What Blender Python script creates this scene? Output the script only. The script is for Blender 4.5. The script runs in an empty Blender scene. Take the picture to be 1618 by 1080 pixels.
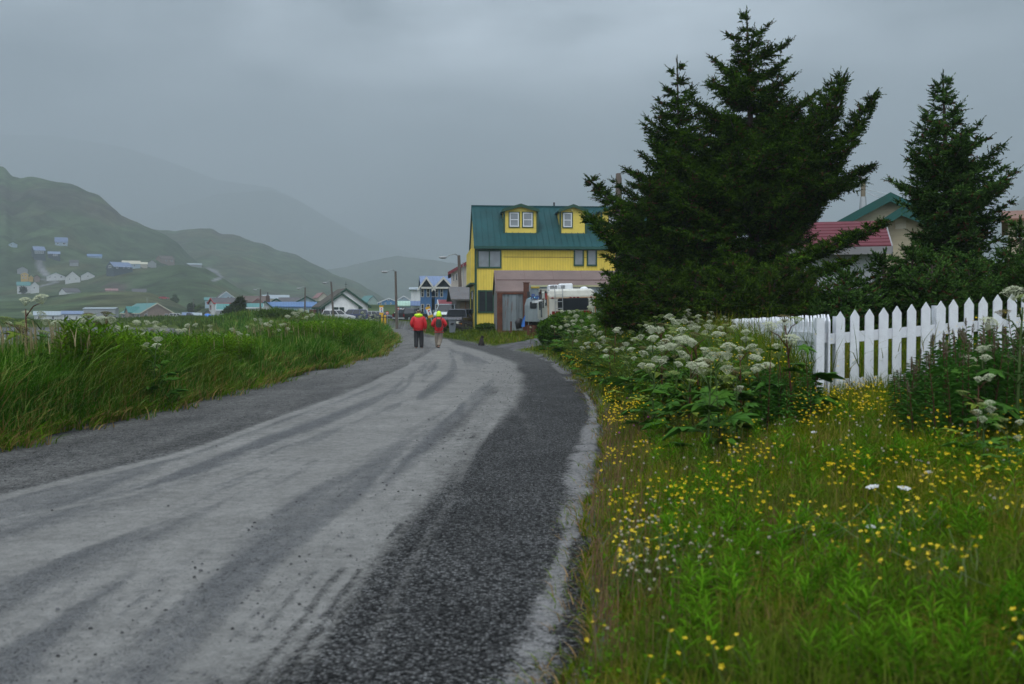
import bpy, math, random
import numpy as np
from mathutils import Vector, Matrix
rng = np.random.default_rng(11); random.seed(11)
R = math.radians
scene = bpy.context.scene; COL = scene.collection
F = 1573.0; CX = 809.0; CY = 540.0; CH = 1.6
PT = math.atan(43/F); PC = math.cos(PT); PS = math.sin(PT)

def ray(px, py):
    u = px-CX; v = CY-py
    return u, F*PC+v*PS, -F*PS+v*PC
def W(px, py, Y):
    a, b, c = ray(px, py); k = Y/b
    return Vector((a*k, Y, CH+c*k))
def GP(px, py, z=0.0):
    a, b, c = ray(px, py); k = (z-CH)/c
    return a*k, b*k

# ---------------------------------------------------------------- tagging
def tag(o, label=None, cat=None, group=None, kind=None):
    if label: o['label'] = label
    if cat: o['category'] = cat
    if group: o['group'] = group
    if kind: o['kind'] = kind
    return o
def empty(name, loc=(0, 0, 0), rz=0.0):
    o = bpy.data.objects.new(name, None); COL.objects.link(o)
    o.location = loc; o.rotation_euler = (0, 0, rz); o.empty_display_size = .2
    return o
def copy_tree(o, parent=None):
    c = o.copy(); COL.objects.link(c)
    if parent is not None: c.parent = parent
    for ch in list(o.children): copy_tree(ch, c)
    return c

# ---------------------------------------------------------------- mesh builders
class MB:
    def __init__(s): s.v = []; s.f = []; s.m = Matrix.Identity(4)
    def add(s, vs, fs):
        n = len(s.v); s.v += [s.m @ Vector(p) for p in vs]
        s.f += [tuple(i+n for i in f) for f in fs]; return s
    def box(s, x0, x1, y0, y1, z0, z1, M=None):
        vs = [(x, y, z) for x in (x0, x1) for y in (y0, y1) for z in (z0, z1)]
        if M is not None: vs = [M @ Vector(p) for p in vs]
        return s.add(vs, [(0, 1, 3, 2), (4, 6, 7, 5), (0, 4, 5, 1), (2, 3, 7, 6), (0, 2, 6, 4), (1, 5, 7, 3)])
    def cbox(s, x0, x1, y0, y1, z0, z1, c=.02):
        # box with chamfered vertical and top edges
        s.loft([_chamf(x0, x1, y0, y1, c, z0), _chamf(x0, x1, y0, y1, c, z1-c), _chamf(x0+c, x1-c, y0+c, y1-c, c*.6, z1)])
        return s
    def loft(s, rings):
        n = len(rings[0]); vs = [p for r in rings for p in r]; fs = []
        for k in range(len(rings)-1):
            for i in range(n):
                j = (i+1) % n
                fs.append((k*n+i, k*n+j, (k+1)*n+j, (k+1)*n+i))
        fs.append(tuple(range(n-1, -1, -1))); fs.append(tuple((len(rings)-1)*n+i for i in range(n)))
        return s.add(vs, fs)
    def prism(s, poly, a0, a1, axis='y'):
        # poly in (h, z); extruded along axis from a0 to a1
        n = len(poly)
        if axis == 'y': P = lambda h, z, a: (h, a, z)
        elif axis == 'x': P = lambda h, z, a: (a, h, z)
        else: P = lambda h, z, a: (h, z, a)
        vs = [P(h, z, a0) for h, z in poly]+[P(h, z, a1) for h, z in poly]
        fs = [tuple(range(n)), tuple(range(2*n-1, n-1, -1))]
        fs += [(i, i+n, (i+1) % n+n, (i+1) % n) for i in range(n)]
        return s.add(vs, fs)
    def cyl(s, p0, p1, r0, r1=None, n=10):
        r1 = r0 if r1 is None else r1
        p0 = Vector(p0); p1 = Vector(p1); d = (p1-p0).normalized()
        a = d.orthogonal().normalized(); b = d.cross(a)
        ring = lambda p, r: [tuple(p+a*(r*math.cos(t))+b*(r*math.sin(t))) for t in [2*math.pi*i/n for i in range(n)]]
        return s.loft([ring(p0, r0), ring(p1, r1)])
    def tube(s, pts, rs, n=6):
        pts = [Vector(p) for p in pts]
        if not hasattr(rs, '__len__'): rs = [rs]*len(pts)
        rings = []; a = None
        for i, p in enumerate(pts):
            d = (pts[min(i+1, len(pts)-1)]-pts[max(i-1, 0)]).normalized()
            if a is None: a = d.orthogonal().normalized()
            a = (a-d*a.dot(d)).normalized(); b = d.cross(a)
            rings.append([tuple(p+a*(rs[i]*math.cos(t))+b*(rs[i]*math.sin(t))) for t in [2*math.pi*k/n for k in range(n)]])
        return s.loft(rings)
    def dome(s, c, r, h, n=12, k=4):
        rings = []
        for j in range(k+1):
            a = j/k*math.pi/2*.97
            rings.append([(c[0]+r*math.cos(a)*math.cos(t), c[1]+r*math.cos(a)*math.sin(t), c[2]+h*math.sin(a)) for t in [2*math.pi*i/n for i in range(n)]])
        return s.loft(rings)
    def build(s, name, mat, parent=None, smooth=False, link=True):
        me = bpy.data.meshes.new(name); me.from_pydata([tuple(v) for v in s.v], [], s.f)
        import bmesh
        bm = bmesh.new(); bm.from_mesh(me); bmesh.ops.recalc_face_normals(bm, faces=bm.faces); bm.to_mesh(me); bm.free()
        if mat: me.materials.append(mat)
        if smooth: me.shade_smooth()
        o = bpy.data.objects.new(name, me)
        if link: COL.objects.link(o)
        if parent is not None: o.parent = parent
        return o
def _chamf(x0, x1, y0, y1, c, z):
    return [(x0+c, y0, z), (x1-c, y0, z), (x1, y0+c, z), (x1, y1-c, z), (x1-c, y1, z), (x0+c, y1, z), (x0, y1-c, z), (x0, y0+c, z)]

def npmesh(name, V, polys, cols, mat, parent=None, smooth=False):
    """V (n,3); polys: list of int arrays (m,k); cols (n,3) or None"""
    V = np.asarray(V, np.float32)
    me = bpy.data.meshes.new(name)
    me.vertices.add(len(V)); me.vertices.foreach_set('co', V.ravel())
    loops = np.concatenate([p.ravel() for p in polys]).astype(np.int32)
    sizes = np.concatenate([np.full(len(p), p.shape[1], np.int32) for p in polys])
    starts = np.concatenate([[0], np.cumsum(sizes)[:-1]]).astype(np.int32)
    me.loops.add(len(loops)); me.loops.foreach_set('vertex_index', loops)
    me.polygons.add(len(sizes)); me.polygons.foreach_set('loop_start', starts)
    me.polygons.foreach_set('loop_total', sizes)
    if smooth: me.polygons.foreach_set('use_smooth', np.ones(len(sizes), bool))
    me.update(calc_edges=True)
    if cols is not None:
        at = me.attributes.new('col', 'FLOAT_COLOR', 'POINT')
        c4 = np.ones((len(V), 4), np.float32); c4[:, :3] = cols
        at.data.foreach_set('color', c4.ravel())
    if mat: me.materials.append(mat)
    o = bpy.data.objects.new(name, me); COL.objects.link(o)
    if parent is not None: o.parent = parent
    return o

def norm(a): return a/np.maximum(np.linalg.norm(a, axis=-1, keepdims=True), 1e-9)
def smooth(t): t = np.clip(t, 0, 1); return t*t*(3-2*t)

# value noise 2D, numpy
_perm = rng.random((256, 256))
def vnoise(x, y):
    xi = np.floor(x).astype(int); yi = np.floor(y).astype(int); fx = x-xi; fy = y-yi
    fx = fx*fx*(3-2*fx); fy = fy*fy*(3-2*fy)
    g = lambda i, j: _perm[i & 255, j & 255]
    return (g(xi, yi)*(1-fx)+g(xi+1, yi)*fx)*(1-fy)+(g(xi, yi+1)*(1-fx)+g(xi+1, yi+1)*fx)*fy
def fbm(x, y, o=4):
    s = 0; a = .5
    for k in range(o): s = s+a*vnoise(x*2**k+17*k, y*2**k+31*k); a *= .5
    return s

# ---------------------------------------------------------------- materials
def nodes(name):
    m = bpy.data.materials.new(name); m.use_nodes = True
    nt = m.node_tree; b = nt.nodes['Principled BSDF']
    return m, nt, b
def N(nt, t, **kw):
    n = nt.nodes.new(t)
    for k, v in kw.items(): setattr(n, k, v)
    return n
MATS = {}
def pm(name, rgb, rough=.65, metal=0., var=.18, vs=1.2, bump=.0, bs=30, sid=None, dirt=.25, rust=0., spec=.4):
    if name in MATS: return MATS[name]
    m, nt, b = nodes(name); L = nt.links
    tc = N(nt, 'ShaderNodeTexCoord')
    n1 = N(nt, 'ShaderNodeTexNoise'); n1.inputs['Scale'].default_value = vs; n1.inputs['Detail'].default_value = 6; n1.inputs['Roughness'].default_value = .65
    L.new(tc.outputs['Object'], n1.inputs['Vector'])
    # vertical streaks of dirt
    mp = N(nt, 'ShaderNodeMapping'); mp.inputs['Scale'].default_value = (3.5, 3.5, .35); L.new(tc.outputs['Object'], mp.inputs['Vector'])
    n2 = N(nt, 'ShaderNodeTexNoise'); n2.inputs['Scale'].default_value = 1.6; n2.inputs['Detail'].default_value = 5; L.new(mp.outputs[0], n2.inputs['Vector'])
    r1 = N(nt, 'ShaderNodeMapRange'); r1.inputs[1].default_value = .3; r1.inputs[2].default_value = .7; r1.inputs[3].default_value = 1-var; r1.inputs[4].default_value = 1+var*.6
    L.new(n1.outputs[0], r1.inputs[0])
    mx = N(nt, 'ShaderNodeVectorMath', operation='SCALE'); mx.inputs[0].default_value = rgb; L.new(r1.outputs[0], mx.inputs['Scale'])
    r2 = N(nt, 'ShaderNodeMapRange'); r2.inputs[1].default_value = .52; r2.inputs[2].default_value = .75; r2.inputs[3].default_value = 0; r2.inputs[4].default_value = dirt
    L.new(n2.outputs[0], r2.inputs[0])
    m2 = N(nt, 'ShaderNodeMix', data_type='RGBA'); L.new(r2.outputs[0], m2.inputs[0]); L.new(mx.outputs[0], m2.inputs[6])
    m2.inputs[7].default_value = (rgb[0]*.45+.03, rgb[1]*.42+.025, rgb[2]*.4+.02, 1)
    out = m2.outputs[2]
    if rust > 0:
        n3 = N(nt, 'ShaderNodeTexNoise'); n3.inputs['Scale'].default_value = 1.1; n3.inputs['Detail'].default_value = 9; n3.inputs['Roughness'].default_value = .7
        L.new(mp.outputs[0], n3.inputs['Vector'])
        r3 = N(nt, 'ShaderNodeMapRange'); r3.inputs[1].default_value = .66-rust*.25; r3.inputs[2].default_value = .74-rust*.25; L.new(n3.outputs[0], r3.inputs[0])
        m3 = N(nt, 'ShaderNodeMix', data_type='RGBA'); L.new(r3.outputs[0], m3.inputs[0]); L.new(out, m3.inputs[6]); m3.inputs[7].default_value = (.13, .045, .02, 1)
        out = m3.outputs[2]
    hgt = None
    if sid:
        d, per = sid
        wv = N(nt, 'ShaderNodeTexWave', wave_type='BANDS', bands_direction=d, wave_profile='SAW' if d == 'Z' else 'SIN')
        wv.inputs['Scale'].default_value = .314/per; wv.inputs['Distortion'].default_value = 0
        L.new(tc.outputs['Object'], wv.inputs['Vector'])
        # thin dark gap line between boards
        r4 = N(nt, 'ShaderNodeMapRange'); r4.inputs[1].default_value = 0; r4.inputs[2].default_value = .12; r4.inputs[3].default_value = .80; r4.inputs[4].default_value = 1
        L.new(wv.outputs[1], r4.inputs[0])
        m4 = N(nt, 'ShaderNodeVectorMath', operation='SCALE'); L.new(out, m4.inputs[0]); L.new(r4.outputs[0], m4.inputs['Scale']); out = m4.outputs[0]
        hgt = wv.outputs[1]
    L.new(out, b.inputs['Base Color'])
    b.inputs['Roughness'].default_value = rough; b.inputs['Metallic'].default_value = metal
    b.inputs['Specular IOR Level'].default_value = spec
    if sid or bump:
        bp = N(nt, 'ShaderNodeBump'); bp.inputs['Strength'].default_value = .5 if sid else bump; bp.inputs['Distance'].default_value = .02
        if hgt is None:
            n4 = N(nt, 'ShaderNodeTexNoise'); n4.inputs['Scale'].default_value = bs; n4.inputs['Detail'].default_value = 4
            L.new(tc.outputs['Object'], n4.inputs['Vector']); hgt = n4.outputs[0]
        L.new(hgt, bp.inputs['Height']); L.new(bp.outputs[0], b.inputs['Normal'])
    MATS[name] = m; return m
def attr_mat(name, rough=.55, transl=.25, spec=.3, nscale=0, namp=.3, bump=0):
    m, nt, b = nodes(name); L = nt.links
    at = N(nt, 'ShaderNodeAttribute'); at.attribute_name = 'col'
    out = at.outputs['Color']
    if nscale:
        geo = N(nt, 'ShaderNodeNewGeometry')
        n = N(nt, 'ShaderNodeTexNoise'); n.inputs['Scale'].default_value = nscale; n.inputs['Detail'].default_value = 10; n.inputs['Roughness'].default_value = .75
        L.new(geo.outputs['Position'], n.inputs['Vector'])
        r = N(nt, 'ShaderNodeMapRange'); r.inputs[1].default_value = .3; r.inputs[2].default_value = .7; r.inputs[3].default_value = 1-namp; r.inputs[4].default_value = 1+namp
        L.new(n.outputs[0], r.inputs[0])
        s = N(nt, 'ShaderNodeVectorMath', operation='SCALE'); L.new(out, s.inputs[0]); L.new(r.outputs[0], s.inputs['Scale']); out = s.outputs[0]
        nb_ = N(nt, 'ShaderNodeTexNoise'); nb_.inputs['Scale'].default_value = .045; nb_.inputs['Detail'].default_value = 9; nb_.inputs['Roughness'].default_value = .72; L.new(geo.outputs['Position'], nb_.inputs['Vector'])
        rb = N(nt, 'ShaderNodeMapRange'); rb.inputs[1].default_value = .34; rb.inputs[2].default_value = .66; rb.inputs[3].default_value = .45; rb.inputs[4].default_value = 1.6; L.new(nb_.outputs[0], rb.inputs[0])  # broad light-dark mottling painted in to suggest relief
        s2 = N(nt, 'ShaderNodeVectorMath', operation='SCALE'); L.new(out, s2.inputs[0]); L.new(rb.outputs[0], s2.inputs['Scale']); out = s2.outputs[0]
        if bump:
            bp = N(nt, 'ShaderNodeBump'); bp.inputs['Strength'].default_value = .8; bp.inputs['Distance'].default_value = bump
            L.new(n.outputs[0], bp.inputs['Height']); L.new(bp.outputs[0], b.inputs['Normal'])
    L.new(out, b.inputs['Base Color']); b.inputs['Roughness'].default_value = rough
    b.inputs['Specular IOR Level'].default_value = spec
    if transl:
        tr = N(nt, 'ShaderNodeBsdfTranslucent'); L.new(out, tr.inputs['Color'])
        mx = N(nt, 'ShaderNodeMixShader'); mx.inputs[0].default_value = transl
        o = nt.nodes['Material Output']
        L.new(b.outputs[0], mx.inputs[1]); L.new(tr.outputs[0], mx.inputs[2]); L.new(mx.outputs[0], o.inputs['Surface'])
    return m
def glass(name, rgb, rough=.08):
    if name in MATS: return MATS[name]
    m, nt, b = nodes(name); L = nt.links
    tc = N(nt, 'ShaderNodeTexCoord'); n1 = N(nt, 'ShaderNodeTexNoise'); n1.inputs['Scale'].default_value = 1.5
    L.new(tc.outputs['Object'], n1.inputs['Vector'])
    mx = N(nt, 'ShaderNodeMix', data_type='RGBA'); L.new(n1.outputs[0], mx.inputs[0]); mx.inputs[6].default_value = (*[c*.6 for c in rgb], 1); mx.inputs[7].default_value = (*[c*1.3 for c in rgb], 1)
    L.new(mx.outputs[2], b.inputs['Base Color']); b.inputs['Roughness'].default_value = rough; b.inputs['Specular IOR Level'].default_value = .6
    MATS[name] = m; return m

LEAF = attr_mat('leaf_green', .8, .32, 0.)
NEEDLE = attr_mat('spruce_needles', .8, .10, 0.)
PETAL = attr_mat('petals', .6, .35, .2)
BARK = pm('bark', (.06, .045, .035), .9, bump=.6, bs=25)
FENCE_DIRT = None
WHITE = pm('white_paint', (.66, .69, .72), .5, var=.08, dirt=.12)
GREENTRIM = pm('dark_green_trim', (.012, .06, .035), .5, dirt=.15)
DARKGLASS = glass('dark_glass', (.02, .025, .03))
CURTAIN = glass('curtained_glass', (.20, .23, .25), .15)
WOODGREY = pm('weathered_pole_wood', (.11, .09, .075), .9, bump=.5, bs=20)
METALGREY = pm('galvanised_metal', (.35, .37, .38), .4, .6)
RUBBER = pm('tyre_rubber', (.015, .015, .016), .85)
BLACK = pm('black_plastic', (.02, .02, .022), .6)
# ================================================================ terrain
EDGE_L = [(0, 705), (150, 672), (300, 640), (450, 598), (540, 578), (595, 562), (618, 547), (624, 537), (622, 527), (606, 520)]
EDGE_R = [(865, 1080), (888, 950), (915, 850), (945, 750), (950, 690), (945, 645), (925, 615), (905, 592), (880, 575), (850, 561), (800, 551), (760, 544), (715, 537), (690, 533), (664, 526), (648, 521)]
el_p = [(-14.0, -7.6), (4.0, -6.7)]+[(GP(*p)[1], GP(*p)[0]) for p in EDGE_L]+[(140., -24.), (190., -42.), (260., -75.)]
er_p = [(-14.0, -1.6)]+[(GP(*p)[1], GP(*p)[0]) for p in EDGE_R]+[(140., -19.), (190., -36.), (260., -68.)]
def _sm(pts):
    ys = np.linspace(-14, 260, 1400); xs = np.interp(ys, [p[0] for p in pts], [p[1] for p in pts])
    k = np.ones(9)/9; xp = np.pad(xs, 4, mode='edge'); return ys, np.convolve(xp, k, 'valid')
_ly, _lx = _sm(el_p); _ry, _rx = _sm(er_p)
def EL(y): return np.interp(y, _ly, _lx)+.16*(vnoise(y*1.3, y*0+3)-.5)+.34*(vnoise(y*.5, y*0+23)-.5)
def ER(y): return np.interp(y, _ry, _rx)+.16*(vnoise(y*1.9, y*0+9)-.5)+.14*(vnoise(y*.6, y*0+33)-.5)

LAYERS = [  # ridge distance, foot distance, silhouette
 (470, 345, [(-260, 500), (-60, 478), (30, 474), (70, 468), (130, 461), (198, 459), (237, 462), (270, 474), (295, 486), (330, 500)]),
 (730, 470, [(-300, 452), (0, 452), (60, 447), (138, 441), (168, 432), (205, 426), (237, 423), (262, 419), (285, 417), (325, 424), (350, 436), (378, 455), (420, 470), (470, 482), (520, 500)]),
 (1150, 610, [(-500, 225), (-250, 240), (-80, 235), (0, 262), (10, 264), (22, 279), (35, 281), (48, 277), (59, 278), (74, 281), (100, 287), (124, 294), (140, 302), (158, 309), (173, 321), (186, 331), (193, 339), (217, 348), (232, 357), (262, 369), (282, 384), (300, 403), (320, 417), (350, 430), (400, 452), (460, 470), (510, 500)]),
 (1600, 800, [(-300, 380), (150, 372), (232, 357), (250, 361), (277, 363), (310, 362), (336, 361), (351, 369), (381, 372), (400, 380), (420, 387), (445, 396), (470, 403), (500, 417), (520, 429), (534, 435), (552, 440), (569, 447), (580, 455), (593, 462), (608, 471), (640, 478), (690, 490), (760, 500)]),
 (3300, 2100, [(300, 470), (480, 430), (544, 422), (570, 415), (593, 410), (628, 404), (660, 408), (692, 411), (742, 420), (850, 440), (1000, 460), (1300, 480), (1500, 420), (1580, 340), (1612, 312), (1650, 285), (1750, 250), (1900, 240), (2200, 260)]),
 (6300, 4700, [(100, 400), (250, 335), (346, 306), (430, 300), (470, 316), (519, 345), (573, 374), (640, 397), (740, 427), (900, 450), (2200, 450)]),
 (7800, 5600, [(-900, 150), (-200, 190), (0, 212), (90, 214), (198, 232), (267, 254), (346, 284), (430, 296), (470, 314), (519, 343), (573, 372), (640, 395), (740, 425), (900, 450), (2200, 450)]),
 (8900, 8300, [(-900, 380), (400, 400), (573, 373), (593, 366), (638, 361), (692, 366), (742, 375), (850, 392), (1000, 405), (1300, 400), (1500, 380), (1700, 360), (2200, 350)]),
]
def TH(y): return np.interp(y, [12, 18, 25, 40, 60, 80, 120], [3.6, 3.0, 3.0, 3.6, 6, 10, 21])
def tanpy(py):
    v = CY-py; return (-F*PS+v*PC)/(F*PC+v*PS)
def hills(x, y):
    ys = np.maximum(y, 1.0); px = CX+F*x/ys
    H = np.full(np.shape(x), -1e3)
    for k, (D, Y0, S) in enumerate(LAYERS):
        sx = [s[0] for s in S]; st = [tanpy(s[1]) for s in S]
        Z = CH+np.interp(px, sx, st, left=st[0], right=st[-1])*D
        t = (ys-Y0)/(D-Y0)
        nz = (fbm(x/90.+k*7, y/140., 5)-.5)*2
        ridg = np.abs(fbm(x/60.+k*3, y/260., 4)-.48)*2
        tt = np.clip(t, 0, 1)
        # silhouette keeps its traced height at t = 1, gullies and shoulders in front
        front = Z*tt**1.12*(1+.16*nz*(1-tt)*tt*4*.6-.42*ridg*(1-tt)*tt*2.4)+(fbm(x/25., y/25., 4)-.5)*min(6, D*.004)*tt
        back = Z*(1-1.6*(t-1)**1.2 if False else 1-1.4*np.clip(t-1, 0, 9))
        h = np.where(t < 0, -1e3, np.where(t <= 1, front, back))
        H = np.maximum(H, h)
    return H
CTRL = []   # (px, py, Y) ground points of the village, filled by the house table
CTRL += [(-200, 508, 200), (0, 507, 200), (60, 507, 300), (160, 506, 310), (230, 505.5, 300), (300, 504, 280), (340, 502, 200), (400, 499, 185), (450, 497, 190),
         (540, 505, 160), (600, 508, 110), (640, 506, 120), (690, 506, 120), (740, 508, 110), (850, 512, 110), (1000, 500, 130), (1300, 495, 130), (1700, 490, 130),
         (340, 492, 320), (420, 486, 330), (520, 480, 350), (600, 484, 400), (650, 484, 400), (720, 488, 300), (900, 480, 400), (1300, 470, 400), (1700, 470, 400), (-200, 500, 400), (60, 500, 380), (200, 500, 380)]
_ck = [None]
def mid(x, y):
    if _ck[0] is None:
        _ck[0] = (np.array([c[0] for c in CTRL], float), np.log(np.array([c[2] for c in CTRL], float)), np.array([W(*c).z for c in CTRL]))
    cx, cl, cz = _ck[0]
    ys = np.maximum(y, 20.); px = CX+F*x/ys; ly = np.log(ys)
    num = 0; den = 0
    for a, b, z in zip(cx, cl, cz):
        w = 1/(((px-a)/28.)**2+((ly-b)*9)**2+.05)**2
        num = num+w*z; den = den+w
    return num/den
def G(x, y, road=True):
    x = np.asarray(x, float); y = np.asarray(y, float)
    el = EL(y); er = ER(y); dr = x-er; dl = el-x
    hr = np.interp(y, [-14, 3, 7, 12, 16, 22, 33, 42, 52, 80, 140], [.3, .32, .42, .62, .85, .95, .85, .55, .42, .45, .6])
    right = .09*smooth(dr/.35)+(hr-.09)*smooth((dr-.15)/2.8)+.115*np.clip(x-3.75, 0, 7)*smooth((y-3)/6)*(1-smooth((y-17)/9))-.42*smooth((dr-3.0)/1.3)*smooth((y-13)/3)*(1-smooth((y-34)/6))+.6*smooth((x-6.3)/5)*smooth((y-15)/8)*(1-smooth((y-45)/20))
    th = TH(y)
    left = .14*smooth(dl/.5)+.10*smooth(dl/2.5)-.90*smooth((dl-th)/4)*(1-smooth((y-138-.05*np.clip(-x, 0, 60))/32))
    left = left+1.5*np.exp(-(((x+27)/7.)**2+((y-112)/12.)**2))
    z = np.where(dr > 0, right, np.where(dl > 0, left, 0.))
    bumps = (fbm(x*.9, y*.9, 3)-.45)*.12
    z = z+np.where(dr > 0, bumps*smooth(dr/1.0), np.where(dl > 0, bumps*smooth(dl/1.5), 0))-(.035 if road else 0)*((dr <= .02) & (dl <= .02))
    far = y > 90
    if np.any(far):
        k = smooth((y-125)/60.)
        k = np.where((dr > 0) & (y > 85), smooth((y-85)/25.), k)
        zm = np.where(far, 0, 0.)*1.0
        zz = mid(x, y)
        z = np.where(far, z*(1-k)+zz*k, z)
        hh = hills(x, y)
        z = np.where(y > 330, np.maximum(z*(1-smooth((y-520)/300)), hh), z)
    return z
def g1(x, y): return float(G(np.array([x]), np.array([y]))[0])
def hill_hit(px, py):
    a, b, c = ray(px, py); Y = np.arange(345., 3000., 1.5)
    X = a/b*Y; Z = CH+c/b*Y
    hit = np.nonzero(hills(X, Y) >= Z)[0]
    return float(Y[hit[0]]) if len(hit) else 900.

# ================================================================ buildings
def window(root, M, w, h, frame, pane, bars=1, t=.07, hbar=False, dep=.05):
    """M maps local (x right, y into the wall, z up) centred on the window to house space"""
    f = MB(); f.m = M
    hw, hh = w/2, h/2
    f.box(-hw, hw, -dep, .02, hh-t, hh); f.box(-hw, hw, -dep-.02, .02, -hh, -hh+t)
    f.box(-hw, -hw+t, -dep, .02, -hh+t, hh-t); f.box(hw-t, hw, -dep, .02, -hh+t, hh-t)
    for k in range(1, bars+1):
        x = -hw+w*k/(bars+1); f.box(x-t*.4, x+t*.4, -dep*.8, .02, -hh+t, hh-t)
    if hbar:
        f.box(-hw+t, hw-t, -dep*.7, .015, -t*.35, t*.35)
    fo = f.build('window', frame, root)
    p = MB(); p.m = M; p.box(-hw+t*.9, hw-t*.9, -dep*.35, -dep*.35+.01, -hh+t*.9, hh-t*.9); p.build('pane', pane, fo)
    return fo

def gable_roof(w, d, h, rise, gable_front, over=.35, th=.14, eave=.35):
    """two slabs. gable_front: ridge runs along y"""
    b = MB()
    if gable_front:
        s = rise/(w/2)
        for sg in (-1, 1):
            pts = [(w/2, h+rise), (w/2+sg*(w/2+eave), h-s*eave), (w/2+sg*(w/2+eave), h-s*eave+th), (w/2, h+rise+th*1.15)]
            b.prism(pts, -over, d+over, 'y')
    else:
        s = rise/(d/2)
        for sg in (-1, 1):
            pts = [(d/2, h+rise), (d/2+sg*(d/2+eave), h-s*eave), (d/2+sg*(d/2+eave), h-s*eave+th), (d/2, h+rise+th*1.15)]
            b.prism(pts, -over, w+over, 'x')
    return b
def trim_boards(w, d, h, rise, gable_front, over=.35, eave=.35, bh=.2, t=.05):
    b = MB(); 
    if gable_front:
        s = rise/(w/2)
        for sg in (-1, 1):
            for y in (-over-t, d+over):
                pts = [(w/2, h+rise+.02-bh), (w/2+sg*(w/2+eave), h-s*eave+.02-bh), (w/2+sg*(w/2+eave), h-s*eave+.155), (w/2, h+rise+.175)]
                b.prism(pts, y, y+t, 'y')
            x = w/2+sg*(w/2+eave); b.box(min(x, x+sg*t), max(x, x+sg*t), -over, d+over, h-s*eave-bh*.6, h-s*eave+.13)
    else:
        s = rise/(d/2)
        for sg in (-1, 1):
            for x in (-over-t, w+over):
                pts = [(d/2, h+rise+.02-bh), (d/2+sg*(d/2+eave), h-s*eave+.02-bh), (d/2+sg*(d/2+eave), h-s*eave+.155), (d/2, h+rise+.175)]
                b.prism(pts, x, x+t, 'x')
            y = d/2+sg*(d/2+eave); b.box(-over, w+over, min(y, y+sg*t), max(y, y+sg*t), h-s*eave-bh*.6, h-s*eave+.13)
    return b

class House: pass
def house(name, label, pxL, pxC, pxR, base, eave, ridge, Y, d, gf, wall, roof, trim=None, wins=(), frame=None, pane=None,
          over=.3, ev=.3, cat='house', group=None, skirt=2.5, side='L', Yext=None, bars=1, hip=0, corner=False, wt=.08):
    """side 'L': left side wall spans pxL..pxC, front spans pxC..pxR.  side 'R': front spans pxC..pxR?, right wall spans pxR..pxL"""
    frame = frame or WHITE; pane = pane or DARKGLASS
    if side == 'L':
        u = (pxC-CX)/F; spanS = 0 if pxL is None else pxC-pxL
        S = min(spanS*Y/(F*d), .95); th = math.asin(S/math.sqrt(1+u*u))-math.atan(u)
        w = (pxR-pxC)*Y/F/(math.cos(th)-u*math.sin(th)); yaw = th; P = W(pxC, base, Y)
    else:
        u = -(pxR-CX)/F; spanS = 0 if pxL is None else pxL-pxR
        S = min(spanS*Y/(F*d), .95); th = math.asin(S/math.sqrt(1+u*u))-math.atan(u)
        w = (pxR-pxC)*Y/F/(math.cos(th)-u*math.sin(th)); yaw = -th
        Q = W(pxR, base, Y); P = Q-Vector((math.cos(yaw), math.sin(yaw), 0))*w
    h = W(pxC, eave, Y).z-P.z
    if gf: rise = W(pxC, ridge, Y+w/2*math.sin(yaw)).z-P.z-h
    else: rise = W(pxC, ridge, Y+d/2*math.cos(yaw)).z-P.z-h
    rise = max(rise, .15)
    root = empty(name, P, yaw); tag(root, label, cat, group)
    b = MB()
    if gf: b.prism([(0, -skirt), (w, -skirt), (w, h), (w/2, h+rise-.01), (0, h)], 0, d, 'y')
    else: b.prism([(0, -skirt), (d, -skirt), (d, h), (d/2, h+rise-.01), (0, h)], 0, w, 'x')
    b.build('wall', wall, root)
    ro = gable_roof(w, d, h, rise, gf, over, .14, ev).build('roof', roof, root)
    if trim: trim_boards(w, d, h, rise, gf, over, ev).build('trim_board', trim, root)
    if corner and trim:
        for (x, y) in ((0, 0), (w, 0), (0, d)): MB().box(x-.09, x+.09, y-.09, y+.09, -skirt, h-.02).build('corner_board', trim, root)
    for wd in wins:
        face, x0, x1, y0, y1 = wd[:5]; nb = wd[5] if len(wd) > 5 else bars; pn = wd[6] if len(wd) > 6 else pane
        if face == 'F':
            lx = lambda px: (px-pxC)/(pxR-pxC)*w
            cx = (lx(x0)+lx(x1))/2; Yw = P.y+cx*math.sin(yaw)
            z0, z1 = W(x0, y1, Yw).z-P.z, W(x0, y0, Yw).z-P.z
            M = Matrix.Translation((cx, 0, (z0+z1)/2)); ww = abs(lx(x1)-lx(x0))
        elif side == 'L':
            ly = lambda px: (pxC-px)/max(pxC-pxL, 1)*d
            cy = (ly(x0)+ly(x1))/2; Yw = P.y+cy*math.cos(yaw)
            z0, z1 = W(x0, y1, Yw).z-P.z, W(x0, y0, Yw).z-P.z
            M = Matrix.Translation((0, cy, (z0+z1)/2)) @ Matrix.Rotation(-math.pi/2, 4, 'Z'); ww = abs(ly(x1)-ly(x0))
        else:
            ly = lambda px: (px-pxR)/max(pxL-pxR, 1)*d
            cy = (ly(x0)+ly(x1))/2; Yw = P.y+cy*math.cos(yaw)
            z0, z1 = W(x0, y1, Yw).z-P.z, W(x0, y0, Yw).z-P.z
            M = Matrix.Translation((w, cy, (z0+z1)/2)) @ Matrix.Rotation(math.pi/2, 4, 'Z'); ww = abs(ly(x1)-ly(x0))
        window(root, M, ww, z1-z0, frame, pn, nb, min(wt, ww*.14))
    H = House(); H.root = root; H.w = w; H.d = d; H.h = h; H.rise = rise; H.P = P; H.yaw = yaw; H.roof = ro
    return H

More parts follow.
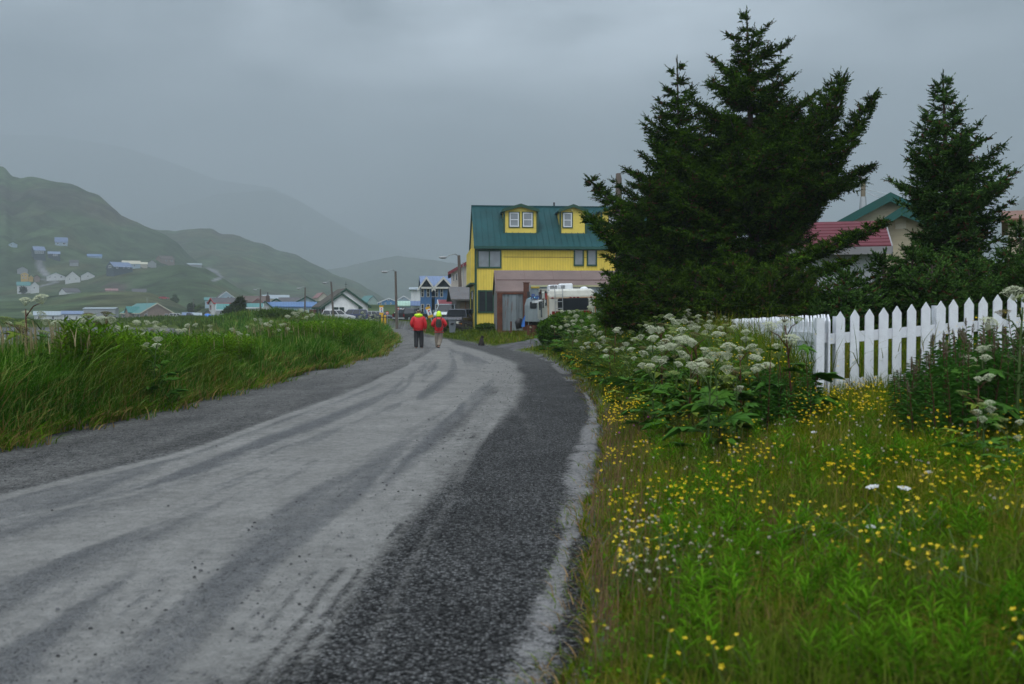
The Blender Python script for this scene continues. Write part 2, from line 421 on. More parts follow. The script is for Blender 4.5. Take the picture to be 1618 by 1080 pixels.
def mt(n, c, rough=.65, metal=0., **k): return pm(n, c, rough=rough, metal=metal, **k)
teal_roof = mt('teal_metal_roof', (.04, .19, .18), rough=.4, sid=('X', .6), dirt=.2)
blue_roof = mt('blue_metal_roof', (.06, .15, .33), rough=.4, sid=('X', .5), dirt=.2)
blue_roof2 = mt('faded_blue_metal_roof', (.13, .19, .33), rough=.4, sid=('X', .5), dirt=.2)
grey_shingle = mt('grey_shingles', (.085, .085, .09), rough=.9, bump=.5, bs=14)
moss_shingle = mt('mossy_grey_shingles', (.07, .062, .05), rough=.95, bump=.6, bs=12, var=.5)
brown_roof = mt('brown_roof', (.10, .075, .065), rough=.85)
red_roof = mt('red_metal_roof', (.33, .05, .055), rough=.5, sid=('X', .5))
pink_roof = mt('faded_red_roof', (.24, .12, .115), rough=.6, sid=('X', .5))
lite_roof = mt('pale_metal_roof', (.30, .36, .40), rough=.4, sid=('X', .8))
w_siding = mt('white_siding', (.60, .62, .62), sid=('Z', .22), dirt=.2)
c_siding = mt('cream_siding', (.5, .47, .38), sid=('Z', .22))
g_siding = mt('grey_siding', (.30, .32, .33), sid=('Z', .22))
b_siding = mt('blue_siding', (.045, .19, .40), sid=('Z', .22), dirt=.1)
lb_siding = mt('pale_blue_siding', (.33, .44, .52), sid=('Z', .22))
db_siding = mt('slate_blue_siding', (.032, .085, .17), sid=('Z', .2), dirt=.15)
bn_siding = mt('tan_brown_siding', (.25, .19, .155), sid=('Z', .25))
dk_siding = mt('dark_blue_grey_siding', (.035, .06, .075), sid=('Z', .22))
gr_siding = mt('pale_green_siding', (.30, .40, .36), sid=('Z', .22))
y_siding = mt('hill_yellow_siding', (.55, .36, .09), sid=('Z', .22))
red_trim = mt('red_trim', (.36, .05, .05))
cream_trim = mt('cream_trim', (.58, .55, .42))
brick = mt('dark_brick', (.075, .045, .035), bump=.5)
pg_roof = mt('pale_green_metal_roof', (.34, .52, .42), rough=.5, sid=('X', .5))

# ---- village (photo pixel spans converted to metres at each distance)
VIL = [
 dict(name='community_building', cat='building', label='tan brown building with long teal roof and cream gable edge below the hill', a=(190, 222, 275, 505, 494, 479), Y=300, d=18, gf=True, wall=bn_siding, roof=teal_roof, trim=cream_trim,
      wins=[('F', 228.5, 233, 495.5, 502.5), ('F', 261, 266, 495.5, 501), ('L', 216, 221, 496, 502), ('L', 208.5, 213, 495, 501), ('L', 203, 207.5, 496, 502), ('L', 193, 196.5, 496.5, 501)]),
 dict(name='warehouse', cat='building', label='pale grey warehouse with low flat-looking roof beside the tan teal-roofed building', a=(188, 132, 182, 505.5, 488, 486), Y=315, d=14, gf=False, wall=g_siding, roof=lite_roof, side='R', wins=[('R', 183.5, 185, 496, 499)], over=.2, ev=.2),
 dict(name='long_white_house', cat='house', label='long low white house with pale roof behind tall grass spikes at far left', a=(None, 54, 100, 507, 498, 492), Y=300, d=9, gf=False, wall=w_siding, roof=lite_roof, wins=[('F', 60, 64, 499, 504), ('F', 82, 86, 499, 504)]),
 dict(name='small_white_house', cat='house', label='white house with faded blue roof and large windows left of the grey warehouse', a=(None, 98, 131, 507, 496, 491.5), Y=296, d=8, gf=False, wall=w_siding, roof=blue_roof2, wins=[('F', 101, 104.5, 497, 504), ('F', 105.5, 108, 497, 504), ('F', 119.5, 123, 499, 504)]),
 dict(name='low_building', cat='building', label='low building with faded blue roof between the tan building and the white-red house', a=(None, 289, 306, 504, 499, 494), Y=310, d=8, gf=False, wall=g_siding, roof=blue_roof2),
 dict(name='low_white_building', cat='building', label='low whitish building with pale roof just left of the white and red house', a=(None, 306, 318, 503.5, 498, 494.5), Y=300, d=7, gf=False, wall=c_siding, roof=lite_roof),
 dict(name='two_storey_house', cat='house', label='two storey white house with dark grey roof and red trim beside the dark wind-bent spruce', a=(330, 340, 376, 502, 478.5, 471), Y=205, d=8, gf=False, wall=w_siding, roof=grey_shingle, trim=red_trim, frame=red_trim,
      wins=[('F', 341.5, 345.5, 481, 487, 0, CURTAIN), ('F', 347, 350.5, 481, 487, 0), ('L', 331.5, 334, 482, 489, 0)]),
 dict(name='cottage', cat='house', label='little cream cottage at the left foot of the white and red house', a=(None, 322, 335, 503, 496, 490.5), Y=210, d=5, gf=True, wall=c_siding, roof=grey_shingle, wins=[('F', 324.5, 328, 495, 500)]),
 dict(name='lean_to_house', cat='house', label='small white house with teal roof and white sloping edge behind the dark spruce', a=(None, 344, 368, 501, 489, 480.5), Y=198, d=7, gf=False, wall=w_siding, roof=teal_roof, trim=WHITE, wins=[('F', 347, 352, 491, 496)]),
 dict(name='grey_hill_house', cat='house', label='pale grey gabled house raised above the white and red house', a=(341, 345, 370, 473, 469.5, 460.5), Y=430, d=9, gf=True, wall=lb_siding, roof=grey_shingle, trim=WHITE, wins=[('F', 359, 362, 468, 471.5, 0), ('F', 364, 366.5, 468, 471.5, 0)]),
 dict(name='pale_blue_house', cat='house', label='pale blue house half hidden left behind the white and red house', a=(None, 324, 340, 486, 474, 470), Y=330, d=9, gf=False, wall=lb_siding, roof=teal_roof, wins=[('F', 326, 329, 476, 479, 0)]),
 dict(name='brown_roofed_house', cat='house', label='house with wide brown roof right behind the dark wind-bent spruce', a=(None, 386, 420, 492, 477, 468), Y=245, d=10, gf=False, wall=bn_siding, roof=brown_roof, wins=[('F', 402, 405, 478, 482, 0)]),
 dict(name='brown_gabled_house', cat='house', label='small house with brown gable just behind the teal-roofed white cottage', a=(None, 397, 418, 492, 479, 471.5), Y=225, d=8, gf=True, wall=bn_siding, roof=brown_roof, trim=pink_roof),
 dict(name='teal_cottage', cat='house', label='white cottage with teal roof and one window left of the long blue-roofed building', a=(None, 388.5, 414, 499, 485.5, 480), Y=182, d=6, gf=False, wall=w_siding, roof=teal_roof, trim=WHITE, wins=[('F', 397, 402, 488, 494.5)]),
 dict(name='teal_gabled_cottage', cat='house', label='white gable with green edge wedged between teal cottage and blue roof', a=(None, 410, 428, 497, 484, 476), Y=188, d=7, gf=True, wall=w_siding, roof=teal_roof, trim=GREENTRIM),
 dict(name='long_blue_roofed_building', cat='building', label='long low building with bright blue metal roof and pale blue walls', a=(None, 418, 501, 497, 484.5, 477.5), Y=190, d=9, gf=False, wall=lb_siding, roof=blue_roof, wins=[('F', 432, 436.5, 486.5, 489.5), ('F', 456, 460, 486.5, 490), ('F', 441, 443.5, 486.5, 490)]),
 dict(name='white_gabled_house', cat='house', label='white gable with dark green edge rising right behind the blue-roofed building chimney', a=(None, 428, 445, 490, 477, 472), Y=205, d=9, gf=True, wall=w_siding, roof=GREENTRIM, trim=GREENTRIM),
 dict(name='dark_roofed_house', cat='house', label='house with long dark grey roof above the middle of the blue-roofed building', a=(None, 442, 474, 486, 477, 470.5), Y=240, d=9, gf=False, wall=g_siding, roof=grey_shingle),
 dict(name='grey_gabled_house', cat='house', label='blue-grey gabled house behind the right end of the blue-roofed building', a=(None, 465, 504, 490, 478.5, 468.5), Y=225, d=9, gf=True, wall=lb_siding, roof=grey_shingle, trim=GREENTRIM),
 dict(name='pale_roofed_building', cat='building', label='far building with long pale teal roof at the foot of the green hill', a=(None, 415, 457, 478, 471.5, 466), Y=400, d=12, gf=False, wall=c_siding, roof=lite_roof),
 dict(name='red_roofed_house', cat='house', label='far house with faded red roof left of the white church-like house', a=(494, 503, 519, 476, 469.5, 462.5), Y=330, d=10, gf=True, wall=c_siding, roof=pink_roof),
 dict(name='teal_roofed_hill_house', cat='house', label='pale green house with teal roof left of the bright blue house', a=(566, 580, 599, 484, 477.5, 467), Y=430, d=12, gf=True, wall=gr_siding, roof=teal_roof, wins=[('F', 583, 585, 471, 473, 0)]),
 dict(name='bright_blue_house', cat='house', label='bright blue gabled house with white-framed windows left of the tall lamp pole', a=(None, 597, 632, 484, 478, 471), Y=400, d=9, gf=True, wall=b_siding, roof=b_siding, trim=WHITE, wt=.25, wins=[('F', 600, 603, 477.5, 481), ('F', 608, 610.5, 477.5, 480.5), ('F', 616.5, 619, 477.5, 480.5), ('F', 612, 615.5, 472.3, 474.5, 0)]),
 dict(name='pale_blue_gabled_house', cat='house', label='pale blue gabled house with two small windows right of the tall lamp pole', a=(None, 628, 648, 483, 473.5, 467.5), Y=330, d=9, gf=True, wall=lb_siding, roof=blue_roof2, trim=WHITE, wins=[('F', 630, 632, 471, 473, 0), ('F', 635.5, 637.5, 471, 473, 0)]),
 dict(name='green_roofed_cottage', cat='house', label='low cottage with pale green roof beside the white house with blue awning', a=(None, 631, 649, 503, 483, 476.5), Y=160, d=6, gf=False, wall=lb_siding, roof=pg_roof, wins=[('F', 634.5, 638.5, 485, 491, 0), ('F', 639, 643, 485, 491, 0)]),
 dict(name='white_house_with_awning', cat='house', label='narrow two storey white house with blue awning roof left of the twin-gabled blue house', a=(None, 649.5, 665, 504, 457.5, 455), Y=152, d=8, gf=False, wall=w_siding, roof=lite_roof, wins=[('F', 654.5, 658.5, 485.5, 491, 0), ('F', 660, 663, 486, 493, 0)]),
]
for v in VIL:
    a = v['a']; CTRL.append(((a[1]+a[2])/2, a[3], v['Y']+3))
HV = {}
for v in VIL:
    kw = {k: x for k, x in v.items() if k not in ('a', 'name', 'label', 'Y', 'd', 'gf', 'wall', 'roof')}
    HV[v['name']] = house(v['name'], v['label'], *v['a'], v['Y'], v['d'], v['gf'], v['wall'], v['roof'], **kw)
# porch gable of the tan building, awning of the white house, chimney
H = HV['community_building']
b = MB(); y0 = 8.6; b.prism([(y0-1.6, 0), (y0+1.6, 0), (y0+1.6, 2.4), (y0, 3.9), (y0-1.6, 2.4)], -1.2, .5, 'x'); b.build('porch', bn_siding, H.root)
b = MB()
for sg in (-1, 1): b.prism([(y0, 3.9), (y0+sg*1.9, 2.1), (y0+sg*1.9, 2.3), (y0, 4.12)], -1.5, 2.5, 'x')
b.build('porch_roof', teal_roof, H.root)
H = HV['white_house_with_awning']
z1 = W(650, 475, 152).z-H.P.z; z0 = W(650, 482, 152).z-H.P.z
MB().prism([(-.9, z0), (.02, z1), (.02, z1-.12), (-.9, z0-.12)], -.1, H.w+.1, 'x').build('awning_roof', blue_roof2, H.root)
H = HV['long_blue_roofed_building']
x = .65; zc = W(426, 467.5, 194).z-H.P.z
b = MB(); b.box(x-.38, x+.38, 4.0, 4.8, H.h, zc); b.box(x-.3, x+.3, 4.1, 4.7, zc, zc+.15); b.build('chimney', brick, H.roof)
b = MB(); b.cyl((x, 4.4, zc+.1), (x, 4.4, zc+.75), .09); b.build('flue_pipe', BLACK, H.roof)

# white gabled house in the middle of the village
H = house('white_house', 'white house with two dark green edged gables and mossy dark roof behind the white wagon', 497, 512.5, 568, 506, 483, 463.8, 160, 9.5, True, mt('bright_white_siding', (.80, .81, .80), sid=('Z', .25), dirt=.08), moss_shingle, trim=GREENTRIM, corner=True, frame=GREENTRIM, over=.25, ev=.5,
      wins=[('F', 527.5, 535, 485, 495, 1), ('F', 536.5, 544, 485, 495, 1), ('L', 500, 502.3, 486, 496, 0), ('L', 504.5, 507.2, 486, 499, 0), ('L', 508.5, 511, 486, 498, 0)], skirt=1.5)
wing = H; w2 = H.w*1.32; zr = W(545, 457, 165).z-H.P.z
b = MB(); hh = H.h+.15; b.prism([(.02, -1.5), (w2, -1.5), (w2, hh), (w2/2+.1, zr-.01), (.02, hh)], 1.6, 9.4, 'y'); b.build('rear_wing_wall', MATS['bright_white_siding'], H.root)
b = MB()
for x0, x1 in ((w2/2+.1, -.5), (w2/2+.1, w2+.5)):
    s = (zr-hh)/(w2/2); sg = 1 if x1 > x0 else -1
    b.prism([(x0, zr), (x1, hh-s*.5), (x1, hh-s*.5+.14), (x0, zr+.16)], 1.3, 9.8, 'y')
rf = b.build('rear_wing_roof', moss_shingle, H.root)
b = MB()
for x1 in (-.5, w2+.5):
    s = (zr-hh)/(w2/2); x0 = w2/2+.1
    b.prism([(x0, zr-.2), (x1, hh-s*.5-.2), (x1, hh-s*.5+.16), (x0, zr+.18)], 1.22, 1.3, 'y')
b.build('trim_board', GREENTRIM, H.root)
b = MB(); b.cyl((w2/2+.1, 1.7, zr), (w2/2+.1, 1.7, zr+1.2), .035); b.box(w2/2-.1, w2/2+.3, 1.66, 1.74, zr+.75, zr+.82); b.build('antenna', BLACK, rf)

# ---- houses on the hillside
HILL = [
 ('hill_house', 'small pale house highest on the hillside at far left', (None, 13.5, 27.5, 389, 385.5, 382.5), True, lb_siding, blue_roof2, [('F', 17, 19.5, 385.5, 387.5, 0)]),
 ('hill_house', 'two storey slate house with blue roof and wide white window band on the hillside', (50, 54, 72, 408, 395, 389), False, dk_siding, blue_roof2, [('F', 55, 69, 396, 400, 3, CURTAIN)]),
 ('hill_house', 'low slate house with blue roof right beside the taller two storey one on the hillside', (None, 76, 95, 407, 400.5, 397), False, dk_siding, blue_roof2, [('F', 84, 91, 401, 404, 1, CURTAIN)]),
 ('hill_house', 'pale house with big steep blue roof standing alone high on the hillside', (None, 87, 107, 388, 382, 374.7), False, lb_siding, blue_roof2, [('F', 90, 93, 383, 385.5, 0), ('F', 99, 104, 383, 386, 1)]),
 ('hill_house', 'low house of which only the bright blue roof shows on the hillside', (None, 138, 161, 406.5, 404.5, 401), False, lb_siding, blue_roof, []),
 ('hill_house', 'small dull grey house in the grass below the bright blue roof', (None, 110, 124, 418, 414, 410.5), False, g_siding, grey_shingle, []),
 ('hill_house', 'dim grey gabled house above the yellow hillside house', (None, 27, 44, 429, 425, 421), True, g_siding, grey_shingle, []),
 ('hill_house', 'narrow yellow two storey house with tiny windows on the hillside', (None, 33, 45, 443, 432.5, 430), True, y_siding, c_siding, [('F', 35, 37, 434, 436, 0), ('F', 40, 42, 434, 436, 0), ('F', 35, 38, 438, 440, 0), ('F', 40, 42, 438, 440, 0)]),
 ('hill_house', 'small yellow annex leaning on the yellow hillside house', (None, 45.5, 52.5, 443, 438, 434.5), True, y_siding, c_siding, []),
 ('hill_house', 'little tan cabin right of the yellow hillside house', (None, 54, 63, 443, 437.5, 434), True, bn_siding, brown_roof, []),
 ('hill_house', 'wide white house with teal roof edge above the pale green slope', (None, 73.5, 103, 441.5, 436, 430.5), True, w_siding, teal_roof, [('F', 78, 80, 436.5, 438.5, 0), ('F', 86, 88, 436.5, 438.5, 0), ('F', 95, 99, 436, 438.5, 0)]),
 ('hill_house', 'white gabled house with grey roof in the middle of the hillside row', (None, 103, 127, 445.5, 438, 428.5), True, w_siding, grey_shingle, [('F', 109, 111, 439.5, 441.5, 0), ('F', 119, 121, 439.5, 441.5, 0)]),
 ('hill_house', 'white house with teal roof tucked right of the grey-roofed white one', (None, 128, 150, 440.5, 435, 429), True, w_siding, teal_roof, [('F', 138, 140, 435, 437, 0)]),
 ('hill_house', 'dark blue two storey house with pale blue roof on the shoulder of the hill', (168, 180, 210, 432, 421, 413.5), False, dk_siding, blue_roof2, [('F', 183.5, 187, 420, 424, 0, CURTAIN), ('F', 195, 197, 421, 424, 0), ('F', 202, 205, 421, 424, 0), ('L', 171, 176, 419, 423, 0, CURTAIN)]),
 ('hill_house', 'long pale building with beige roof behind the dark blue hill house', (None, 193, 222, 424, 416, 411.5), False, lb_siding, cream_trim, [('F', 212, 214, 418, 421, 0)]),
 ('hill_house', 'short cream building at the right end of the long beige-roofed one', (None, 222, 233, 422, 417, 414), False, c_siding, cream_trim, []),
 ('hill_house', 'small slate-roofed shed left of the brown hill house', (None, 233.5, 247, 421, 415.5, 411), True, g_siding, grey_shingle, []),
 ('hill_house', 'brown two storey house with dark windows on the crest of the near hill', (246, 255, 276, 418, 408.5, 403.5), False, bn_siding, brown_roof, [('F', 262, 264, 410.5, 413, 0), ('F', 270, 273, 410.5, 413, 0)]),
 ('hill_house', 'long low pale roof along the crest right of the brown hill house', (None, 288, 319, 420, 417.5, 415.5), False, g_siding, lite_roof, []),
 ('hill_house', 'big white house with teal roof lowest on the left hillside', (None, 27, 48, 462, 450.5, 445), False, w_siding, teal_roof, [('F', 30, 32, 453, 455.5, 0), ('F', 41, 43, 453, 455.5, 0)]),
 ('hill_house', 'white gabled wing joined to the lowest teal-roofed house', (None, 48, 62, 462, 451, 445.2), True, w_siding, lite_roof, [('F', 53, 55, 453, 455.5, 0)]),
 ('crest_house', 'grey-roofed house with white gable peeping over the low green mound', (93, 104, 128, 464.5, 461, 455.3), False, w_siding, grey_shingle, []),
 ('crest_house', 'faded red roof just showing over the low green mound', (None, 167, 186, 461.5, 458.8, 455.8), False, c_siding, pink_roof, []),
 ('crest_house', 'dark grey roof showing over the right side of the low green mound', (None, 209, 231, 464, 461, 456.3), False, g_siding, grey_shingle, []),
]
for nm, lb, a, gf, wl, rf_, wn in HILL:
    Yh = hill_hit((a[1]+a[2])/2, a[3]) if nm == 'hill_house' else 520.
    house('hill_house', lb, *a, Yh-7, 8 if a[0] is None else 11, gf, wl, rf_, wins=wn, over=.3, ev=.3, skirt=3 if nm == 'hill_house' else 9, wt=.2,
          group='houses on the hillside')
# ================================================================ yellow house
yel = mt('yellow_board_siding', (.70, .53, .075), sid=('X', .2), dirt=.22, var=.12)
yel2 = mt('yellow_lap_siding', (.72, .56, .10), sid=('Z', .2), dirt=.08, var=.08)
dteal = mt('dark_teal_metal_roof', (.010, .060, .066), spec=.15, rough=.6, dirt=.2, var=.3, vs=.6, bump=.1, bs=3)
H = house('yellow_house', 'tall yellow house with dark teal metal roof and dormers by the gravel road', 742.3, 751.5, 1045, 518, 387.5, 328.5, 75, 9, False, yel, dteal, trim=None, frame=GREENTRIM, pane=CURTAIN, over=.12, ev=.28, corner=False, skirt=1,
          wins=[('F', 754, 792.5, 394.5, 423.5, 1), ('F', 907.5, 924, 391, 420, 0), ('F', 928.5, 945, 391, 420, 0), ('F', 755, 781, 458, 494, 1, DARKGLASS),
                ('L', 744.3, 747.8, 396, 424, 0, DARKGLASS), ('L', 744.3, 748.3, 459, 494, 0, DARKGLASS)], wt=.11)
r = H.root; w, h, d, rise = H.w, H.h, H.d, H.rise; s = rise/(d/2)
b = MB(); k = 0
x = .1
while x < w:
    b.prism([(-.28, h-.28*s+.14), (d/2, h+rise+.16), (d/2, h+rise+.215), (-.28, h-.28*s+.195)], x, x+.035, 'x'); x += .46
b.box(-.12, w+.12, d/2-.12, d/2+.12, h+rise+.1, h+rise+.23)
b.build('standing_seams', dteal, H.roof)
b = MB(); b.box(-.14, w+.14, -.36, -.28, h-.28*s-.05, h-.28*s+.15); b.build('gutter', mt('dark_teal_trim', (.012, .07, .055), rough=.4), H.roof)
for (x, y) in ((.0, .0), (0, d)): MB().box(x-.07, x+.09, y-.07, y+.09, -1, h-.2).build('corner_board', GREENTRIM, r)
MB().box(.09, w+.03, -.04, .0, h-.32, h-.1).build('frieze_board', GREENTRIM, r)
b = MB(); zz = W(752, 446, 75).z-H.P.z; b.prism([(.3, zz), (d-.3, zz), (d-.3, h-.2), (.3, h-.2)], -.34, .0, 'x'); b.build('side_bay', yel, r)
b = MB(); b.box(-.4, 0, .25, d-.25, zz-.12, zz); b.build('bay_ledge', GREENTRIM, r)
b = MB(); zz = W(752, 405.5, 75).z-H.P.z; b.box(2.1, w, -.012, 0, zz-.02, zz+.02); b.build('seam_strip', mt('faded_brown_strip', (.22, .13, .04)), r)
def lx(px): return (px-751.5)/(1045-751.5)*w
for (a0, a1, wins) in ((797.5, 853.5, [(806, 824), (827.5, 846)]), (888.5, 932.5, [(893, 910)]), (955.5, 1006, [(968, 985), (988, 1003)])):
    x0, x1 = lx(a0), lx(a1); yf = 1.28
    zb = h+s*yf-.25; ze = W(a0, 330.5, 76.3).z-H.P.z; zr = W(a0, 324.0, 76.3).z-H.P.z; xm = (x0+x1)/2
    do = MB().prism([(x0+.1, zb), (x1-.1, zb), (x1-.1, ze), (xm, zr-.02), (x0+.1, ze)], yf, d/2+.3, 'y').build('dormer', yel2, r)
    b = MB()
    for e in (x0-.08, x1+.08):
        b.prism([(xm, zr), (e, ze-.1), (e, ze-.0), (xm, zr+.12)], yf-.22, d/2+.5, 'y')
    b.build('dormer_roof', dteal, do)
    b = MB()
    for e in (x0-.1, x1+.1): b.prism([(xm, zr-.1), (e, ze-.2), (e, ze+.02), (xm, zr+.14)], yf-.27, yf-.22, 'y')
    b.box(x0-.02, x0+.13, yf-.05, yf+.02, zb, ze); b.box(x1-.13, x1+.02, yf-.05, yf+.02, zb, ze)
    b.box(x0-.1, x1+.1, yf-.12, yf-.02, zb-.1, zb+.08)
    b.build('dormer_trim', GREENTRIM, do)
    for (q0, q1) in wins:
        z1, z0 = W(q0, 333.5, 76.3).z-H.P.z, W(q0, 359, 76.3).z-H.P.z; c = (lx(q0)+lx(q1))/2; ww = lx(q1)-lx(q0)
        tr = MB(); tr.m = Matrix.Translation((c, yf, (z0+z1)/2)); g = .07; W2, H2 = ww/2, (z1-z0)/2
        tr.box(-W2, W2, -.05, 0, H2-g, H2); tr.box(-W2, W2, -.05, 0, -H2, -H2+g); tr.box(-W2, -W2+g, -.05, 0, -H2+g, H2-g); tr.box(W2-g, W2, -.05, 0, -H2+g, H2-g)
        tr.build('window_surround', GREENTRIM, do)
        window(do, Matrix.Translation((c, yf, (z0+z1)/2)), ww-.15, z1-z0-.15, WHITE, CURTAIN, 0, .075, True)
b = MB(); x = lx(889); b.cyl((x, d/2+.3, h+rise), (x, d/2+.3, h+rise+.55), .07); b.build('vent_pipe', BLACK, H.roof)
b = MB(); x = lx(908.5); b.dome((x, 1.2, W(0, 331.5, 76.3).z-H.P.z), .1, .12); b.build('dormer_lamp', mt('cream_lamp', (.6, .5, .2)), r)

# ================================================================ twin gabled blue house
Yb = 132.
H = house('twin_gabled_blue_house', 'slate blue two storey house with row of pointed white-edged gables and blue roof', 664, 668, 722, 506, 452, 437.5, Yb, 11, False, mt('navy_blue_siding', (.045, .13, .28), sid=('Z', .2), dirt=.1), blue_roof2, trim=None, frame=cream_trim, ev=.2, skirt=1, wins=[])
r = H.root
def lxb(px): return (px-668)/(722-668)*H.w
def zb_(py, y=Yb-1): return W(680, py, y).z-H.P.z
for (a0, a1) in ((663.2, 683.2), (685.4, 714.5)):
    x0, x1 = lxb(a0), lxb(a1); xm = (x0+x1)/2; ze = zb_(454.5); zr = zb_(438.8)
    bay = MB().prism([(x0+.1, -1), (x1-.15, -1), (x1-.15, ze), (x0+.1, ze)], -1.3, 0, 'y').build('gable_bay', MATS['navy_blue_siding'], r)
    MB().prism([(x0, ze), (x1, ze), (xm, zr-.03)], -1.0, 4, 'y').build('gable_wall', dk_siding, bay)
    b = MB()
    for e in (x0-.3, x1+.3): b.prism([(xm, zr), (e, ze-.35), (e, ze-.22), (xm, zr+.16)], -1.65, 5, 'y')
    b.build('gable_roof', blue_roof2, bay)
    b = MB()
    for e in (x0-.35, x1+.35): b.prism([(xm, zr-.18), (e, ze-.55), (e, ze-.2), (xm, zr+.2)], -1.75, -1.65, 'y')
    b.box(x0+.15, x1-.15, -1.75, -1.3, ze-.12, ze+.12)
    b.build('barge_board', mt('offwhite_trim', (.5, .5, .46)), bay)
    for c in ([x0*.8+x1*.2, x0*.36+x1*.64] if a1 < 690 else [x0*.86+x1*.14, x0*.6+x1*.4, x0*.15+x1*.85]):
        for (q0, q1) in ((455.5, 469), (480, 494)):
            M = Matrix.Translation((c, -1.3, (zb_(q0)+zb_(q1))/2)); window(bay, M, .40, zb_(q0)-zb_(q1), mt('dull_cream_frame', (.42, .42, .38)), DARKGLASS, 0, .07, True)
b = MB(); x = lxb(681.5); b.box(x-.5, x+.5, -.9, -.05, zb_(469), zb_(467.5)); b.box(x-.42, x-.36, -.88, -.82, -1, zb_(469)); b.build('porch_canopy', WHITE, r)
b = MB(); b.box(x-.45, x+.4, -.03, .0, -.4, zb_(472)); b.build('door', dk_siding, r)

# beige house with dark red roof edge, behind the yellow house
H = house('beige_house', 'tall beige house with dark red roof edge behind the yellow house', None, 713, 792, 500, 429, 407, 104, 10, True, mt('beige_siding', (.42, .39, .35), sid=('Z', .2)), mt('dark_red_roof', (.16, .03, .04)),
          trim=mt('dark_red_roof', (.16, .03, .04)), wins=[('F', 716.2, 718, 434, 444, 0), ('F', 720.6, 722.8, 432, 443, 0), ('F', 738.2, 741.8, 430, 442, 0)], skirt=1)
# weathered grey garage
H = house('weathered_garage', 'old grey garage with sagging slate roof and stained doors left of the yellow house', 713.5, 721, 745, 506, 472, 455.5, 88, 7, False, mt('weathered_boards', (.16, .155, .15), rough=.9, sid=('X', .25), dirt=.6, rust=.25), mt('slate_patchy_roof', (.12, .12, .125), rough=.9, rust=.3, sid=('Z', .4)), skirt=1, over=.5, ev=.5)
for k in range(2): MB().box(.35+k*.62, .92+k*.62, -.05, 0, -.5, H.h-.25).build('garage_door', mt('stained_door', (.15, .12, .095), rough=.9, rust=.3, sid=('X', .3)), H.root)
# small red roofed shed
H = house('red_roofed_shed', 'low shed with dark red metal roof between blue house and grey garage', 695, 698, 713, 499, 483.5, 475.5, 100, 5, False, c_siding, mt('deep_red_metal_roof', (.15, .018, .028), sid=('X', .4)), trim=WHITE, wins=[('F', 709, 712.5, 485.5, 490.5, 0)], skirt=1)
b = MB(); P = W(690, 501, 96); P2 = W(714, 501, 96); b.box(0, P2.x-P.x, 0, .06, 0, 1.15)
for k in range(6): b.box(k*.28, k*.28+.07, -.03, 0, 0, 1.2)
o = b.build('board_fence', mt('brown_fence_boards', (.07, .045, .03), sid=('Z', .18)), None); o.location = P; tag(o, 'low dark brown board fence in front of the red-roofed shed', 'fence')
# brown wooden wall by the white wagon, burgundy crates
b = MB(); P = W(508, 506, 152); b.box(0, 3.4, 0, .1, 0, 1.3); b.box(0, .1, 0, 4, 0, 1.3); b.box(3.5, 3.58, -.02, .12, 0, 1.4)
o = b.build('wooden_fence', mt('brown_fence_boards', (.07, .045, .03)), None); o.location = P; tag(o, 'dark brown wooden fence at the left corner of the white house', 'fence')
b = MB(); P = W(489, 503, 165); b.cbox(0, 1.0, 0, .9, 0, 1.5, .05); b.box(-.03, 1.03, -.02, 0, .7, .78)
o = b.build('storage_bin', mt('burgundy_bin', (.12, .03, .03)), None); o.location = P; tag(o, 'dark red storage bin between blue-roofed building and white house', 'bin')
P = W(328, 503, 195); b = MB(); b.dome((0, 0, 0), 1.0, 1.0, 10, 4); b.dome((1.0, .2, 0), .8, .7, 10, 4)
o = b.build('covered_heap', mt('blue_tarp', (.05, .2, .65), rough=.4, bump=.8, bs=3), None, smooth=True); o.location = P; tag(o, 'heap under a bright blue tarp left of the white and red house', 'tarp')

# ================================================================ shed, containers, camper
H = house('long_shed', 'long low shed with faded pink-brown sheet roof in front of the yellow house', 780, 785.5, 985, 521, 461, 430.5, 64.5, 5.2, False, mt('shed_grey_boards', (.17, .165, .165), sid=('Z', .3), dirt=.5), mt('pink_brown_sheet_roof', (.145, .10, .088), rough=.6, var=.3, vs=.5, dirt=.4), over=.1, ev=.15, skirt=1)
b = MB(); s = H.rise/(H.d/2); q = .43
for x in np.arange(0, H.w, 1.9): b.prism([(-.15, H.h-.15*s+.14), (H.d/2, H.h+H.rise+.15), (H.d/2, H.h+H.rise+.165), (-.15, H.h-.15*s+.16)], float(x), float(x)+.04, 'x')
b.prism([(H.d*.24, H.h+H.d*.24*s+.12), (H.d*.25, H.h+H.d*.25*s+.12), (H.d*.25, H.h+H.d*.25*s+.2), (H.d*.24, H.h+H.d*.24*s+.2)], 0, H.w, 'x')
b.build('sheet_joint', mt('joint_brown', (.12, .075, .07)), H.roof)
rustm = mt('rusted_steel', (.10, .035, .02), rough=.9, var=.5, vs=4, rust=.3, bump=.4)
contm = mt('grey_container_paint', (.19, .225, .24), rough=.55, rust=.22, dirt=.5)
contm2 = mt('grey_container_paint_clean', (.155, .185, .20), rough=.55, rust=.05, dirt=.4)
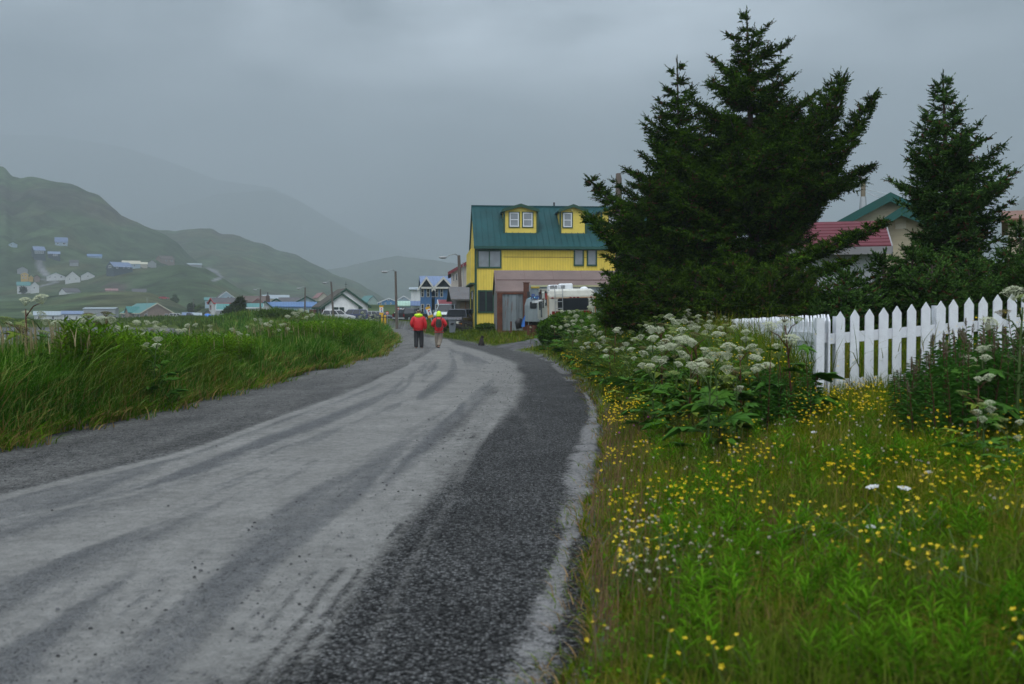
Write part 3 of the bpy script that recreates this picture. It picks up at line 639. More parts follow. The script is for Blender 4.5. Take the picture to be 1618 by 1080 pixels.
def container(label, pa, pb, base, top, Y, dep, mat, posts, ribs):
    P = W(pa, base, Y); Q = W(pb, base, Y); w = Q.x-P.x; h = W(pa, top, Y).z-P.z
    r = empty('shipping_container', P, 0); tag(r, label, 'container', None)
    b = MB(); n = int(w/ribs); pts = []
    for i in range(n):
        x = w*i/n; e = w/n
        pts += [(x, 0), (x+e*.35, 0), (x+e*.5, .05), (x+e*.85, .05)]
    pts.append((w, 0)); pts += [(w, dep), (0, dep)]
    b.prism([(p[0], p[1]) for p in pts], .08, h-.08, 'z'); b.build('corrugated_body', mat, r)
    b = MB(); b.box(-.03, w+.03, -.05, dep+.03, h-.08, h+.04); b.box(-.03, w+.03, -.05, .1, -.8, .08); b.build('top_rail', posts[2], r)
    b = MB(); b.box(-.06, .26 if posts[0] else .1, -.09, .1, -.8, h+.02); b.build('corner_post', posts[1], r)
    b = MB(); b.box(w-.12, w+.04, -.09, .1, -.8, h+.02); b.build('corner_post', posts[1], r)
    if posts[0]:
        b = MB()
        for x in (w*.3, w*.45, w*.72, w*.88): b.cyl((x, -.1, .1), (x, -.1, h-.1), .025, n=6)
        b.build('lock_rod', mat, r)
    return r, w, h
container('short grey container end streaked with rust, between shed wall and rusty post', 787, 829.5, 524, 462.5, 60.5, 6, contm, (True, rustm, rustm), .55)
r, w, h = container('long grey container with pale yellow top edge right behind the camper', 836, 992, 519, 451, 61.2, 2.5, contm2, (False, contm2, mt('pale_yellow_rail', (.38, .36, .22), rust=.1)), 1.1)
b = MB(); z = W(840, 452, 61.2).z-W(836, 519, 61.2).z; b.box(.08, .62, -.062, -.055, z-.12, z-.02); hz = b.build('hazard_label', mt('hazard_yellow', (.6, .42, .03)), r)
b = MB()
for k in range(8): b.box(.10+k*.065, .13+k*.065, -.068, -.062, z-.1, z-.04)
b.build('hazard_lettering', BLACK, hz)
P = W(831.5, 519, 60); b = MB(); b.box(-.17, .17, -.12, .12, -.6, W(830, 446.5, 60).z-P.z); b.box(-.17, .17, -.14, -.12, 1.9, 2.0); b.box(-.22, .22, -.15, .15, W(830, 446.5, 60).z-P.z, W(830, 445.8, 60).z-P.z)
o = b.build('steel_post', rustm); o.location = P; tag(o, 'tall thick rusty steel post at the joint of the two grey containers', 'post')
for px, py0, py1, Y, lb in ((836.5, 514, 540, 53, 'left of two short dark rusty posts in the grass before the camper'), (844, 514, 540, 53, 'right of two short dark rusty posts in the grass before the camper'), (807.5, 508, 525, 58, 'thin rusty stake before the rust-streaked container')):
    P = W(px, py1, Y); rr = .13 if Y == 53 else .05
    b = MB(); b.cyl((0, 0, -.3), (0, 0, W(px, py0, Y).z-P.z), rr); b.cyl((0, 0, W(px, py0, Y).z-P.z), (0, 0, W(px, py0, Y).z-P.z+.02), rr*1.08)
    o = b.build('rusty_post', rustm); o.location = P; tag(o, lb, 'post', 'short rusty posts')
# blue and black tarp bundle by the container
P = W(823, 519, 58); b = MB(); b.tube([(-.1, 0, 0), (-.15, 0, .35), (-.05, 0, .62)], [.17, .2, .12], 8); o = b.build('outboard_motor', BLACK, smooth=True); o.location = P; tag(o, 'dark bundle with blue cloth leaning on the rusty container', 'bundle')
b = MB(); b.add([(0, -.1, .1), (.22, -.1, .12), (.25, -.05, .8), (.1, -.12, .55), (0, .05, .1), (.22, .05, .12), (.25, .05, .8), (.1, .05, .55)], [(0, 1, 2, 3), (7, 6, 5, 4), (0, 4, 5, 1), (1, 5, 6, 2), (2, 6, 7, 3), (3, 7, 4, 0)]); b.build('blue_cloth', mt('blue_tarp', (.05, .2, .65)), o)

def wheel(root, x, y, z, r, wd, name='wheel'):
    b = MB(); b.cyl((x-wd/2, y, z), (x+wd/2, y, z), r, n=18); t = b.build(name, None, root); t.data.materials.append(RUBBER)
    b = MB()
    for sg in (-1, 1): b.cyl((x+sg*wd*.5, y, z), (x+sg*(wd*.5+.015), y, z), r*.62, r*.55, n=14)
    b.build('rim', METALGREY, t)
def place(root, px, py, Y, yaw): root.location = W(px, py, Y); root.rotation_euler = (0, 0, yaw)

# camper: local frame, rear face at y=0 looking to -y, width x 0..w
P = W(866.5, 517, 50); cw = 2.42
rv = empty('camper', P, -R(1.5)); tag(rv, 'white motorhome seen from the rear with roof ladder and dark window, parked by the containers', 'motorhome')
rv.rotation_euler = (0, -R(1.6), R(3.2))
top = W(866, 457, 50).z-P.z
rvw = mt('camper_white_panels', (.52, .52, .46), rough=.4, sid=('Z', .13), dirt=.25); tan_s = mt('tan_stripe', (.42, .24, .12)); 
b = MB(); b.loft([[(x, y, z) for (x, y) in ((.0, .12), (.12, 0), (cw-.12, 0), (cw, .12), (cw, 5.6), (0, 5.6))] for z in (.35, top-.35)]+[[(x, y, top-.1) for (x, y) in ((.05, .2), (.15, .08), (cw-.15, .08), (cw-.05, .2), (cw-.05, 5.6), (.05, 5.6))], [(x, y, top) for (x, y) in ((.2, .4), (.25, .3), (cw-.25, .3), (cw-.2, .4), (cw-.2, 5.5), (.2, 5.5))]])
body = b.build('body', rvw, rv)
b = MB(); b.box(.05, cw-.05, 5.6, 6.9, .4, 1.5); b.prism([(5.6, 1.5), (6.3, 1.5), (5.9, 2.05), (5.6, 2.05)], .1, cw-.1, 'x'); b.box(.1, cw-.1, 5.6, 6.6, 2.08, top-.15); b.build('cab', rvw, rv)
b = MB(); b.box(.1, cw-.1, -.012, .1, top-.46, top-.42); b.box(-.014, .1, .14, 5.5, top-.46, top-.42); b.box(-.01, .035, .02, .10, .3, top-.3); b.box(cw-.04, cw+.01, .02, .1, .3, top-.3); b.build('stripe', tan_s, rv)
for x in (.24, 1.16, 1.34, 1.53, 2.2):
    b = MB(); b.dome((0, 0, 0), .06, .03, 8, 2); b.m = Matrix.Identity(4); q = b.build('marker_light', mt('dark_red_lens', (.16, .008, .01), rough=.2), rv); q.location = (x, -.012, top-.435); q.rotation_euler = (R(90), 0, 0); q.scale = (1.2, .6, 1)
def rrect(x0, x1, z0, z1, r, n=5):
    o = []
    for cx, cz, a0 in ((x1-r, z1-r, 0), (x0+r, z1-r, 90), (x0+r, z0+r, 180), (x1-r, z0+r, 270)):
        for k in range(n+1):
            a = R(a0+90*k/n); o.append((cx+r*math.cos(a), cz+r*math.sin(a)))
    return o
zt = W(0, 471.5, 50).z-P.z; zb2 = W(0, 491, 50).z-P.z
b = MB().prism(rrect(.5, 2.06, zb2, zt, .1), -.03, .05, 'y'); wf = b.build('rear_window', BLACK, rv)
MB().prism(rrect(.54, 2.02, zb2+.04, zt-.04, .08), -.036, -.03, 'y').build('pane', DARKGLASS, wf)
MB().box(.7, .74, -.04, -.036, zb2+.05, zt-.05).build('window_bar', BLACK, wf)
b = MB()
for x in (.36, .74): b.tube([(x, -.12, .45), (x, -.14, top-.3), (x, -.1, top+.12), (x, .1, top+.2), (x, .35, top+.2)], .02, 6)
for z in np.arange(.6, top-.1, .34): b.cyl((.36, -.13, float(z)), (.74, -.13, float(z)), .017, n=6)
b.build('ladder', METALGREY, rv)
for (x0, x1, y0, hh) in ((.1, .62, .5, .24), (.68, 1.38, .8, .3)):
    b = MB(); b.cbox(x0, x1, y0, y0+.8, top-.02, top+hh, .05); a = b.build('roof_unit', WHITE, rv)
    b = MB()
    for k in range(4): b.box(x0+.08, x1-.08 if x0 < .5 else x0+.3, y0-.012, y0-.001, top+.05+k*.045, top+.07+k*.045)
    b.build('vent_grille', BLACK, a)
b = MB(); b.dome((1.95, .8, top-.02), .22, .14, 14, 4); b.build('roof_vent', WHITE, rv, smooth=True)
b = MB(); b.box(.2, .68, -.03, .06, .62, .8); b.build('tail_light', mt('dark_red_lens', (.16, .008, .01)), rv)
b = MB(); b.box(1.75, 2.2, -.03, .06, .62, .8); b.build('tail_light', mt('dark_red_lens', (.16, .008, .01)), rv)
b = MB(); b.cbox(-.02, cw+.02, -.16, 0, .28, .5, .04); b.build('bumper', mt('dull_chrome', (.3, .3, .3), .35, .8), rv)
for (y0, y1, z0, z1) in ((.45, 1.3, 1.1, 1.85), (2.2, 2.9, 1.0, 1.5), (3.4, 4.0, .5, 2.0), (4.3, 5.0, .9, 1.9)):
    b = MB(); b.box(-.03, 0, y0, y1, z0, z1); q = b.build('side_window', BLACK, rv); MB().box(-.036, -.03, y0+.05, y1-.05, z0+.05, z1-.05).build('pane', DARKGLASS, q)
b = MB(); b.box(-.05, -.036, .18, .6, 1.42, 1.72); b.build('red_panel', mt('bright_red', (.6, .04, .03)), rv)
b = MB(); b.cyl((-.15, 5.7, 1.5), (-.5, 5.9, 1.75), .02); b.box(-.6, -.45, 5.85, 5.95, 1.6, 1.95); b.build('wing_mirror', BLACK, rv)
b = MB(); b.tube([(-.02, 3.3, top-.5), (-.35, 3.4, top-.6)], .05); b.box(-.4, -.2, 3.0, 5.2, top-.62, top-.5); b.build('awning_case', WHITE, rv)
for x in (.3, cw-.3):
    for y in (1.2, 5.8): wheel(rv, x, y, .12, .38, .26)
b = MB(); b.cyl((.33, .05, .42), (.33, .05, .55), .06); b.build('hose_cap', WHITE, rv)

# white van partly hidden between container and camper
P = W(834.5, 516, 57.4); van = empty('delivery_van', P, R(4)); tag(van, 'grey-white van with blue letters half hidden between the container and the camper', 'van')
b = MB(); hv = W(0, 470.5, 57.4).z-P.z; b.loft([[(x, y, z) for (x, y) in ((0, 0), (1.9, 0), (1.9, 4.4), (0, 4.4))] for z in (.3, hv-.4)]+[[(x, y, hv) for (x, y) in ((.12, .1), (1.78, .1), (1.78, 4.2), (.12, 4.2))]]); b.build('body', mt('van_pale_grey', (.24, .29, .31), dirt=.3), van)
b = MB(); b.loft([[(x, y, hv+.001) for (x, y) in ((.14, .12), (1.76, .12), (1.76, 3), (.14, 3))], [(x, y, hv+.06) for (x, y) in ((.3, .3), (1.6, .3), (1.6, 2.8), (.3, 2.8))]]); b.build('roof', mt('light_blue_roof', (.12, .45, .62)), van)
b = MB(); b.prism(rrect(.1, .5, 1.05, 1.45, .08), -.02, .02, 'y'); wv = b.build('rear_window', BLACK, van); MB().prism(rrect(.13, .47, 1.08, 1.42, .06), -.026, -.02, 'y').build('pane', DARKGLASS, wv)
cu = bpy.data.curves.new('blue_lettering', 'FONT'); cu.body = 'Re'; cu.size = .42; cu.extrude = .006; cu.shear = .25; cu.offset = .012
tmp = bpy.data.objects.new('tmp_text', cu); COL.objects.link(tmp)
me = bpy.data.meshes.new_from_object(tmp.evaluated_get(bpy.context.evaluated_depsgraph_get())); bpy.data.objects.remove(tmp)
me.materials.clear(); me.materials.append(mt('navy_letters', (.02, .06, .25))); o = bpy.data.objects.new('blue_lettering', me); COL.objects.link(o); o.parent = van; o.location = (.12, -.012, 1.6); o.rotation_euler = (R(90), 0, 0)
for x in (.2, 1.7):
    for y in (.9, 3.6): wheel(van, x, y, .05, .33, .2)

# ================================================================ vehicles
def car(label, kind, col, px, py, Y, yaw, name=None, cat=None, group='parked vehicles'):
    """local: length along x (nose at +x), width y, ground z=0"""
    paint = pm('paint_'+'_'.join('%d' % int(c*100) for c in col), col, rough=.28, metal=.2, var=.05, dirt=.15, spec=.6)
    L_, Wd = {'wagon': (4.7, 1.8), 'sedan': (4.6, 1.75), 'pickup': (5.3, 1.9), 'jeep': (4.2, 1.85), 'suv': (4.6, 1.85)}[kind]
    r = empty(name or {'pickup': 'pickup_truck'}.get(kind, 'parked_car')); tag(r, label, cat or {'pickup': 'pickup', 'jeep': 'jeep'}.get(kind, 'car'), group)
    hw = Wd/2; hl = L_/2
    prof = {  # lower body side profile (x, z) over the top
     'wagon': [(-hl, .55), (-hl+.03, .95), (hl-1.25, .98), (hl-.25, .82), (hl, .62)], 'suv': [(-hl, .6), (-hl+.03, 1.02), (hl-1.2, 1.05), (hl-.15, .98), (hl, .7)],
     'sedan': [(-hl, .55), (-hl+.05, .92), (-hl+.8, .95), (hl-1.35, .93), (hl-.3, .78), (hl, .58)], 'pickup': [(-hl, .6), (-hl+.02, 1.08), (-.4, 1.08), (hl-1.5, 1.08), (hl-.15, .98), (hl, .75)],
     'jeep': [(-hl, .65), (-hl+.02, 1.12), (hl-1.35, 1.15), (hl-.12, 1.12), (hl, .9)]}[kind]
    cab = {'wagon': (-hl+.1, -hl+.35, hl-2.0, hl-1.2, 1.62), 'suv': (-hl+.08, -hl+.3, hl-1.75, hl-1.15, 1.72), 'sedan': (-hl+.55, -hl+1.15, hl-2.15, hl-1.35, 1.42), 'pickup': (-.55, -.4, hl-2.3, hl-1.55, 1.72), 'jeep': (-hl+.1, -hl+.2, hl-1.55, hl-1.3, 1.78)}[kind]
    poly = prof+[(hl, .38), (hl-.1, .28), (-hl+.1, .28), (-hl, .4)]
    b = MB(); n = len(poly)
    ring = lambda y, k: [(p[0]*(1-k*.02), y, p[1]-(k*.05 if p[1] > .8 else 0)) for p in poly]
    b.loft([ring(-hw, 1), ring(-hw+.1, 0), ring(hw-.1, 0), ring(hw, 1)]); b.build('body', paint, r)
    x0, x1, x2, x3, zt = cab; zb = (1.1 if kind in ('jeep', 'pickup') else 1.0 if kind == 'suv' else .93)-.03
    b = MB(); b.loft([[(x0, -hw+.06, zb), (x3, -hw+.06, zb), (x3, hw-.06, zb), (x0, hw-.06, zb)], [(x1, -hw+.24, zt-.05), (x2, -hw+.24, zt-.05), (x2, hw-.24, zt-.05), (x1, hw-.24, zt-.05)]])
    cb = b.build('windows', DARKGLASS, r)
    b = MB(); b.loft([[(x1-.05, -hw+.2, zt-.07), (x2+.05, -hw+.2, zt-.07), (x2+.05, hw-.2, zt-.07), (x1-.05, hw-.2, zt-.07)], [(x1+.06, -hw+.28, zt), (x2-.08, -hw+.28, zt), (x2-.08, hw-.28, zt), (x1+.06, hw-.28, zt)]]); b.build('roof', paint, r)
    b = MB()
    mids = [0., .35, .68, 1.] if kind in ('wagon', 'suv', 'jeep') else [0, .5, 1.]
    for sg in (-1, 1):
        for m in mids:
            xb = x0+(x3-x0)*m; xt = x1+(x2-x1)*m
            b.tube([(xb, sg*(hw-.055), zb), (xt, sg*(hw-.235), zt-.05)], .045, 4)
    b.build('pillar', paint, r)
    for sg in (-1, 1):
        b = MB(); b.cbox(hl-.06, hl+.02, sg*(hw-.38)-.17, sg*(hw-.38)+.17, .62, .8, .02); b.build('headlight', mt('lamp_glass', (.5, .5, .45), .15), r)
        b = MB(); b.box(-hl-.02, -hl+.06, sg*(hw-.16)-.1, sg*(hw-.16)+.1, .68, .98); b.build('tail_light', mt('dark_red_lens', (.16, .008, .01)), r)
        b = MB(); b.cyl((x3-.25, sg*hw, zb+.06), (x3-.25, sg*(hw+.16), zb+.1), .03); b.cbox(x3-.32, x3-.2, min(sg*(hw+.1), sg*(hw+.28)), max(sg*(hw+.1), sg*(hw+.28)), zb+.02, zb+.2, .02); b.build('wing_mirror', BLACK if kind == 'jeep' else paint, r)
    b = MB(); b.cbox(hl-.08, hl+.08, -hw+.05, hw-.05, .35, .55, .03); b.build('bumper', BLACK if kind != 'pickup' else METALGREY, r)
    b = MB(); b.cbox(-hl-.08, -hl+.06, -hw+.05, hw-.05, .38, .56, .03); b.build('bumper', BLACK if kind != 'pickup' else METALGREY, r)
    if kind == 'jeep':
        b = MB()
        for k in range(7): b.box(hl-.01, hl+.025, -.36+k*.11, -.31+k*.11, .72, 1.0)
        b.build('grille', BLACK, r)
        for sg in (-1, 1):
            b = MB(); b.cbox(hl-1.1, hl+.02, min(sg*(hw-.1), sg*(hw+.08)), max(sg*(hw-.1), sg*(hw+.08)), .72, .85, .03); b.build('fender', BLACK, r)
            b = MB(); b.cbox(hl-.05, hl+.03, sg*(hw-.14)-.08, sg*(hw-.14)+.08, .58, .66, .01); b.build('turn_signal', mt('amber_lens', (.6, .22, .02)), r)
    elif kind in ('suv', 'wagon', 'pickup', 'sedan'):
        b = MB(); b.box(hl-.02, hl+.02, -.45, .45, .6, .76); b.build('grille', BLACK, r)
    if kind == 'pickup':
        b = MB(); b.box(-hl+.12, -.65, -hw+.14, hw-.14, 1.05, 1.095); b.build('truck_bed', BLACK, r)
    wr = .38 if kind in ('jeep', 'pickup') else .33
    for x in (-hl+.85, hl-.85):
        for sg in (-1, 1):
            b = MB(); yy = sg*(hw-.1); b.cyl((x, yy-.11, wr), (x, yy+.11, wr), wr, n=18); t = b.build('wheel', RUBBER, r)
            b = MB(); b.cyl((x, yy+sg*.11, wr), (x, yy+sg*.125, wr), wr*.62, wr*.5, n=12); b.build('rim', METALGREY, t)
    r.location = W(px, py, Y); r.rotation_euler = (0, 0, yaw)
    return r
car('white wagon parked in front of the white house with green edged gables', 'wagon', (.62, .63, .64), 535, 507.5, 140, R(8), group=None)
car('dark navy sedan parked behind the two yellow bollards', 'sedan', (.02, .03, .05), 607, 507.5, 160, R(-25))
car('silver grey car just behind the dark navy sedan', 'suv', (.42, .44, .46), 594, 506, 182, R(25))
car('white pickup facing the road beside the tall lamp pole', 'pickup', (.5, .5, .48), 640, 507.5, 135, R(-100))
car('black low pickup behind the left walker', 'pickup', (.012, .014, .018), 650, 508.5, 122, R(60))
car('pale silver wagon behind the right walker', 'suv', (.20, .25, .27), 707, 510, 90, R(-95))
car('dark blue-black off-road car with upright grille beside the yellow house', 'jeep', (.018, .024, .04), 725.5, 523, 79.5, R(-104))
car('white and grey boat-like van at the right end of the tan building', 'wagon', (.6, .62, .63), 281, 503.5, 285, R(5))
car('dark green-black pickup before the low blue-roofed building', 'pickup', (.02, .03, .03), 299, 504, 270, R(0))
car('dark car half hidden in front of the warehouse', 'sedan', (.06, .055, .06), 181, 506.3, 295, R(20))
car('tiny red car on the green slope left of the dark bush', 'sedan', (.4, .03, .04), 259, 472.5, hill_hit(259, 472)-3, R(30))
car('navy hatchback peeking out behind the white wagon', 'suv', (.03, .045, .12), 557, 507, 146, R(185))

# slatted fence panel before the jeep, debris
P = W(725, 524, 71); r = empty('slat_fence', P, R(-3)); tag(r, 'short dark slatted fence in front of the off-road car', 'fence')
for k in range(9):
    b = MB(); b.box(k*.11, k*.11+.05, 0, .03, 0, .95-.02*k); b.build('picket', mt('dark_slats', (.02, .02, .022), rough=.9), r)
b = MB(); b.box(-.03, 1.0, .03, .06, .62, .69); b.box(-.03, 1.0, .03, .06, .2, .27); b.build('rail', mt('dark_slats', (.035, .03, .028)), r)
# grey bin between jeep and road
P = W(715, 525, 71.5); b = MB(); b.loft([[(-.2, -.2, 0), (.2, -.2, 0), (.2, .2, 0), (-.2, .2, 0)], [(-.27, -.25, .9), (.27, -.25, .9), (.27, .25, .9), (-.27, .25, .9)]]); b.cbox(-.3, .3, -.28, .28, .9, 1.0, .03)
o = b.build('trash_bin', mt('grey_bin', (.13, .15, .17))); o.location = P; tag(o, 'grey bin with lid standing left of the off-road car', 'bin')
b = MB(); b.tube([(-.3, -.05, .55), (0, -.3, .65), (.3, -.05, .6)], .05, 6); b.build('black_lid_strap', BLACK, o)

# ================================================================ poles and lamps
def lamp_post(label, pxb, pyb, pxt, pyt, Y, hx, hy, r0=.16, wood=True, gz=None):
    P = W(pxb, pyb, Y); T = W(pxt, pyt, Y)-P
    r = empty('street_lamp', P); tag(r, label, 'street lamp', 'street lamps along the village road')
    b = MB(); b.cyl((0, 0, -.5), T, r0, r0*.68, 12); b.build('pole', WOODGREY if wood else METALGREY, r)
    Hh = W(hx, hy, Y-1)-P
    b = MB(); s = Vector(T)*.985; m = (s+Hh)/2+Vector((0, 0, .22)); b.tube([s, s*.45+m*.55+Vector((0, 0, .12)), m*.6+Hh*.4+Vector((0, 0, .05)), Hh], .045, 6); b.build('arm', METALGREY, r)
    b = MB(); u = (Hh-s).normalized(); u.z *= .2; e = Hh+u*.75
    b.tube([Hh-u*.1, Hh+u*.1, Hh+u*.55, e], [.06, .13, .12, .05], 8); b.build('lamp_head', mt('lamp_head_grey', (.34, .35, .36), .5), r, smooth=True)
    return r
lamp_post('grey street lamp on a tall pole standing right behind the left walker', 627, 512, 625, 428.3, 105, 611, 429.5, .16)
lp = lamp_post('street lamp on a leaning pole above the weathered grey garage', 729.5, 503, 725, 403, 92, 704, 406.5, .2)
b = MB(); b.cyl((.32, .05, 0), (.12, .05, 5.2), .035); b.build('conduit', METALGREY, lp)
lamp_post('street lamp on a leaning pole in front of the white green-edged house', 527.5, 505, 523.2, 445, 135, 515, 447, .16)
lamp_post('street lamp before the right end of the long blue-roofed building', 481.5, 499, 482.3, 454, 160, 474, 455.5, .15)
lamp_post('street lamp between the teal cottage and the dark spruce', 411.2, 500, 411.5, 456.5, 178, 404.5, 457.5, .15)
# old wooden pole between the spruce boughs
P = W(978, 512, 45); P.z = g1(P.x, P.y); b = MB(); T = W(977.5, 273.5, 45)-P
b.tube([(0, 0, -.4), T*.5, T*.97, T+Vector((-.02, 0, 0))], [.17, .155, .14, .1], 12)
o = b.build('utility_pole', WOODGREY); o.location = P; tag(o, 'old bare wooden pole rising through the left boughs of the big spruce', 'pole')
b = MB(); b.cyl((.04, -.15, 4.4), (.04, -.3, 4.4), .03); b.cyl((.02, 0, 5.6), (.3, 0, 5.62), .02); b.build('insulator_peg', METALGREY, o)
# tiny antenna pole before tan building
P = W(232.5, 505, 285); b = MB(); b.cyl((0, 0, 0), (0, 0, W(232.5, 469, 285).z-P.z), .07, .04); b.cyl((-.3, 0, 5.9), (.3, 0, 5.9), .03)
o = b.build('antenna_mast', METALGREY); o.location = P; tag(o, 'thin mast standing before the gable of the tan building', 'mast')
P = W(306, 490, 370); b = MB(); b.cyl((0, 0, 0), (0, 0, 4.4), .1, .08); b.cyl((-.6, 0, 4.0), (.6, 0, 4.0), .05)
o = b.build('utility_pole', WOODGREY); o.location = P; tag(o, 'short far pole beside the round dark tree', 'pole')

# signs and bollards
def bollard(px, py0, py1, Y, label):
    P = W(px, py1, Y); h = W(px, py0, Y).z-P.z
    b = MB(); b.cyl((0, 0, -.3), (0, 0, h-.03), .1, .1, 12); b.dome((0, 0, h-.03), .1, .06, 12, 3); o = b.build('bollard', mt('yellow_bollard_paint', (.62, .36, .02), rough=.5, rust=.05)); o.location = P
    tag(o, label, 'bollard', 'yellow bollards by the road'); b = MB(); b.cyl((0, 0, h*.72), (0, 0, h*.78), .104, n=12); b.build('band', BLACK, o)
bollard(603.8, 497.5, 511, 95, 'left one of the two yellow bollards, under the small yellow sign')
bollard(608.6, 498, 512, 93, 'right one of the two yellow bollards beside the dark sedan')
def hazard_sign(label, px, py, Y, tilt, post):
    P = W(px, py, Y); r = empty('road_sign', P); r.rotation_euler = (0, tilt, 0); tag(r, label, 'sign', 'yellow and white road signs')
    yl = mt('sign_yellow', (.62, .34, .02), .5, dirt=.1)
    b = MB(); b.box(-.04, .04, .02, .06, -post, -.0); b.build('post', METALGREY, r)
    b = MB(); b.box(-.2, .2, -.01, .02, .0, .22); b.build('yellow_plate', yl, r)
    b = MB(); b.box(-.18, .18, -.012, .018, .221, .72); wp = b.build('white_plate', WHITE, r)
    b = MB(); b.box(-.06, .08, -.018, -.0121, .52, .64); b.box(-.08, -.02, -.018, -.0121, .46, .5); b.build('red_mark', mt('sign_red', (.5, .03, .03)), wp)
    b = MB(); b.box(-.02, .06, -.018, -.0121, .28, .44); b.box(-.08, .1, -.0185, -.0181, .26, .3); b.build('blue_mark', mt('sign_blue', (.03, .08, .3)), wp)
    b = MB(); b.box(-.2, .2, -.01, .02, .721, .9); b.build('yellow_plate', yl, r)
hazard_sign('leaning yellow and white sign between the two walkers', 680.8, 501.5, 80, R(-17), .9)
hazard_sign('small upright yellow and white sign above the left bollard', 602.6, 497, 97, 0, .7)
def octa(px, py, Y, rr, label, post):
    P = W(px, py, Y); P = P-Vector((0, 0, post)); r = empty('stop_sign', P); tag(r, label, 'sign', None)
    b = MB(); b.cyl((0, .03, -.3), (0, .03, post+rr*.6), .035); b.build('post', METALGREY, r)
    b = MB(); b.prism([(rr*math.cos(R(22.5+45*k)), post+rr*math.sin(R(22.5+45*k))) for k in range(8)], -.02, 0, 'y'); b.build('red_plate', mt('sign_red', (.5, .03, .03)), r)
    b = MB(); b.box(-rr*.6, rr*.6, -.026, -.0201, post-.05, post+.06); b.build('white_band', WHITE, r)
octa(612, 494, 125, .2, 'small red sign in the green behind the dark sedan', 1.2)
octa(629, 487.5, 118, .17, 'small dull red sign right beside the tall lamp pole', 2.2)

# ================================================================ houses behind the spruces
H = house('tan_green_roofed_house', 'tan lap-sided house with dark green gable roof and metal flue between the spruces', 1330, 1338, 1470, 440, 348, 312, 40, 8, True, mt('tan_lap_siding', (.42, .37, .26), sid=('Z', .17), dirt=.1), mt('deep_green_metal_roof', (.012, .10, .085), rough=.4), trim=mt('deep_green_fascia', (.01, .075, .065), rough=.4), over=.35, ev=.5, skirt=2)
r = H.root; w, h = H.w, H.h
def zq(py, y=38.): return W(1400, py, y).z-H.P.z
x0 = w*.22; x1 = w*1.18; xm = w*.58; zr = zq(337); ze = zr-(x1-xm)*.42
MB().prism([(x0+.2, -2), (x1-.3, -2), (x1-.3, ze), (xm, zr-.03), (x0+.2, ze)], -2.0, 0, 'y').build('front_wing_wall', MATS['tan_lap_siding'], r)
b = MB()
for e in (x0-.2, x1+.1): b.prism([(xm, zr), (e, ze-.1), (e, ze+.04), (xm, zr+.14)], -2.4, .6, 'y')
fr = b.build('front_wing_roof', MATS['deep_green_metal_roof'], r)
b = MB()
for e in (x0-.22, x1+.12): b.prism([(xm, zr-.16), (e, ze-.26), (e, ze+.06), (xm, zr+.16)], -2.46, -2.4, 'y')
b.build('fascia', MATS['deep_green_fascia'], fr)
b = MB(); b.box(xm-.18, xm+.2, -2.03, -2.0, zr-.62, zr-.24); b.build('gable_vent', c_siding, r)
x = w*.22; zt = W(1366, 281, 43).z-H.P.z; zb3 = W(1366, 315, 43).z-H.P.z
b = MB(); b.cyl((x, 3, zb3), (x, 3, zt-.15), .1, n=14); fl = b.build('flue', mt('weathered_flue', (.2, .17, .12), .4, .6, rust=.3), H.roof, smooth=False)
b = MB(); b.cyl((x, 3, zt-.15), (x, 3, zt), .12, n=14); b.cyl((x, 3, zt), (x, 3, zt+.1), .015, n=6); b.build('flue_cap', METALGREY, fl)
b = MB(); b.cyl((x, 3, zb3-.55), (x, 3, zb3+.08), .17, .12, n=14); b.build('flue_flashing', METALGREY, fl)
b = MB(); b.cyl((x, 3, zt-.5), (x+1.05, 3.2, zb3+.15), .012, n=5); b.cyl((x, 3, zt-.6), (x+.65, 2.5, zb3-.05), .012, n=5); b.build('guy_wire', METALGREY, fl)
tile = mt('crimson_tile_roof', (.11, .018, .028), rough=.8, sid=('Y', .32))
H = house('red_tiled_outbuilding', 'low white building with crimson tiled roof seen through the gap under the big spruce', None, 1238, 1392, 470, 393, 360, 34, 4.5, False, mt('white_lap_siding', (.36, .38, .41), sid=('Z', .2), dirt=.1), tile, trim=mt('dull_white_fascia', (.22, .22, .23)), over=.2, ev=.3, skirt=2)
b = MB(); s = H.rise/(H.d/2)
for k in range(8):
    y = -.3+k*.33; b.prism([(y, H.h+y*s+.14), (y+.33, H.h+(y+.33)*s+.15), (y+.33, H.h+(y+.33)*s+.16), (y, H.h+y*s+.175)], -.2, H.w+.2, 'x')
b.build('tile_course', tile, H.roof)
house('far_right_house', 'tan house with orange-brown roof at the far right edge behind the spruce', None, 1592, 1680, 420, 349, 338, 45, 8, False, mt('tan_lap_siding', (.42, .37, .26)), mt('orange_brown_roof', (.17, .08, .05)), wins=[('F', 1606, 1616, 362, 376, 0)], skirt=3)
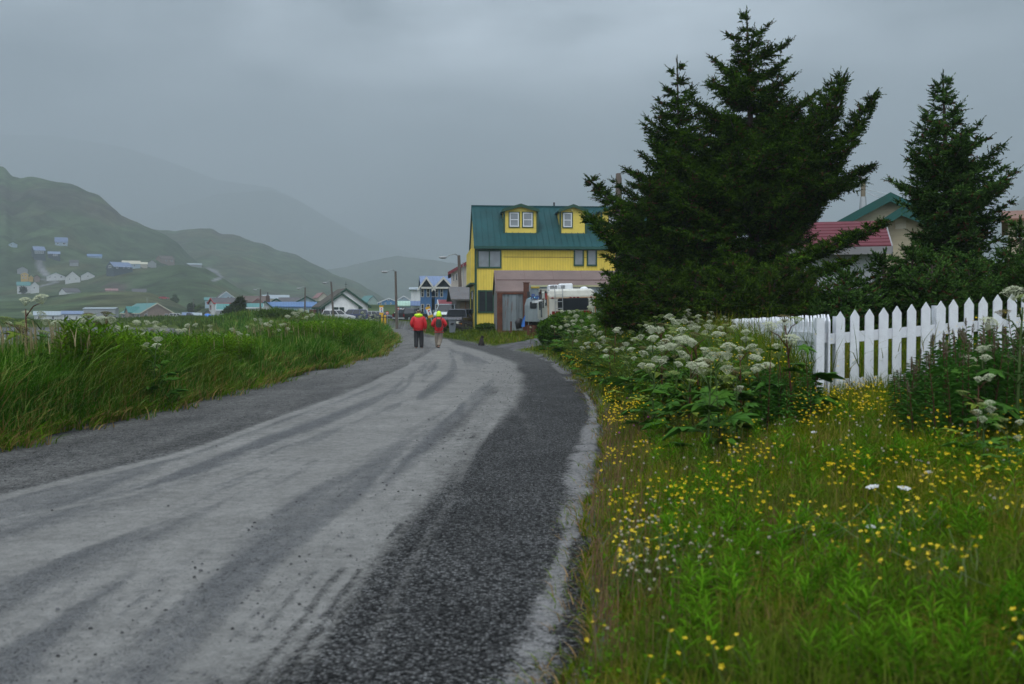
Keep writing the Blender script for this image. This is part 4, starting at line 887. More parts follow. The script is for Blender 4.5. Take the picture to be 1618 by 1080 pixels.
# ================================================================ picket fence
fw = mt('fence_white', (.64, .67, .71), rough=.6, var=.12, vs=7, dirt=.45, bump=.3, bs=60)
def picket(x, z0, z1, wd=.108, th=.02):
    b = MB(); b.prism([(-wd/2, z0), (wd/2, z0), (wd/2, z1-.085), (0, z1), (-wd/2, z1-.085)], 0, th, 'y'); return b
C0 = W(1305, 624, 12.0); 
f1 = empty('picket_fence', (C0.x, 12.0, 0), 0); tag(f1, 'white picket fence facing the road in front of the right spruces', 'fence')
pxs = [1327, 1350, 1373, 1395, 1417.5, 1440, 1462, 1484.5, 1507, 1529.5, 1552, 1574.5, 1597, 1620, 1643]
def topz(px): return W(px, np.interp(px, [1302, 1327, 1573, 1643], [496.5, 491.5, 465, 457]), 12).z
for px in pxs:
    x = W(px, 500, 12).x-C0.x; z1 = topz(px)+random.uniform(-.012, .012)
    o = picket(0, z1-1.02, z1, .108+random.uniform(-.003, .003)).build('picket', fw, f1); o.location = (x, -.02, 0); o.rotation_euler = (random.uniform(-.006, .006), random.uniform(-.005, .005), random.uniform(-.03, .03))
for py0, py1, hh in ((533, 512, .125), (606, 585, .12)):
    za = W(1327, py0, 12).z; zb = W(1573, py1, 12).z; xa = 0.03; xb = W(1643, 500, 12).x-C0.x
    sl = (zb-za)/(W(1573, 0, 12).x-W(1327, 0, 12).x)
    b = MB(); b.prism([(xa, za-sl*.2-hh/2), (xb, za+sl*(xb-.2)-hh/2), (xb, za+sl*(xb-.2)+hh/2), (xa, za-sl*.2+hh/2)], .0005, .04, 'y'); b.build('rail', fw, f1)
for px in (1327, 1484.5, 1643):
    b = MB(); x = W(px, 500, 12).x-C0.x; b.box(x-.045, x+.045, .041, .13, g1(C0.x+x, 12.1)-.3, topz(px)-.06); b.build('post', fw, f1)
# side run going back along the road bank
C1 = W(1112, 506, 29.0); dv = Vector((C1.x-C0.x, 17.0)); Ls = dv.length; ang = math.atan2(dv.y, dv.x)
f2 = empty('picket_fence', (C0.x-.02, 11.93, 0), ang); tag(f2, 'white picket fence side running back from the corner behind the cow parsnips', 'fence')
nb = 96
for k in range(nb):
    t = k/(nb-1); x = t*Ls; zt = W(1300, 496.5, 12).z*(1-t)+C1.z*t+.02*math.sin(k*.9)*.3
    wd = .2 if k == 0 else .11
    o = picket(0, zt-1.02, zt, wd).build('picket', fw, f2); o.location = (x+(0 if k else .02), -.025, 0); o.rotation_euler = (random.uniform(-.006, .006), 0, 0)
for dz in (-.28, -.86):
    b = MB(); za = W(1300, 496.5, 12).z+dz; zb = C1.z+dz; b.prism([(.0, za-.06), (Ls, zb-.06), (Ls, zb+.06), (0, za+.06)], .0, .035, 'y'); b.build('rail', fw, f2)
b = MB(); b.box(-.06, .06, .037, .13, g1(C0.x, 12)-.3, W(1300, 498, 12).z-.03); b.build('post', fw, f2)

# ================================================================ skinned figures
def skin(name, verts, edges, radii, mat, parent=None, sub=2, root=0, link=True):
    me = bpy.data.meshes.new(name); me.from_pydata(verts, edges, [])
    o = bpy.data.objects.new(name, me); COL.objects.link(o)
    m = o.modifiers.new('Skin', 'SKIN'); m.use_smooth_shade = True
    if not me.skin_vertices: me.attributes.new('tmp', 'FLOAT', 'POINT')
    sv = me.skin_vertices[0].data
    for i, r in enumerate(radii):
        sv[i].radius = r if hasattr(r, '__len__') else (r, r)
        sv[i].use_root = (i == root)
    s = o.modifiers.new('Sub', 'SUBSURF'); s.levels = sub; s.render_levels = sub
    dg = bpy.context.evaluated_depsgraph_get(); dg.update()
    m2 = bpy.data.meshes.new_from_object(o.evaluated_get(dg)); m2.name = name
    bpy.data.objects.remove(o)
    m2.materials.clear(); m2.materials.append(mat); m2.shade_smooth()
    o = bpy.data.objects.new(name, m2); COL.objects.link(o)
    if parent is not None: o.parent = parent
    return o
def chain(V, E, Rr, start, pts):
    """append points to a skin skeleton, hooked to vertex index start"""
    prev = start
    for p, r in pts:
        V.append(tuple(p)); Rr.append(r)
        if prev is not None: E.append((prev, len(V)-1))
        prev = len(V)-1
    return prev
skinm = mt('skin', (.42, .22, .15), rough=.6, var=.05, dirt=0)
redj = mt('red_rain_jacket', (.50, .012, .018), rough=.45, var=.15, vs=5, bump=.5, bs=9, dirt=.08)
lime = mt('lime_hood', (.55, .85, .02), rough=.5, var=.1, vs=8, bump=.4, bs=14, dirt=0)
def person(name, label, px, py, Y, yaw, hgt, J, trousers, jacket_hem, wide, hood_up):
    P = W(px, py, Y); s = hgt/1.8
    V = [(0, 0, .93)]; E = []; Q = [(.13, .10)]
    chest = chain(V, E, Q, 0, [((0, 0, 1.12), (.14, .1)), ((0, .01, 1.32), (.16, .11)), ((0, .0, 1.46), (.10, .08))]); ch = chest-1
    neck = chain(V, E, Q, chest, [((0, .015, 1.53), .055), ((0, .03, 1.6), .075), ((0, .035, 1.68), (.078, .092)), ((0, .03, 1.755), (.06, .07))])
    head = neck-1
    chain(V, E, Q, head, [((0, .125, 1.655), .014), ((0, .137, 1.64), .010)])              # nose
    for sg in (-1, 1): chain(V, E, Q, head, [((sg*.082, .03, 1.66), .016), ((sg*.092, .022, 1.675), .014)])   # ears
    for sg in (-1, 1):
        side = 'L' if sg < 0 else 'R'; sh, el, wr = J['arm'+side]; hipj, kn, an, toe = J['leg'+side]
        w = chain(V, E, Q, ch, [((sg*.15, 0, 1.42), .06), (sh, .055), (el, .042), (wr, .028)])
        d = (Vector(wr)-Vector(el)).normalized(); pm_ = Vector(wr)+d*.06
        w2 = chain(V, E, Q, w, [(pm_, (.036, .02))])
        side_v = d.cross(Vector((1, 0, 0))).normalized() if abs(d.x) < .8 else Vector((0, 1, 0))
        for k, ln in enumerate((.065, .078, .082, .07)):
            off = side_v*((k-1.5)*.021); b0 = pm_+off+d*.035
            chain(V, E, Q, w2, [(b0, .010), (b0+d*ln*.55+Vector((-sg*.010, 0, 0)), .009), (b0+d*ln*.9+Vector((-sg*.028, 0, 0)), .007)])
        chain(V, E, Q, w, [(Vector(wr)+d*.03+side_v*.035, .012), (Vector(wr)+d*.075+side_v*.055, .009)])
        k_ = chain(V, E, Q, 0, [(hipj, .088), (kn, .058), (an, .042)]); chain(V, E, Q, k_, [(toe, .036)])
    body = skin(name, V, E, Q, skinm, None)
    body.location = P; body.rotation_euler = (0, 0, yaw); body.scale = (s, s, s); tag(body, label, 'person', 'walkers in red rain jackets')
    # trousers
    V = [(0, 0, .96)]; E = []; Q = [(.17, .13)]
    for sg in (-1, 1):
        hipj, kn, an, toe = J['leg'+('L' if sg < 0 else 'R')]
        a2 = Vector(an)+Vector((0, 0, .0)); k1 = Vector(kn)*.5+Vector(hipj)*.5
        chain(V, E, Q, 0, [((hipj[0]*1.02, hipj[1], hipj[2]-.04), .13), (k1, .125), (kn, .112), ((Vector(kn)+a2)/2, .10), (a2, .094)])
    skin('trousers', V, E, Q, trousers, body)
    for sg in (-1, 1):
        _, kn, an, toe = J['leg'+('L' if sg < 0 else 'R')]; an = Vector(an); toe = Vector(toe)
        heel = an+(an-toe).normalized()*.05; heel.z = an.z-.05
        skin('shoe', [tuple(heel), tuple((an+toe)/2-Vector((0, 0, .02))), tuple(toe)], [(0, 1), (1, 2)], [.06, .062, .05], BLACK, body)
    # jacket
    zz = jacket_hem; V = [(0, 0, zz)]; E = []; Q = [(.225*wide, .165*wide)]
    top = chain(V, E, Q, 0, [((0, -.01, zz+.12), (.235*wide, .17*wide)), ((0, -.01, 1.2), (.23*wide, .17*wide)), ((0, -.005, 1.36), (.215*wide, .15*wide)), ((0, 0, 1.46), (.15, .11)), ((0, .01, 1.53), (.08, .08))])
    for sg in (-1, 1):
        sh, el, wr = J['arm'+('L' if sg < 0 else 'R')]
        m = (Vector(sh)+Vector(el))/2
        chain(V, E, Q, top-2, [((sg*.17, 0, 1.40), .105), (sh, .10), (m, .095), (el, .088), ((Vector(el)+Vector(wr))/2, .078), (Vector(wr)+(Vector(el)-Vector(wr))*.02, .06)])
    jk = skin('jacket', V, E, Q, redj, body)
    b = MB(); b.tube([(.23*wide*math.cos(t), -.005+.17*wide*math.sin(t), zz+.01) for t in np.linspace(0, 2*math.pi, 25)], .017, 6); b.build('hem', redj, jk, smooth=True)
    if hood_up:
        V = [(0, .0, 1.50)]; E = []; Q = [(.15, .12)]
        chain(V, E, Q, 0, [((0, .0, 1.58), (.135, .13)), ((0, .015, 1.68), (.128, .135)), ((0, .02, 1.765), (.09, .10)), ((0, .015, 1.80), (.045, .05))])
        skin('hood', V, E, Q, lime, body)
    else:
        n = 14; V = []; E = []; Q = []
        for k in range(n):
            t = 2*math.pi*k/n; back = .5-.5*math.sin(t)
            V.append((.135*math.cos(t), -.01+.10*math.sin(t), 1.50+.02*back)); Q.append(.05+.028*back); E.append((k, (k+1) % n))
        skin('hood', V, E, Q, lime, body)
        V = [(0, -.10, 1.42)]; E = []; Q = [(.11, .03)]; chain(V, E, Q, 0, [((0, -.12, 1.47), (.14, .05)), ((0, -.08, 1.54), (.12, .06))]); skin('hood_flap', V, E, Q, lime, body)
        V = [(0, .005, 1.63)]; E = []; Q = [(.082, .07)]; chain(V, E, Q, 0, [((0, .0, 1.68), (.086, .09)), ((0, .01, 1.74), (.08, .085))]); skin('hair', V, E, Q, mt('grey_brown_hair', (.10, .075, .06), rough=.9), body)
    return body
JA = {'armL': ((-.22, 0, 1.40), (-.315, -.05, 1.14), (-.235, .07, .98)), 'armR': ((.22, 0, 1.40), (.30, -.02, 1.12), (.29, .07, .88)),
      'legL': ((-.095, 0, .88), (-.105, .02, .49), (-.10, -.06, .10), (-.12, .07, .035)), 'legR': ((.095, 0, .88), (.12, .05, .49), (.13, .03, .09), (.16, .17, .035))}
p1 = person('person', 'walker in red jacket with lime hood down and black trousers, left one on the road', 661.5, 552.2, 47.0, R(4), 1.93, JA, mt('black_trousers', (.022, .023, .026), rough=.8, bump=.4, bs=10), .86, 1.08, False)
b = MB(); b.box(-.30, -.285, -.04, .04, 1.28, 1.31); b.build('sleeve_patch', WHITE, p1)
JB = {'armL': ((-.19, 0, 1.38), (-.31, -.04, 1.15), (-.20, .14, 1.04)), 'armR': ((.19, 0, 1.38), (.33, -.03, 1.16), (.22, .16, 1.06)),
      'legL': ((-.085, 0, .88), (-.10, .06, .49), (-.075, .10, .09), (-.09, .23, .035)), 'legR': ((.085, 0, .88), (.065, .0, .49), (-.01, -.22, .16), (.0, -.12, .05))}
p2 = person('person', 'walker in red jacket with lime hood up and khaki trousers carrying a dark backpack', 693.6, 552.0, 47.0, R(2), 1.83, JB, mt('khaki_trousers', (.21, .18, .145), rough=.85, bump=.4, bs=10), .80, .93, True)
# backpack on the second walker
V = [(0, -.22, 1.03)]; E = []; Q = [(.14, .08)]; chain(V, E, Q, 0, [((0, -.25, 1.16), (.165, .10)), ((0, -.24, 1.32), (.15, .09)), ((0, -.20, 1.43), (.10, .06))])
bp_ = skin('backpack', V, E, Q, mt('dark_olive_pack', (.022, .028, .02), rough=.85, bump=.4, bs=20), None); bp_.location = p2.location; bp_.rotation_euler = p2.rotation_euler; bp_.scale = p2.scale
tag(bp_, 'dark olive backpack on the back of the walker with raised lime hood', 'backpack')
for sg in (-1, 1):
    b = MB(); b.tube([(sg*.1, -.17, 1.42), (sg*.12, -.06, 1.50), (sg*.13, .08, 1.44), (sg*.14, .14, 1.25)], [.02]*4, 6); b.build('strap', MATS['dark_olive_pack'], bp_, smooth=True)
b = MB(); b.prism(rrect(-.11, .11, 1.03, 1.2, .04), -.365, -.33, 'y'); b.build('front_pocket', MATS['dark_olive_pack'], bp_)

# ================================================================ dog
fur = mt('dark_brown_fur', (.018, .013, .011), rough=.95, var=.5, vs=9, bump=1.0, bs=60)
V = [(0, 0, .13)]; E = []; Q = [(.12, .13)]
chest = chain(V, E, Q, 0, [((.01, .05, .24), (.105, .11)), ((.01, .10, .34), (.088, .095))])
hd = chain(V, E, Q, chest, [((.02, .11, .42), .06), ((.04, .11, .47), .062)])
chain(V, E, Q, hd, [((.11, .115, .465), .036), ((.165, .12, .452), .023)])
for sg in (-1, 1): chain(V, E, Q, hd, [((.03, .11+sg*.04, .52), .02), ((.02, .11+sg*.05, .555), .008)])
for sg in (-1, 1):
    chain(V, E, Q, chest, [((sg*.055, .16, .26), .038), ((sg*.055, .17, .12), .026), ((sg*.055, .17, .03), .024), ((sg*.055, .22, .02), .022)])
    chain(V, E, Q, 0, [((sg*.10, .06, .13), .06), ((sg*.12, .14, .10), .045), ((sg*.12, .06, .045), .026), ((sg*.12, .17, .022), .022)])
chain(V, E, Q, 0, [((-.02, -.13, .05), .035), ((-.10, -.2, .03), .028), ((-.2, -.2, .03), .014)])
dg_ = skin('dog', V, E, Q, fur); X, Yd = GP(760.5, 546.0, .0); dg_.location = (X, Yd, g1(X, Yd)+.0); dg_.scale = (1.05, 1.05, 1.05)
tag(dg_, 'small dark dog sitting at the road edge looking to the right', 'dog')
print('dog', X, Yd)
# ================================================================ ground
def project(x, y, z):
    dx = x; dy = y; dz = z-CH
    dep = dy*PC-dz*PS; up = dy*PS+dz*PC
    return CX+F*dx/np.maximum(dep, .1), CY-F*up/np.maximum(dep, .1)
rows = list(np.arange(-14, 2, .6))+list(np.arange(2, 16, .11))
while rows[-1] < 9400: rows.append(rows[-1]+max(.11, .0095*rows[-1]))
rows = sorted(rows+[float(l[0]) for l in LAYERS]); rows = np.array(rows)
uc = np.concatenate([np.linspace(-1.5, -.63, 50)[:-1], np.linspace(-.63, .63, 520), np.linspace(.63, 1.5, 50)[1:]])
YY = np.repeat(rows[:, None], len(uc), 1); wid = np.where(rows < 0, 13., rows*.999+13.); XX = uc[None, :]*wid[:, None]
ZZ = G(XX, YY)
px_, py_ = project(XX, YY, ZZ)
n1 = fbm(XX*.35, YY*.35, 4); n2 = fbm(XX*.018+5, YY*.009+9, 5); n3 = fbm(XX*.06+50, YY*.03, 4)
green = np.stack([.030+.03*n1, .050+.035*n1, .006+.006*n1], -1)
hillc = np.stack([.030+.046*n2, .052+.056*n2, .026+.024*n2], -1)*(.45+1.1*n3)[..., None]  # patch contrast paints the relief shading that soft light leaves out
kfar = smooth((YY-120)/150)[..., None]; col = green*(1-kfar)+hillc*kfar
och = smooth((n2-.52)/.12)[..., None]*.5*kfar; col = col*(1-och)+np.array([.075, .065, .035])*och
gz = np.abs(np.gradient(ZZ, axis=0)/np.maximum(np.gradient(YY, axis=0), .05)); gx = np.abs(np.gradient(ZZ, axis=1)/np.maximum(np.gradient(XX, axis=1), .05))
n4 = fbm(XX*.016+30, ZZ*.05+YY*.004, 5); steep = smooth((n4-.49)/.05)[..., None]*(smooth((YY-850)/150)*smooth((ZZ-70)/60)*(YY < 1700))[..., None]*.6
col = col*(1-steep)+np.array([.06, .052, .045])*steep
brown = smooth((n3-.47)/.1)*(YY > 450)*(YY < 700)*smooth((px_-90)/30)*smooth((215-px_)/25)*smooth((py_-444)/3)*smooth((462-py_)/3)
col = col*(1-brown[..., None]*.8)+np.array([.075, .055, .055])*brown[..., None]*.8
def track(pts, wpx):
    m = np.zeros_like(px_)
    for (a, b), (c, d) in zip(pts[:-1], pts[1:]):
        t = np.clip(((px_-a)*(c-a)+(py_-b)*(d-b))/((c-a)**2+(d-b)**2), 0, 1)
        dd = np.hypot(px_-a-t*(c-a), (py_-b-t*(d-b))*1.6); m = np.maximum(m, smooth((wpx-dd)/(wpx*.5)))
    return m*(YY > 480)
tr = np.maximum(track([(62, 413), (64, 424), (72, 433)], 8), np.maximum(track([(330, 424), (342, 430), (350, 438), (338, 443)], 4), track([(66, 441), (92, 445), (64, 452)], 2.5)))[..., None]
col = col*(1-tr)+np.array([.17, .175, .18])*tr
dl = EL(YY)-XX; dr = XX-ER(YY)
edge = np.where((dl > -1), smooth((.55-dl)/.5), 0)+np.where((dr > -1), smooth((.25-dr)/.2), 0)
edge = np.where((dl < 0) & (dr < 0), 1, np.clip(edge, 0, 1))*(YY < 240)
beach = smooth((-.18-ZZ)/.15)*(YY > 8)*(YY < 175)*(dl > 2)
drive = smooth((dr+.5)/.4)*smooth((4.2-dr)/1.5)*smooth((YY-43.8)/1.2)*smooth((50.5+dr*.3-YY)/1.5)
gv = np.maximum(np.maximum(edge, beach), drive)[..., None]
gcol = np.stack([.075+.06*n1]*3, -1)*np.array([1, 1.01, 1.04])
col = col*(1-gv)+gcol*gv
nr, nc = YY.shape; idx = np.arange(nr*nc).reshape(nr, nc)
quads = np.stack([idx[:-1, :-1], idx[:-1, 1:], idx[1:, 1:], idx[1:, :-1]], -1).reshape(-1, 4)
GM = attr_mat('ground_soil_and_grass', .95, 0, 0., 1.3, .45, .05)
_nt = GM.node_tree
go = npmesh('ground', np.stack([XX, YY, ZZ], -1).reshape(-1, 3), [quads], col.reshape(-1, 3), GM, smooth=True); tag(go, kind='structure')

# ================================================================ road
ry = [-14.]
while ry[-1] < 150: ry.append(ry[-1]+(.3 if ry[-1] < 2.5 else max(.03, .0028*ry[-1])))
ry = np.array(ry); rs = np.linspace(-.05, 1.05, 300); YR = np.repeat(ry[:, None], 300, 1)
ELr = EL(ry)[:, None]; ERr = ER(ry)[:, None]; S = rs[None, :]; XR = ELr+(ERr-ELr)*S
def tx(pts, xs_at):
    P = sorted([(GP(*p)[1], GP(*p)[0]) for p in pts]); ys = [p[0] for p in P]; xs = [p[1] for p in P]
    return np.interp(xs_at, ys, xs), ys[0], ys[-1]
TR = [([(0, 793), (143, 756), (277, 726), (346, 702), (450, 662), (560, 622), (640, 585), (690, 555)], .17, .75),
      ([(-200, 960), (0, 885), (186, 835), (390, 756), (562, 700), (650, 655), (722, 622), (781, 587), (794, 573)], .62, .85),
      ([(150, 800), (300, 735), (450, 675), (600, 620), (652, 582), (688, 560), (702, 546), (700, 535), (680, 526), (655, 520)], .30, .7),
      ([(350, 738), (480, 692), (600, 647), (647, 626), (698, 590), (704, 568), (700, 552)], .26, .75),
      ([(380, 1080), (500, 930), (600, 820), (704, 727), (755, 677), (783, 645), (807, 618), (806, 592), (787, 570), (745, 556), (705, 545), (690, 533)], .50, .9),
      ([(120, 1080), (200, 990), (262, 930), (330, 870), (420, 805), (520, 752), (620, 690), (700, 640), (738, 600), (742, 575)], .34, .65),
      ([(807, 634), (833, 665), (850, 705)], .12, .25),
      ([(-100, 1060), (0, 1010), (120, 940), (300, 850), (450, 775), (560, 720)], .28, .55),
      ([(735, 640), (738, 605), (728, 575), (720, 560)], .16, .6),
      ([(0, 830), (200, 790), (380, 735), (520, 680), (640, 620), (700, 580)], .09, .4), ([(60, 1080), (180, 960), (340, 850), (500, 760), (620, 670), (662, 610), (655, 575)], .10, .45),
      ([(300, 1080), (420, 940), (560, 810), (660, 700), (745, 620), (770, 580)], .09, .45), ([(-50, 910), (150, 865), (330, 800), (520, 700), (640, 610), (650, 570)], .09, .4),
      ([(640, 700), (700, 660), (760, 605), (775, 575), (740, 552)], .10, .4), ([(600, 600), (660, 575), (715, 562), (760, 560)], .12, .45), ([(655, 645), (650, 615), (670, 585), (700, 560)], .16, .5),
      ([(560, 1080), (620, 960), (690, 830), (740, 730), (790, 650)], .08, .30), ([(100, 1080), (260, 880), (450, 745), (600, 680), (720, 650)], .08, .35),
      ([(0, 942), (164, 869), (281, 817), (380, 767), (520, 717)], .16, -.45), ([(330, 965), (400, 885), (480, 818)], .28, -.35),
      ([(655, 645), (690, 612), (712, 596)], .2, -.4), ([(0, 1075), (100, 1000), (200, 930)], .3, -.4), ([(120, 800), (260, 762), (400, 712), (500, 672)], .26, -.5),
      ([(725, 660), (731, 640), (738, 628)], .12, -.4), ([(560, 800), (640, 730), (700, 690)], .22, -.35), ([(760, 620), (775, 605), (785, 595)], .14, -.5)]
def wob(a): return (fbm(YR*.35+a*13, YR*0+a*7, 3)-.45)*.22
Lz, _, _ = tx([(-200, 830), (0, 776), (143, 742), (277, 714), (450, 650), (560, 612), (640, 576), (670, 552), (655, 535), (640, 522)], ry)
Rz, _, _ = tx([(470, 1080), (560, 960), (650, 840), (720, 740), (775, 660), (818, 610), (815, 585), (790, 566), (755, 553), (700, 540), (660, 524)], ry)
base = smooth((XR-Lz[:, None]-wob(1)+.25)/.75)*smooth((Rz[:, None]-XR+wob(2)+.1)/.75)
D = .30*base
for i, (pts, wd, st) in enumerate(TR):
    xc, y0, y1 = tx(pts, ry); xc = xc[:, None]
    f = smooth((YR-y0+.6)/1.2)*smooth((y1+2-YR)/4.)
    slope = np.gradient(xc[:, 0], ry)[:, None]; dist = np.abs(XR-xc-wob(i+3)*.5)/np.sqrt(1+slope**2)
    ww = wd*.86*(1+.5*(fbm(YR*.5+i*9, XR*.3, 3)-.45))*(1+np.clip(YR-14, 0, 60)*.018)
    if abs(wd) > .3 or i in (2, 3, 5): rut = 1-.65*(np.sin(dist/.06*math.pi+i) > .45)*(fbm(YR*2.2, XR*3+i, 2) > .40)*(fbm(YR*.4, YR*0+i*5, 2) > .42)*(YR < 26)
    else: rut = 1
    D = D+st*smooth((ww-dist)/(ww*.75))*f*(.66 if st > 0 else .6)*rut
# dust streaks lie along the travel direction
xm = (Lz+Rz)[:, None]/2
st1 = fbm((XR-xm)*9, YR*.35, 4)-.47; st2 = fbm((XR-Lz[:, None])*4.5+9, YR*.22+5, 4)-.47; st3 = fbm((XR-Rz[:, None])*16+3, YR*.6+40, 3)-.47
D = D*(.85+.35*fbm(XR*.6, YR*.3, 3))+(.50*st1+.42*st2+.42*st3)*base*(.6+.5*D)
xs_, y0, y1 = tx([(790, 1180), (820, 1080), (857, 950), (890, 880), (908, 800), (917, 750), (931, 690), (938, 650), (930, 630)], ry)
ws = np.interp(ry, [2, 4.3, 5.5, 6.6, 8.3, 9.9, 13, 16.5, 19, 22], [.14, .14, .11, .05, .15, .2, .17, .09, .06, .0])[:, None]
strip = np.clip(1.25-np.abs(XR-xs_[:, None]+(fbm(YR*1.1, XR*0, 2)-.45)*.12)/np.maximum(ws, .01)*.85, 0, 1)*(.35+.9*fbm(XR*4+3, YR*4+8, 4))
xs2, _, _ = tx([(925, 618), (905, 592), (880, 573), (850, 559), (815, 551)], ry)
strip2 = smooth((.28-np.abs(XR-xs2[:, None]+.15))/.2)*(fbm(YR*.8, XR*2, 3) > .46)*(YR > 24)*.6
D = D+.22*smooth((YR-14)/22)*(1-base*.85)+.30*smooth((Lz[:, None]-XR+.5)/.5)*(1-base)*(.5+fbm(XR*3, YR*.4, 3)); D = np.clip(np.maximum(D, 0), 0, 1)
ZR = .045*(1-(2*S-1)**2)+.012*(fbm(XR*2, YR*.8, 3)-.5)-.03*(D*.35)
ZR = np.where((S < 0) | (S > 1), -.01, ZR)
colr = np.stack([D, np.clip(np.maximum(strip, strip2), 0, 1), base], -1)
nr, nc = YR.shape; idx = np.arange(nr*nc).reshape(nr, nc)
quads = np.stack([idx[:-1, :-1], idx[:-1, 1:], idx[1:, 1:], idx[1:, :-1]], -1).reshape(-1, 4)
def road_mat():
    m, nt, b = nodes('gravel_road'); L = nt.links
    at = N(nt, 'ShaderNodeAttribute'); at.attribute_name = 'col'; sp = N(nt, 'ShaderNodeSeparateColor'); L.new(at.outputs['Color'], sp.inputs[0])
    geo = N(nt, 'ShaderNodeNewGeometry')
    def noi(sc, det=6, rough=.6):
        n = N(nt, 'ShaderNodeTexNoise'); n.inputs['Scale'].default_value = sc; n.inputs['Detail'].default_value = det; n.inputs['Roughness'].default_value = rough; L.new(geo.outputs['Position'], n.inputs['Vector']); return n
    def vor(sc):
        n = N(nt, 'ShaderNodeTexVoronoi'); n.inputs['Scale'].default_value = sc; L.new(geo.outputs['Position'], n.inputs['Vector']); return n
    def mr(src, a, b_, c=0., d=1.):
        n = N(nt, 'ShaderNodeMapRange'); n.inputs[1].default_value = a; n.inputs[2].default_value = b_; n.inputs[3].default_value = c; n.inputs[4].default_value = d; L.new(src, n.inputs[0]); return n.outputs[0]
    def math_(op, a, b_):
        n = N(nt, 'ShaderNodeMath', operation=op)
        for i, v in enumerate((a, b_)):
            if isinstance(v, (int, float)): n.inputs[i].default_value = v
            else: L.new(v, n.inputs[i])
        return n.outputs[0]
    v1 = vor(58); v2 = vor(52); n1 = noi(9, 8, .7); n2 = noi(1.1, 5); n3 = noi(42, 3)
    hs = N(nt, 'ShaderNodeSeparateColor'); L.new(v1.outputs['Color'], hs.inputs[0])
    stone = mr(math_('POWER', hs.outputs[0], 2.2), 0, 1, .012, .20); stone = math_('MULTIPLY', stone, mr(v1.outputs['Distance'], .25, .6, 1.0, .35)); stone = math_('MULTIPLY', stone, mr(n2.outputs[0], .3, .7, .75, 1.3))
    cg = N(nt, 'ShaderNodeCombineColor'); L.new(stone, cg.inputs[0]); L.new(math_('MULTIPLY', stone, 1.02), cg.inputs[1]); L.new(math_('MULTIPLY', stone, 1.03), cg.inputs[2])
    dust = mr(n1.outputs[0], .3, .7, .13, .20); dust = math_('MULTIPLY', dust, mr(n3.outputs[0], .35, .65, .88, 1.10)); dust = math_('MULTIPLY', dust, mr(n2.outputs[0], .35, .65, .88, 1.1))
    cd = N(nt, 'ShaderNodeCombineColor'); L.new(dust, cd.inputs[0]); L.new(math_('MULTIPLY', dust, 1.0), cd.inputs[1]); L.new(math_('MULTIPLY', dust, .96), cd.inputs[2])
    mud = mr(noi(5, 8, .7).outputs[0], .3, .7, .09, .14); mud = math_('MULTIPLY', mud, mr(noi(70, 3).outputs[0], .35, .65, .86, 1.12))
    cm = N(nt, 'ShaderNodeCombineColor'); L.new(mud, cm.inputs[0]); L.new(math_('MULTIPLY', mud, 1.03), cm.inputs[1]); L.new(math_('MULTIPLY', mud, 1.06), cm.inputs[2])
    mg = N(nt, 'ShaderNodeMix', data_type='RGBA'); L.new(mr(math_('ADD', sp.outputs[2], mr(hs.outputs[2], 0, 1, -.25, .2)), .55, .95, 0., .92), mg.inputs[0]); L.new(cg.outputs[0], mg.inputs[6]); L.new(cm.outputs[0], mg.inputs[7])
    # cover of fine dust
    cov = math_('ADD', math_('MULTIPLY', sp.outputs[0], 1.25), mr(n1.outputs[0], .3, .7, -.16, .16))
    cov = math_('ADD', cov, mr(hs.outputs[1], 0, 1, -.16, .14)); cov = mr(cov, .12, .86)
    mx = N(nt, 'ShaderNodeMix', data_type='RGBA'); L.new(cov, mx.inputs[0]); L.new(mg.outputs[2], mx.inputs[6]); L.new(cd.outputs[0], mx.inputs[7])
    # stray dark stones lying on the packed dust
    s2 = N(nt, 'ShaderNodeSeparateColor'); L.new(v2.outputs['Color'], s2.inputs[0])
    patch = mr(noi(.9, 4).outputs[0], .35, .65, .95, .74)
    st = math_('MULTIPLY', math_('GREATER_THAN', s2.outputs[0], patch), mr(v2.outputs['Distance'], .16, .34, .8, 0.))
    m2 = N(nt, 'ShaderNodeMix', data_type='RGBA'); L.new(st, m2.inputs[0]); L.new(mx.outputs[2], m2.inputs[6]); m2.inputs[7].default_value = (.04, .042, .045, 1)
    ws_ = mr(math_('ADD', sp.outputs[1], math_('ADD', mr(noi(16, 10, .8).outputs[0], .3, .7, -.34, .34), mr(hs.outputs[2], 0, 1, -.14, .10))), .36, .66, 0., .92)
    wn = mr(noi(24, 5).outputs[0], .35, .6, .13, .24); cw_ = N(nt, 'ShaderNodeCombineColor'); L.new(wn, cw_.inputs[0]); L.new(wn, cw_.inputs[1]); L.new(wn, cw_.inputs[2])
    m3 = N(nt, 'ShaderNodeMix', data_type='RGBA'); L.new(ws_, m3.inputs[0]); L.new(m2.outputs[2], m3.inputs[6]); L.new(cw_.outputs[0], m3.inputs[7])
    L.new(m3.outputs[2], b.inputs['Base Color'])
    b.inputs['Specular IOR Level'].default_value = .05; L.new(mr(cov, 0, 1, .62, .85), b.inputs['Roughness'])
    inv = math_('SUBTRACT', 1.0, math_('MULTIPLY', cov, .8)); hgt = math_('MULTIPLY', math_('SUBTRACT', 1.0, v1.outputs['Distance']), inv)
    bp = N(nt, 'ShaderNodeBump'); bp.inputs['Strength'].default_value = .9; bp.inputs['Distance'].default_value = .02
    L.new(math_('ADD', math_('ADD', hgt, math_('MULTIPLY', n1.outputs[0], .5)), math_('MULTIPLY', st, .6)), bp.inputs['Height']); L.new(bp.outputs[0], b.inputs['Normal'])
    return m
ro = npmesh('road', np.stack([XR, YR, ZR], -1).reshape(-1, 3), [quads], colr.reshape(-1, 3), road_mat(), smooth=True); tag(ro, kind='structure')

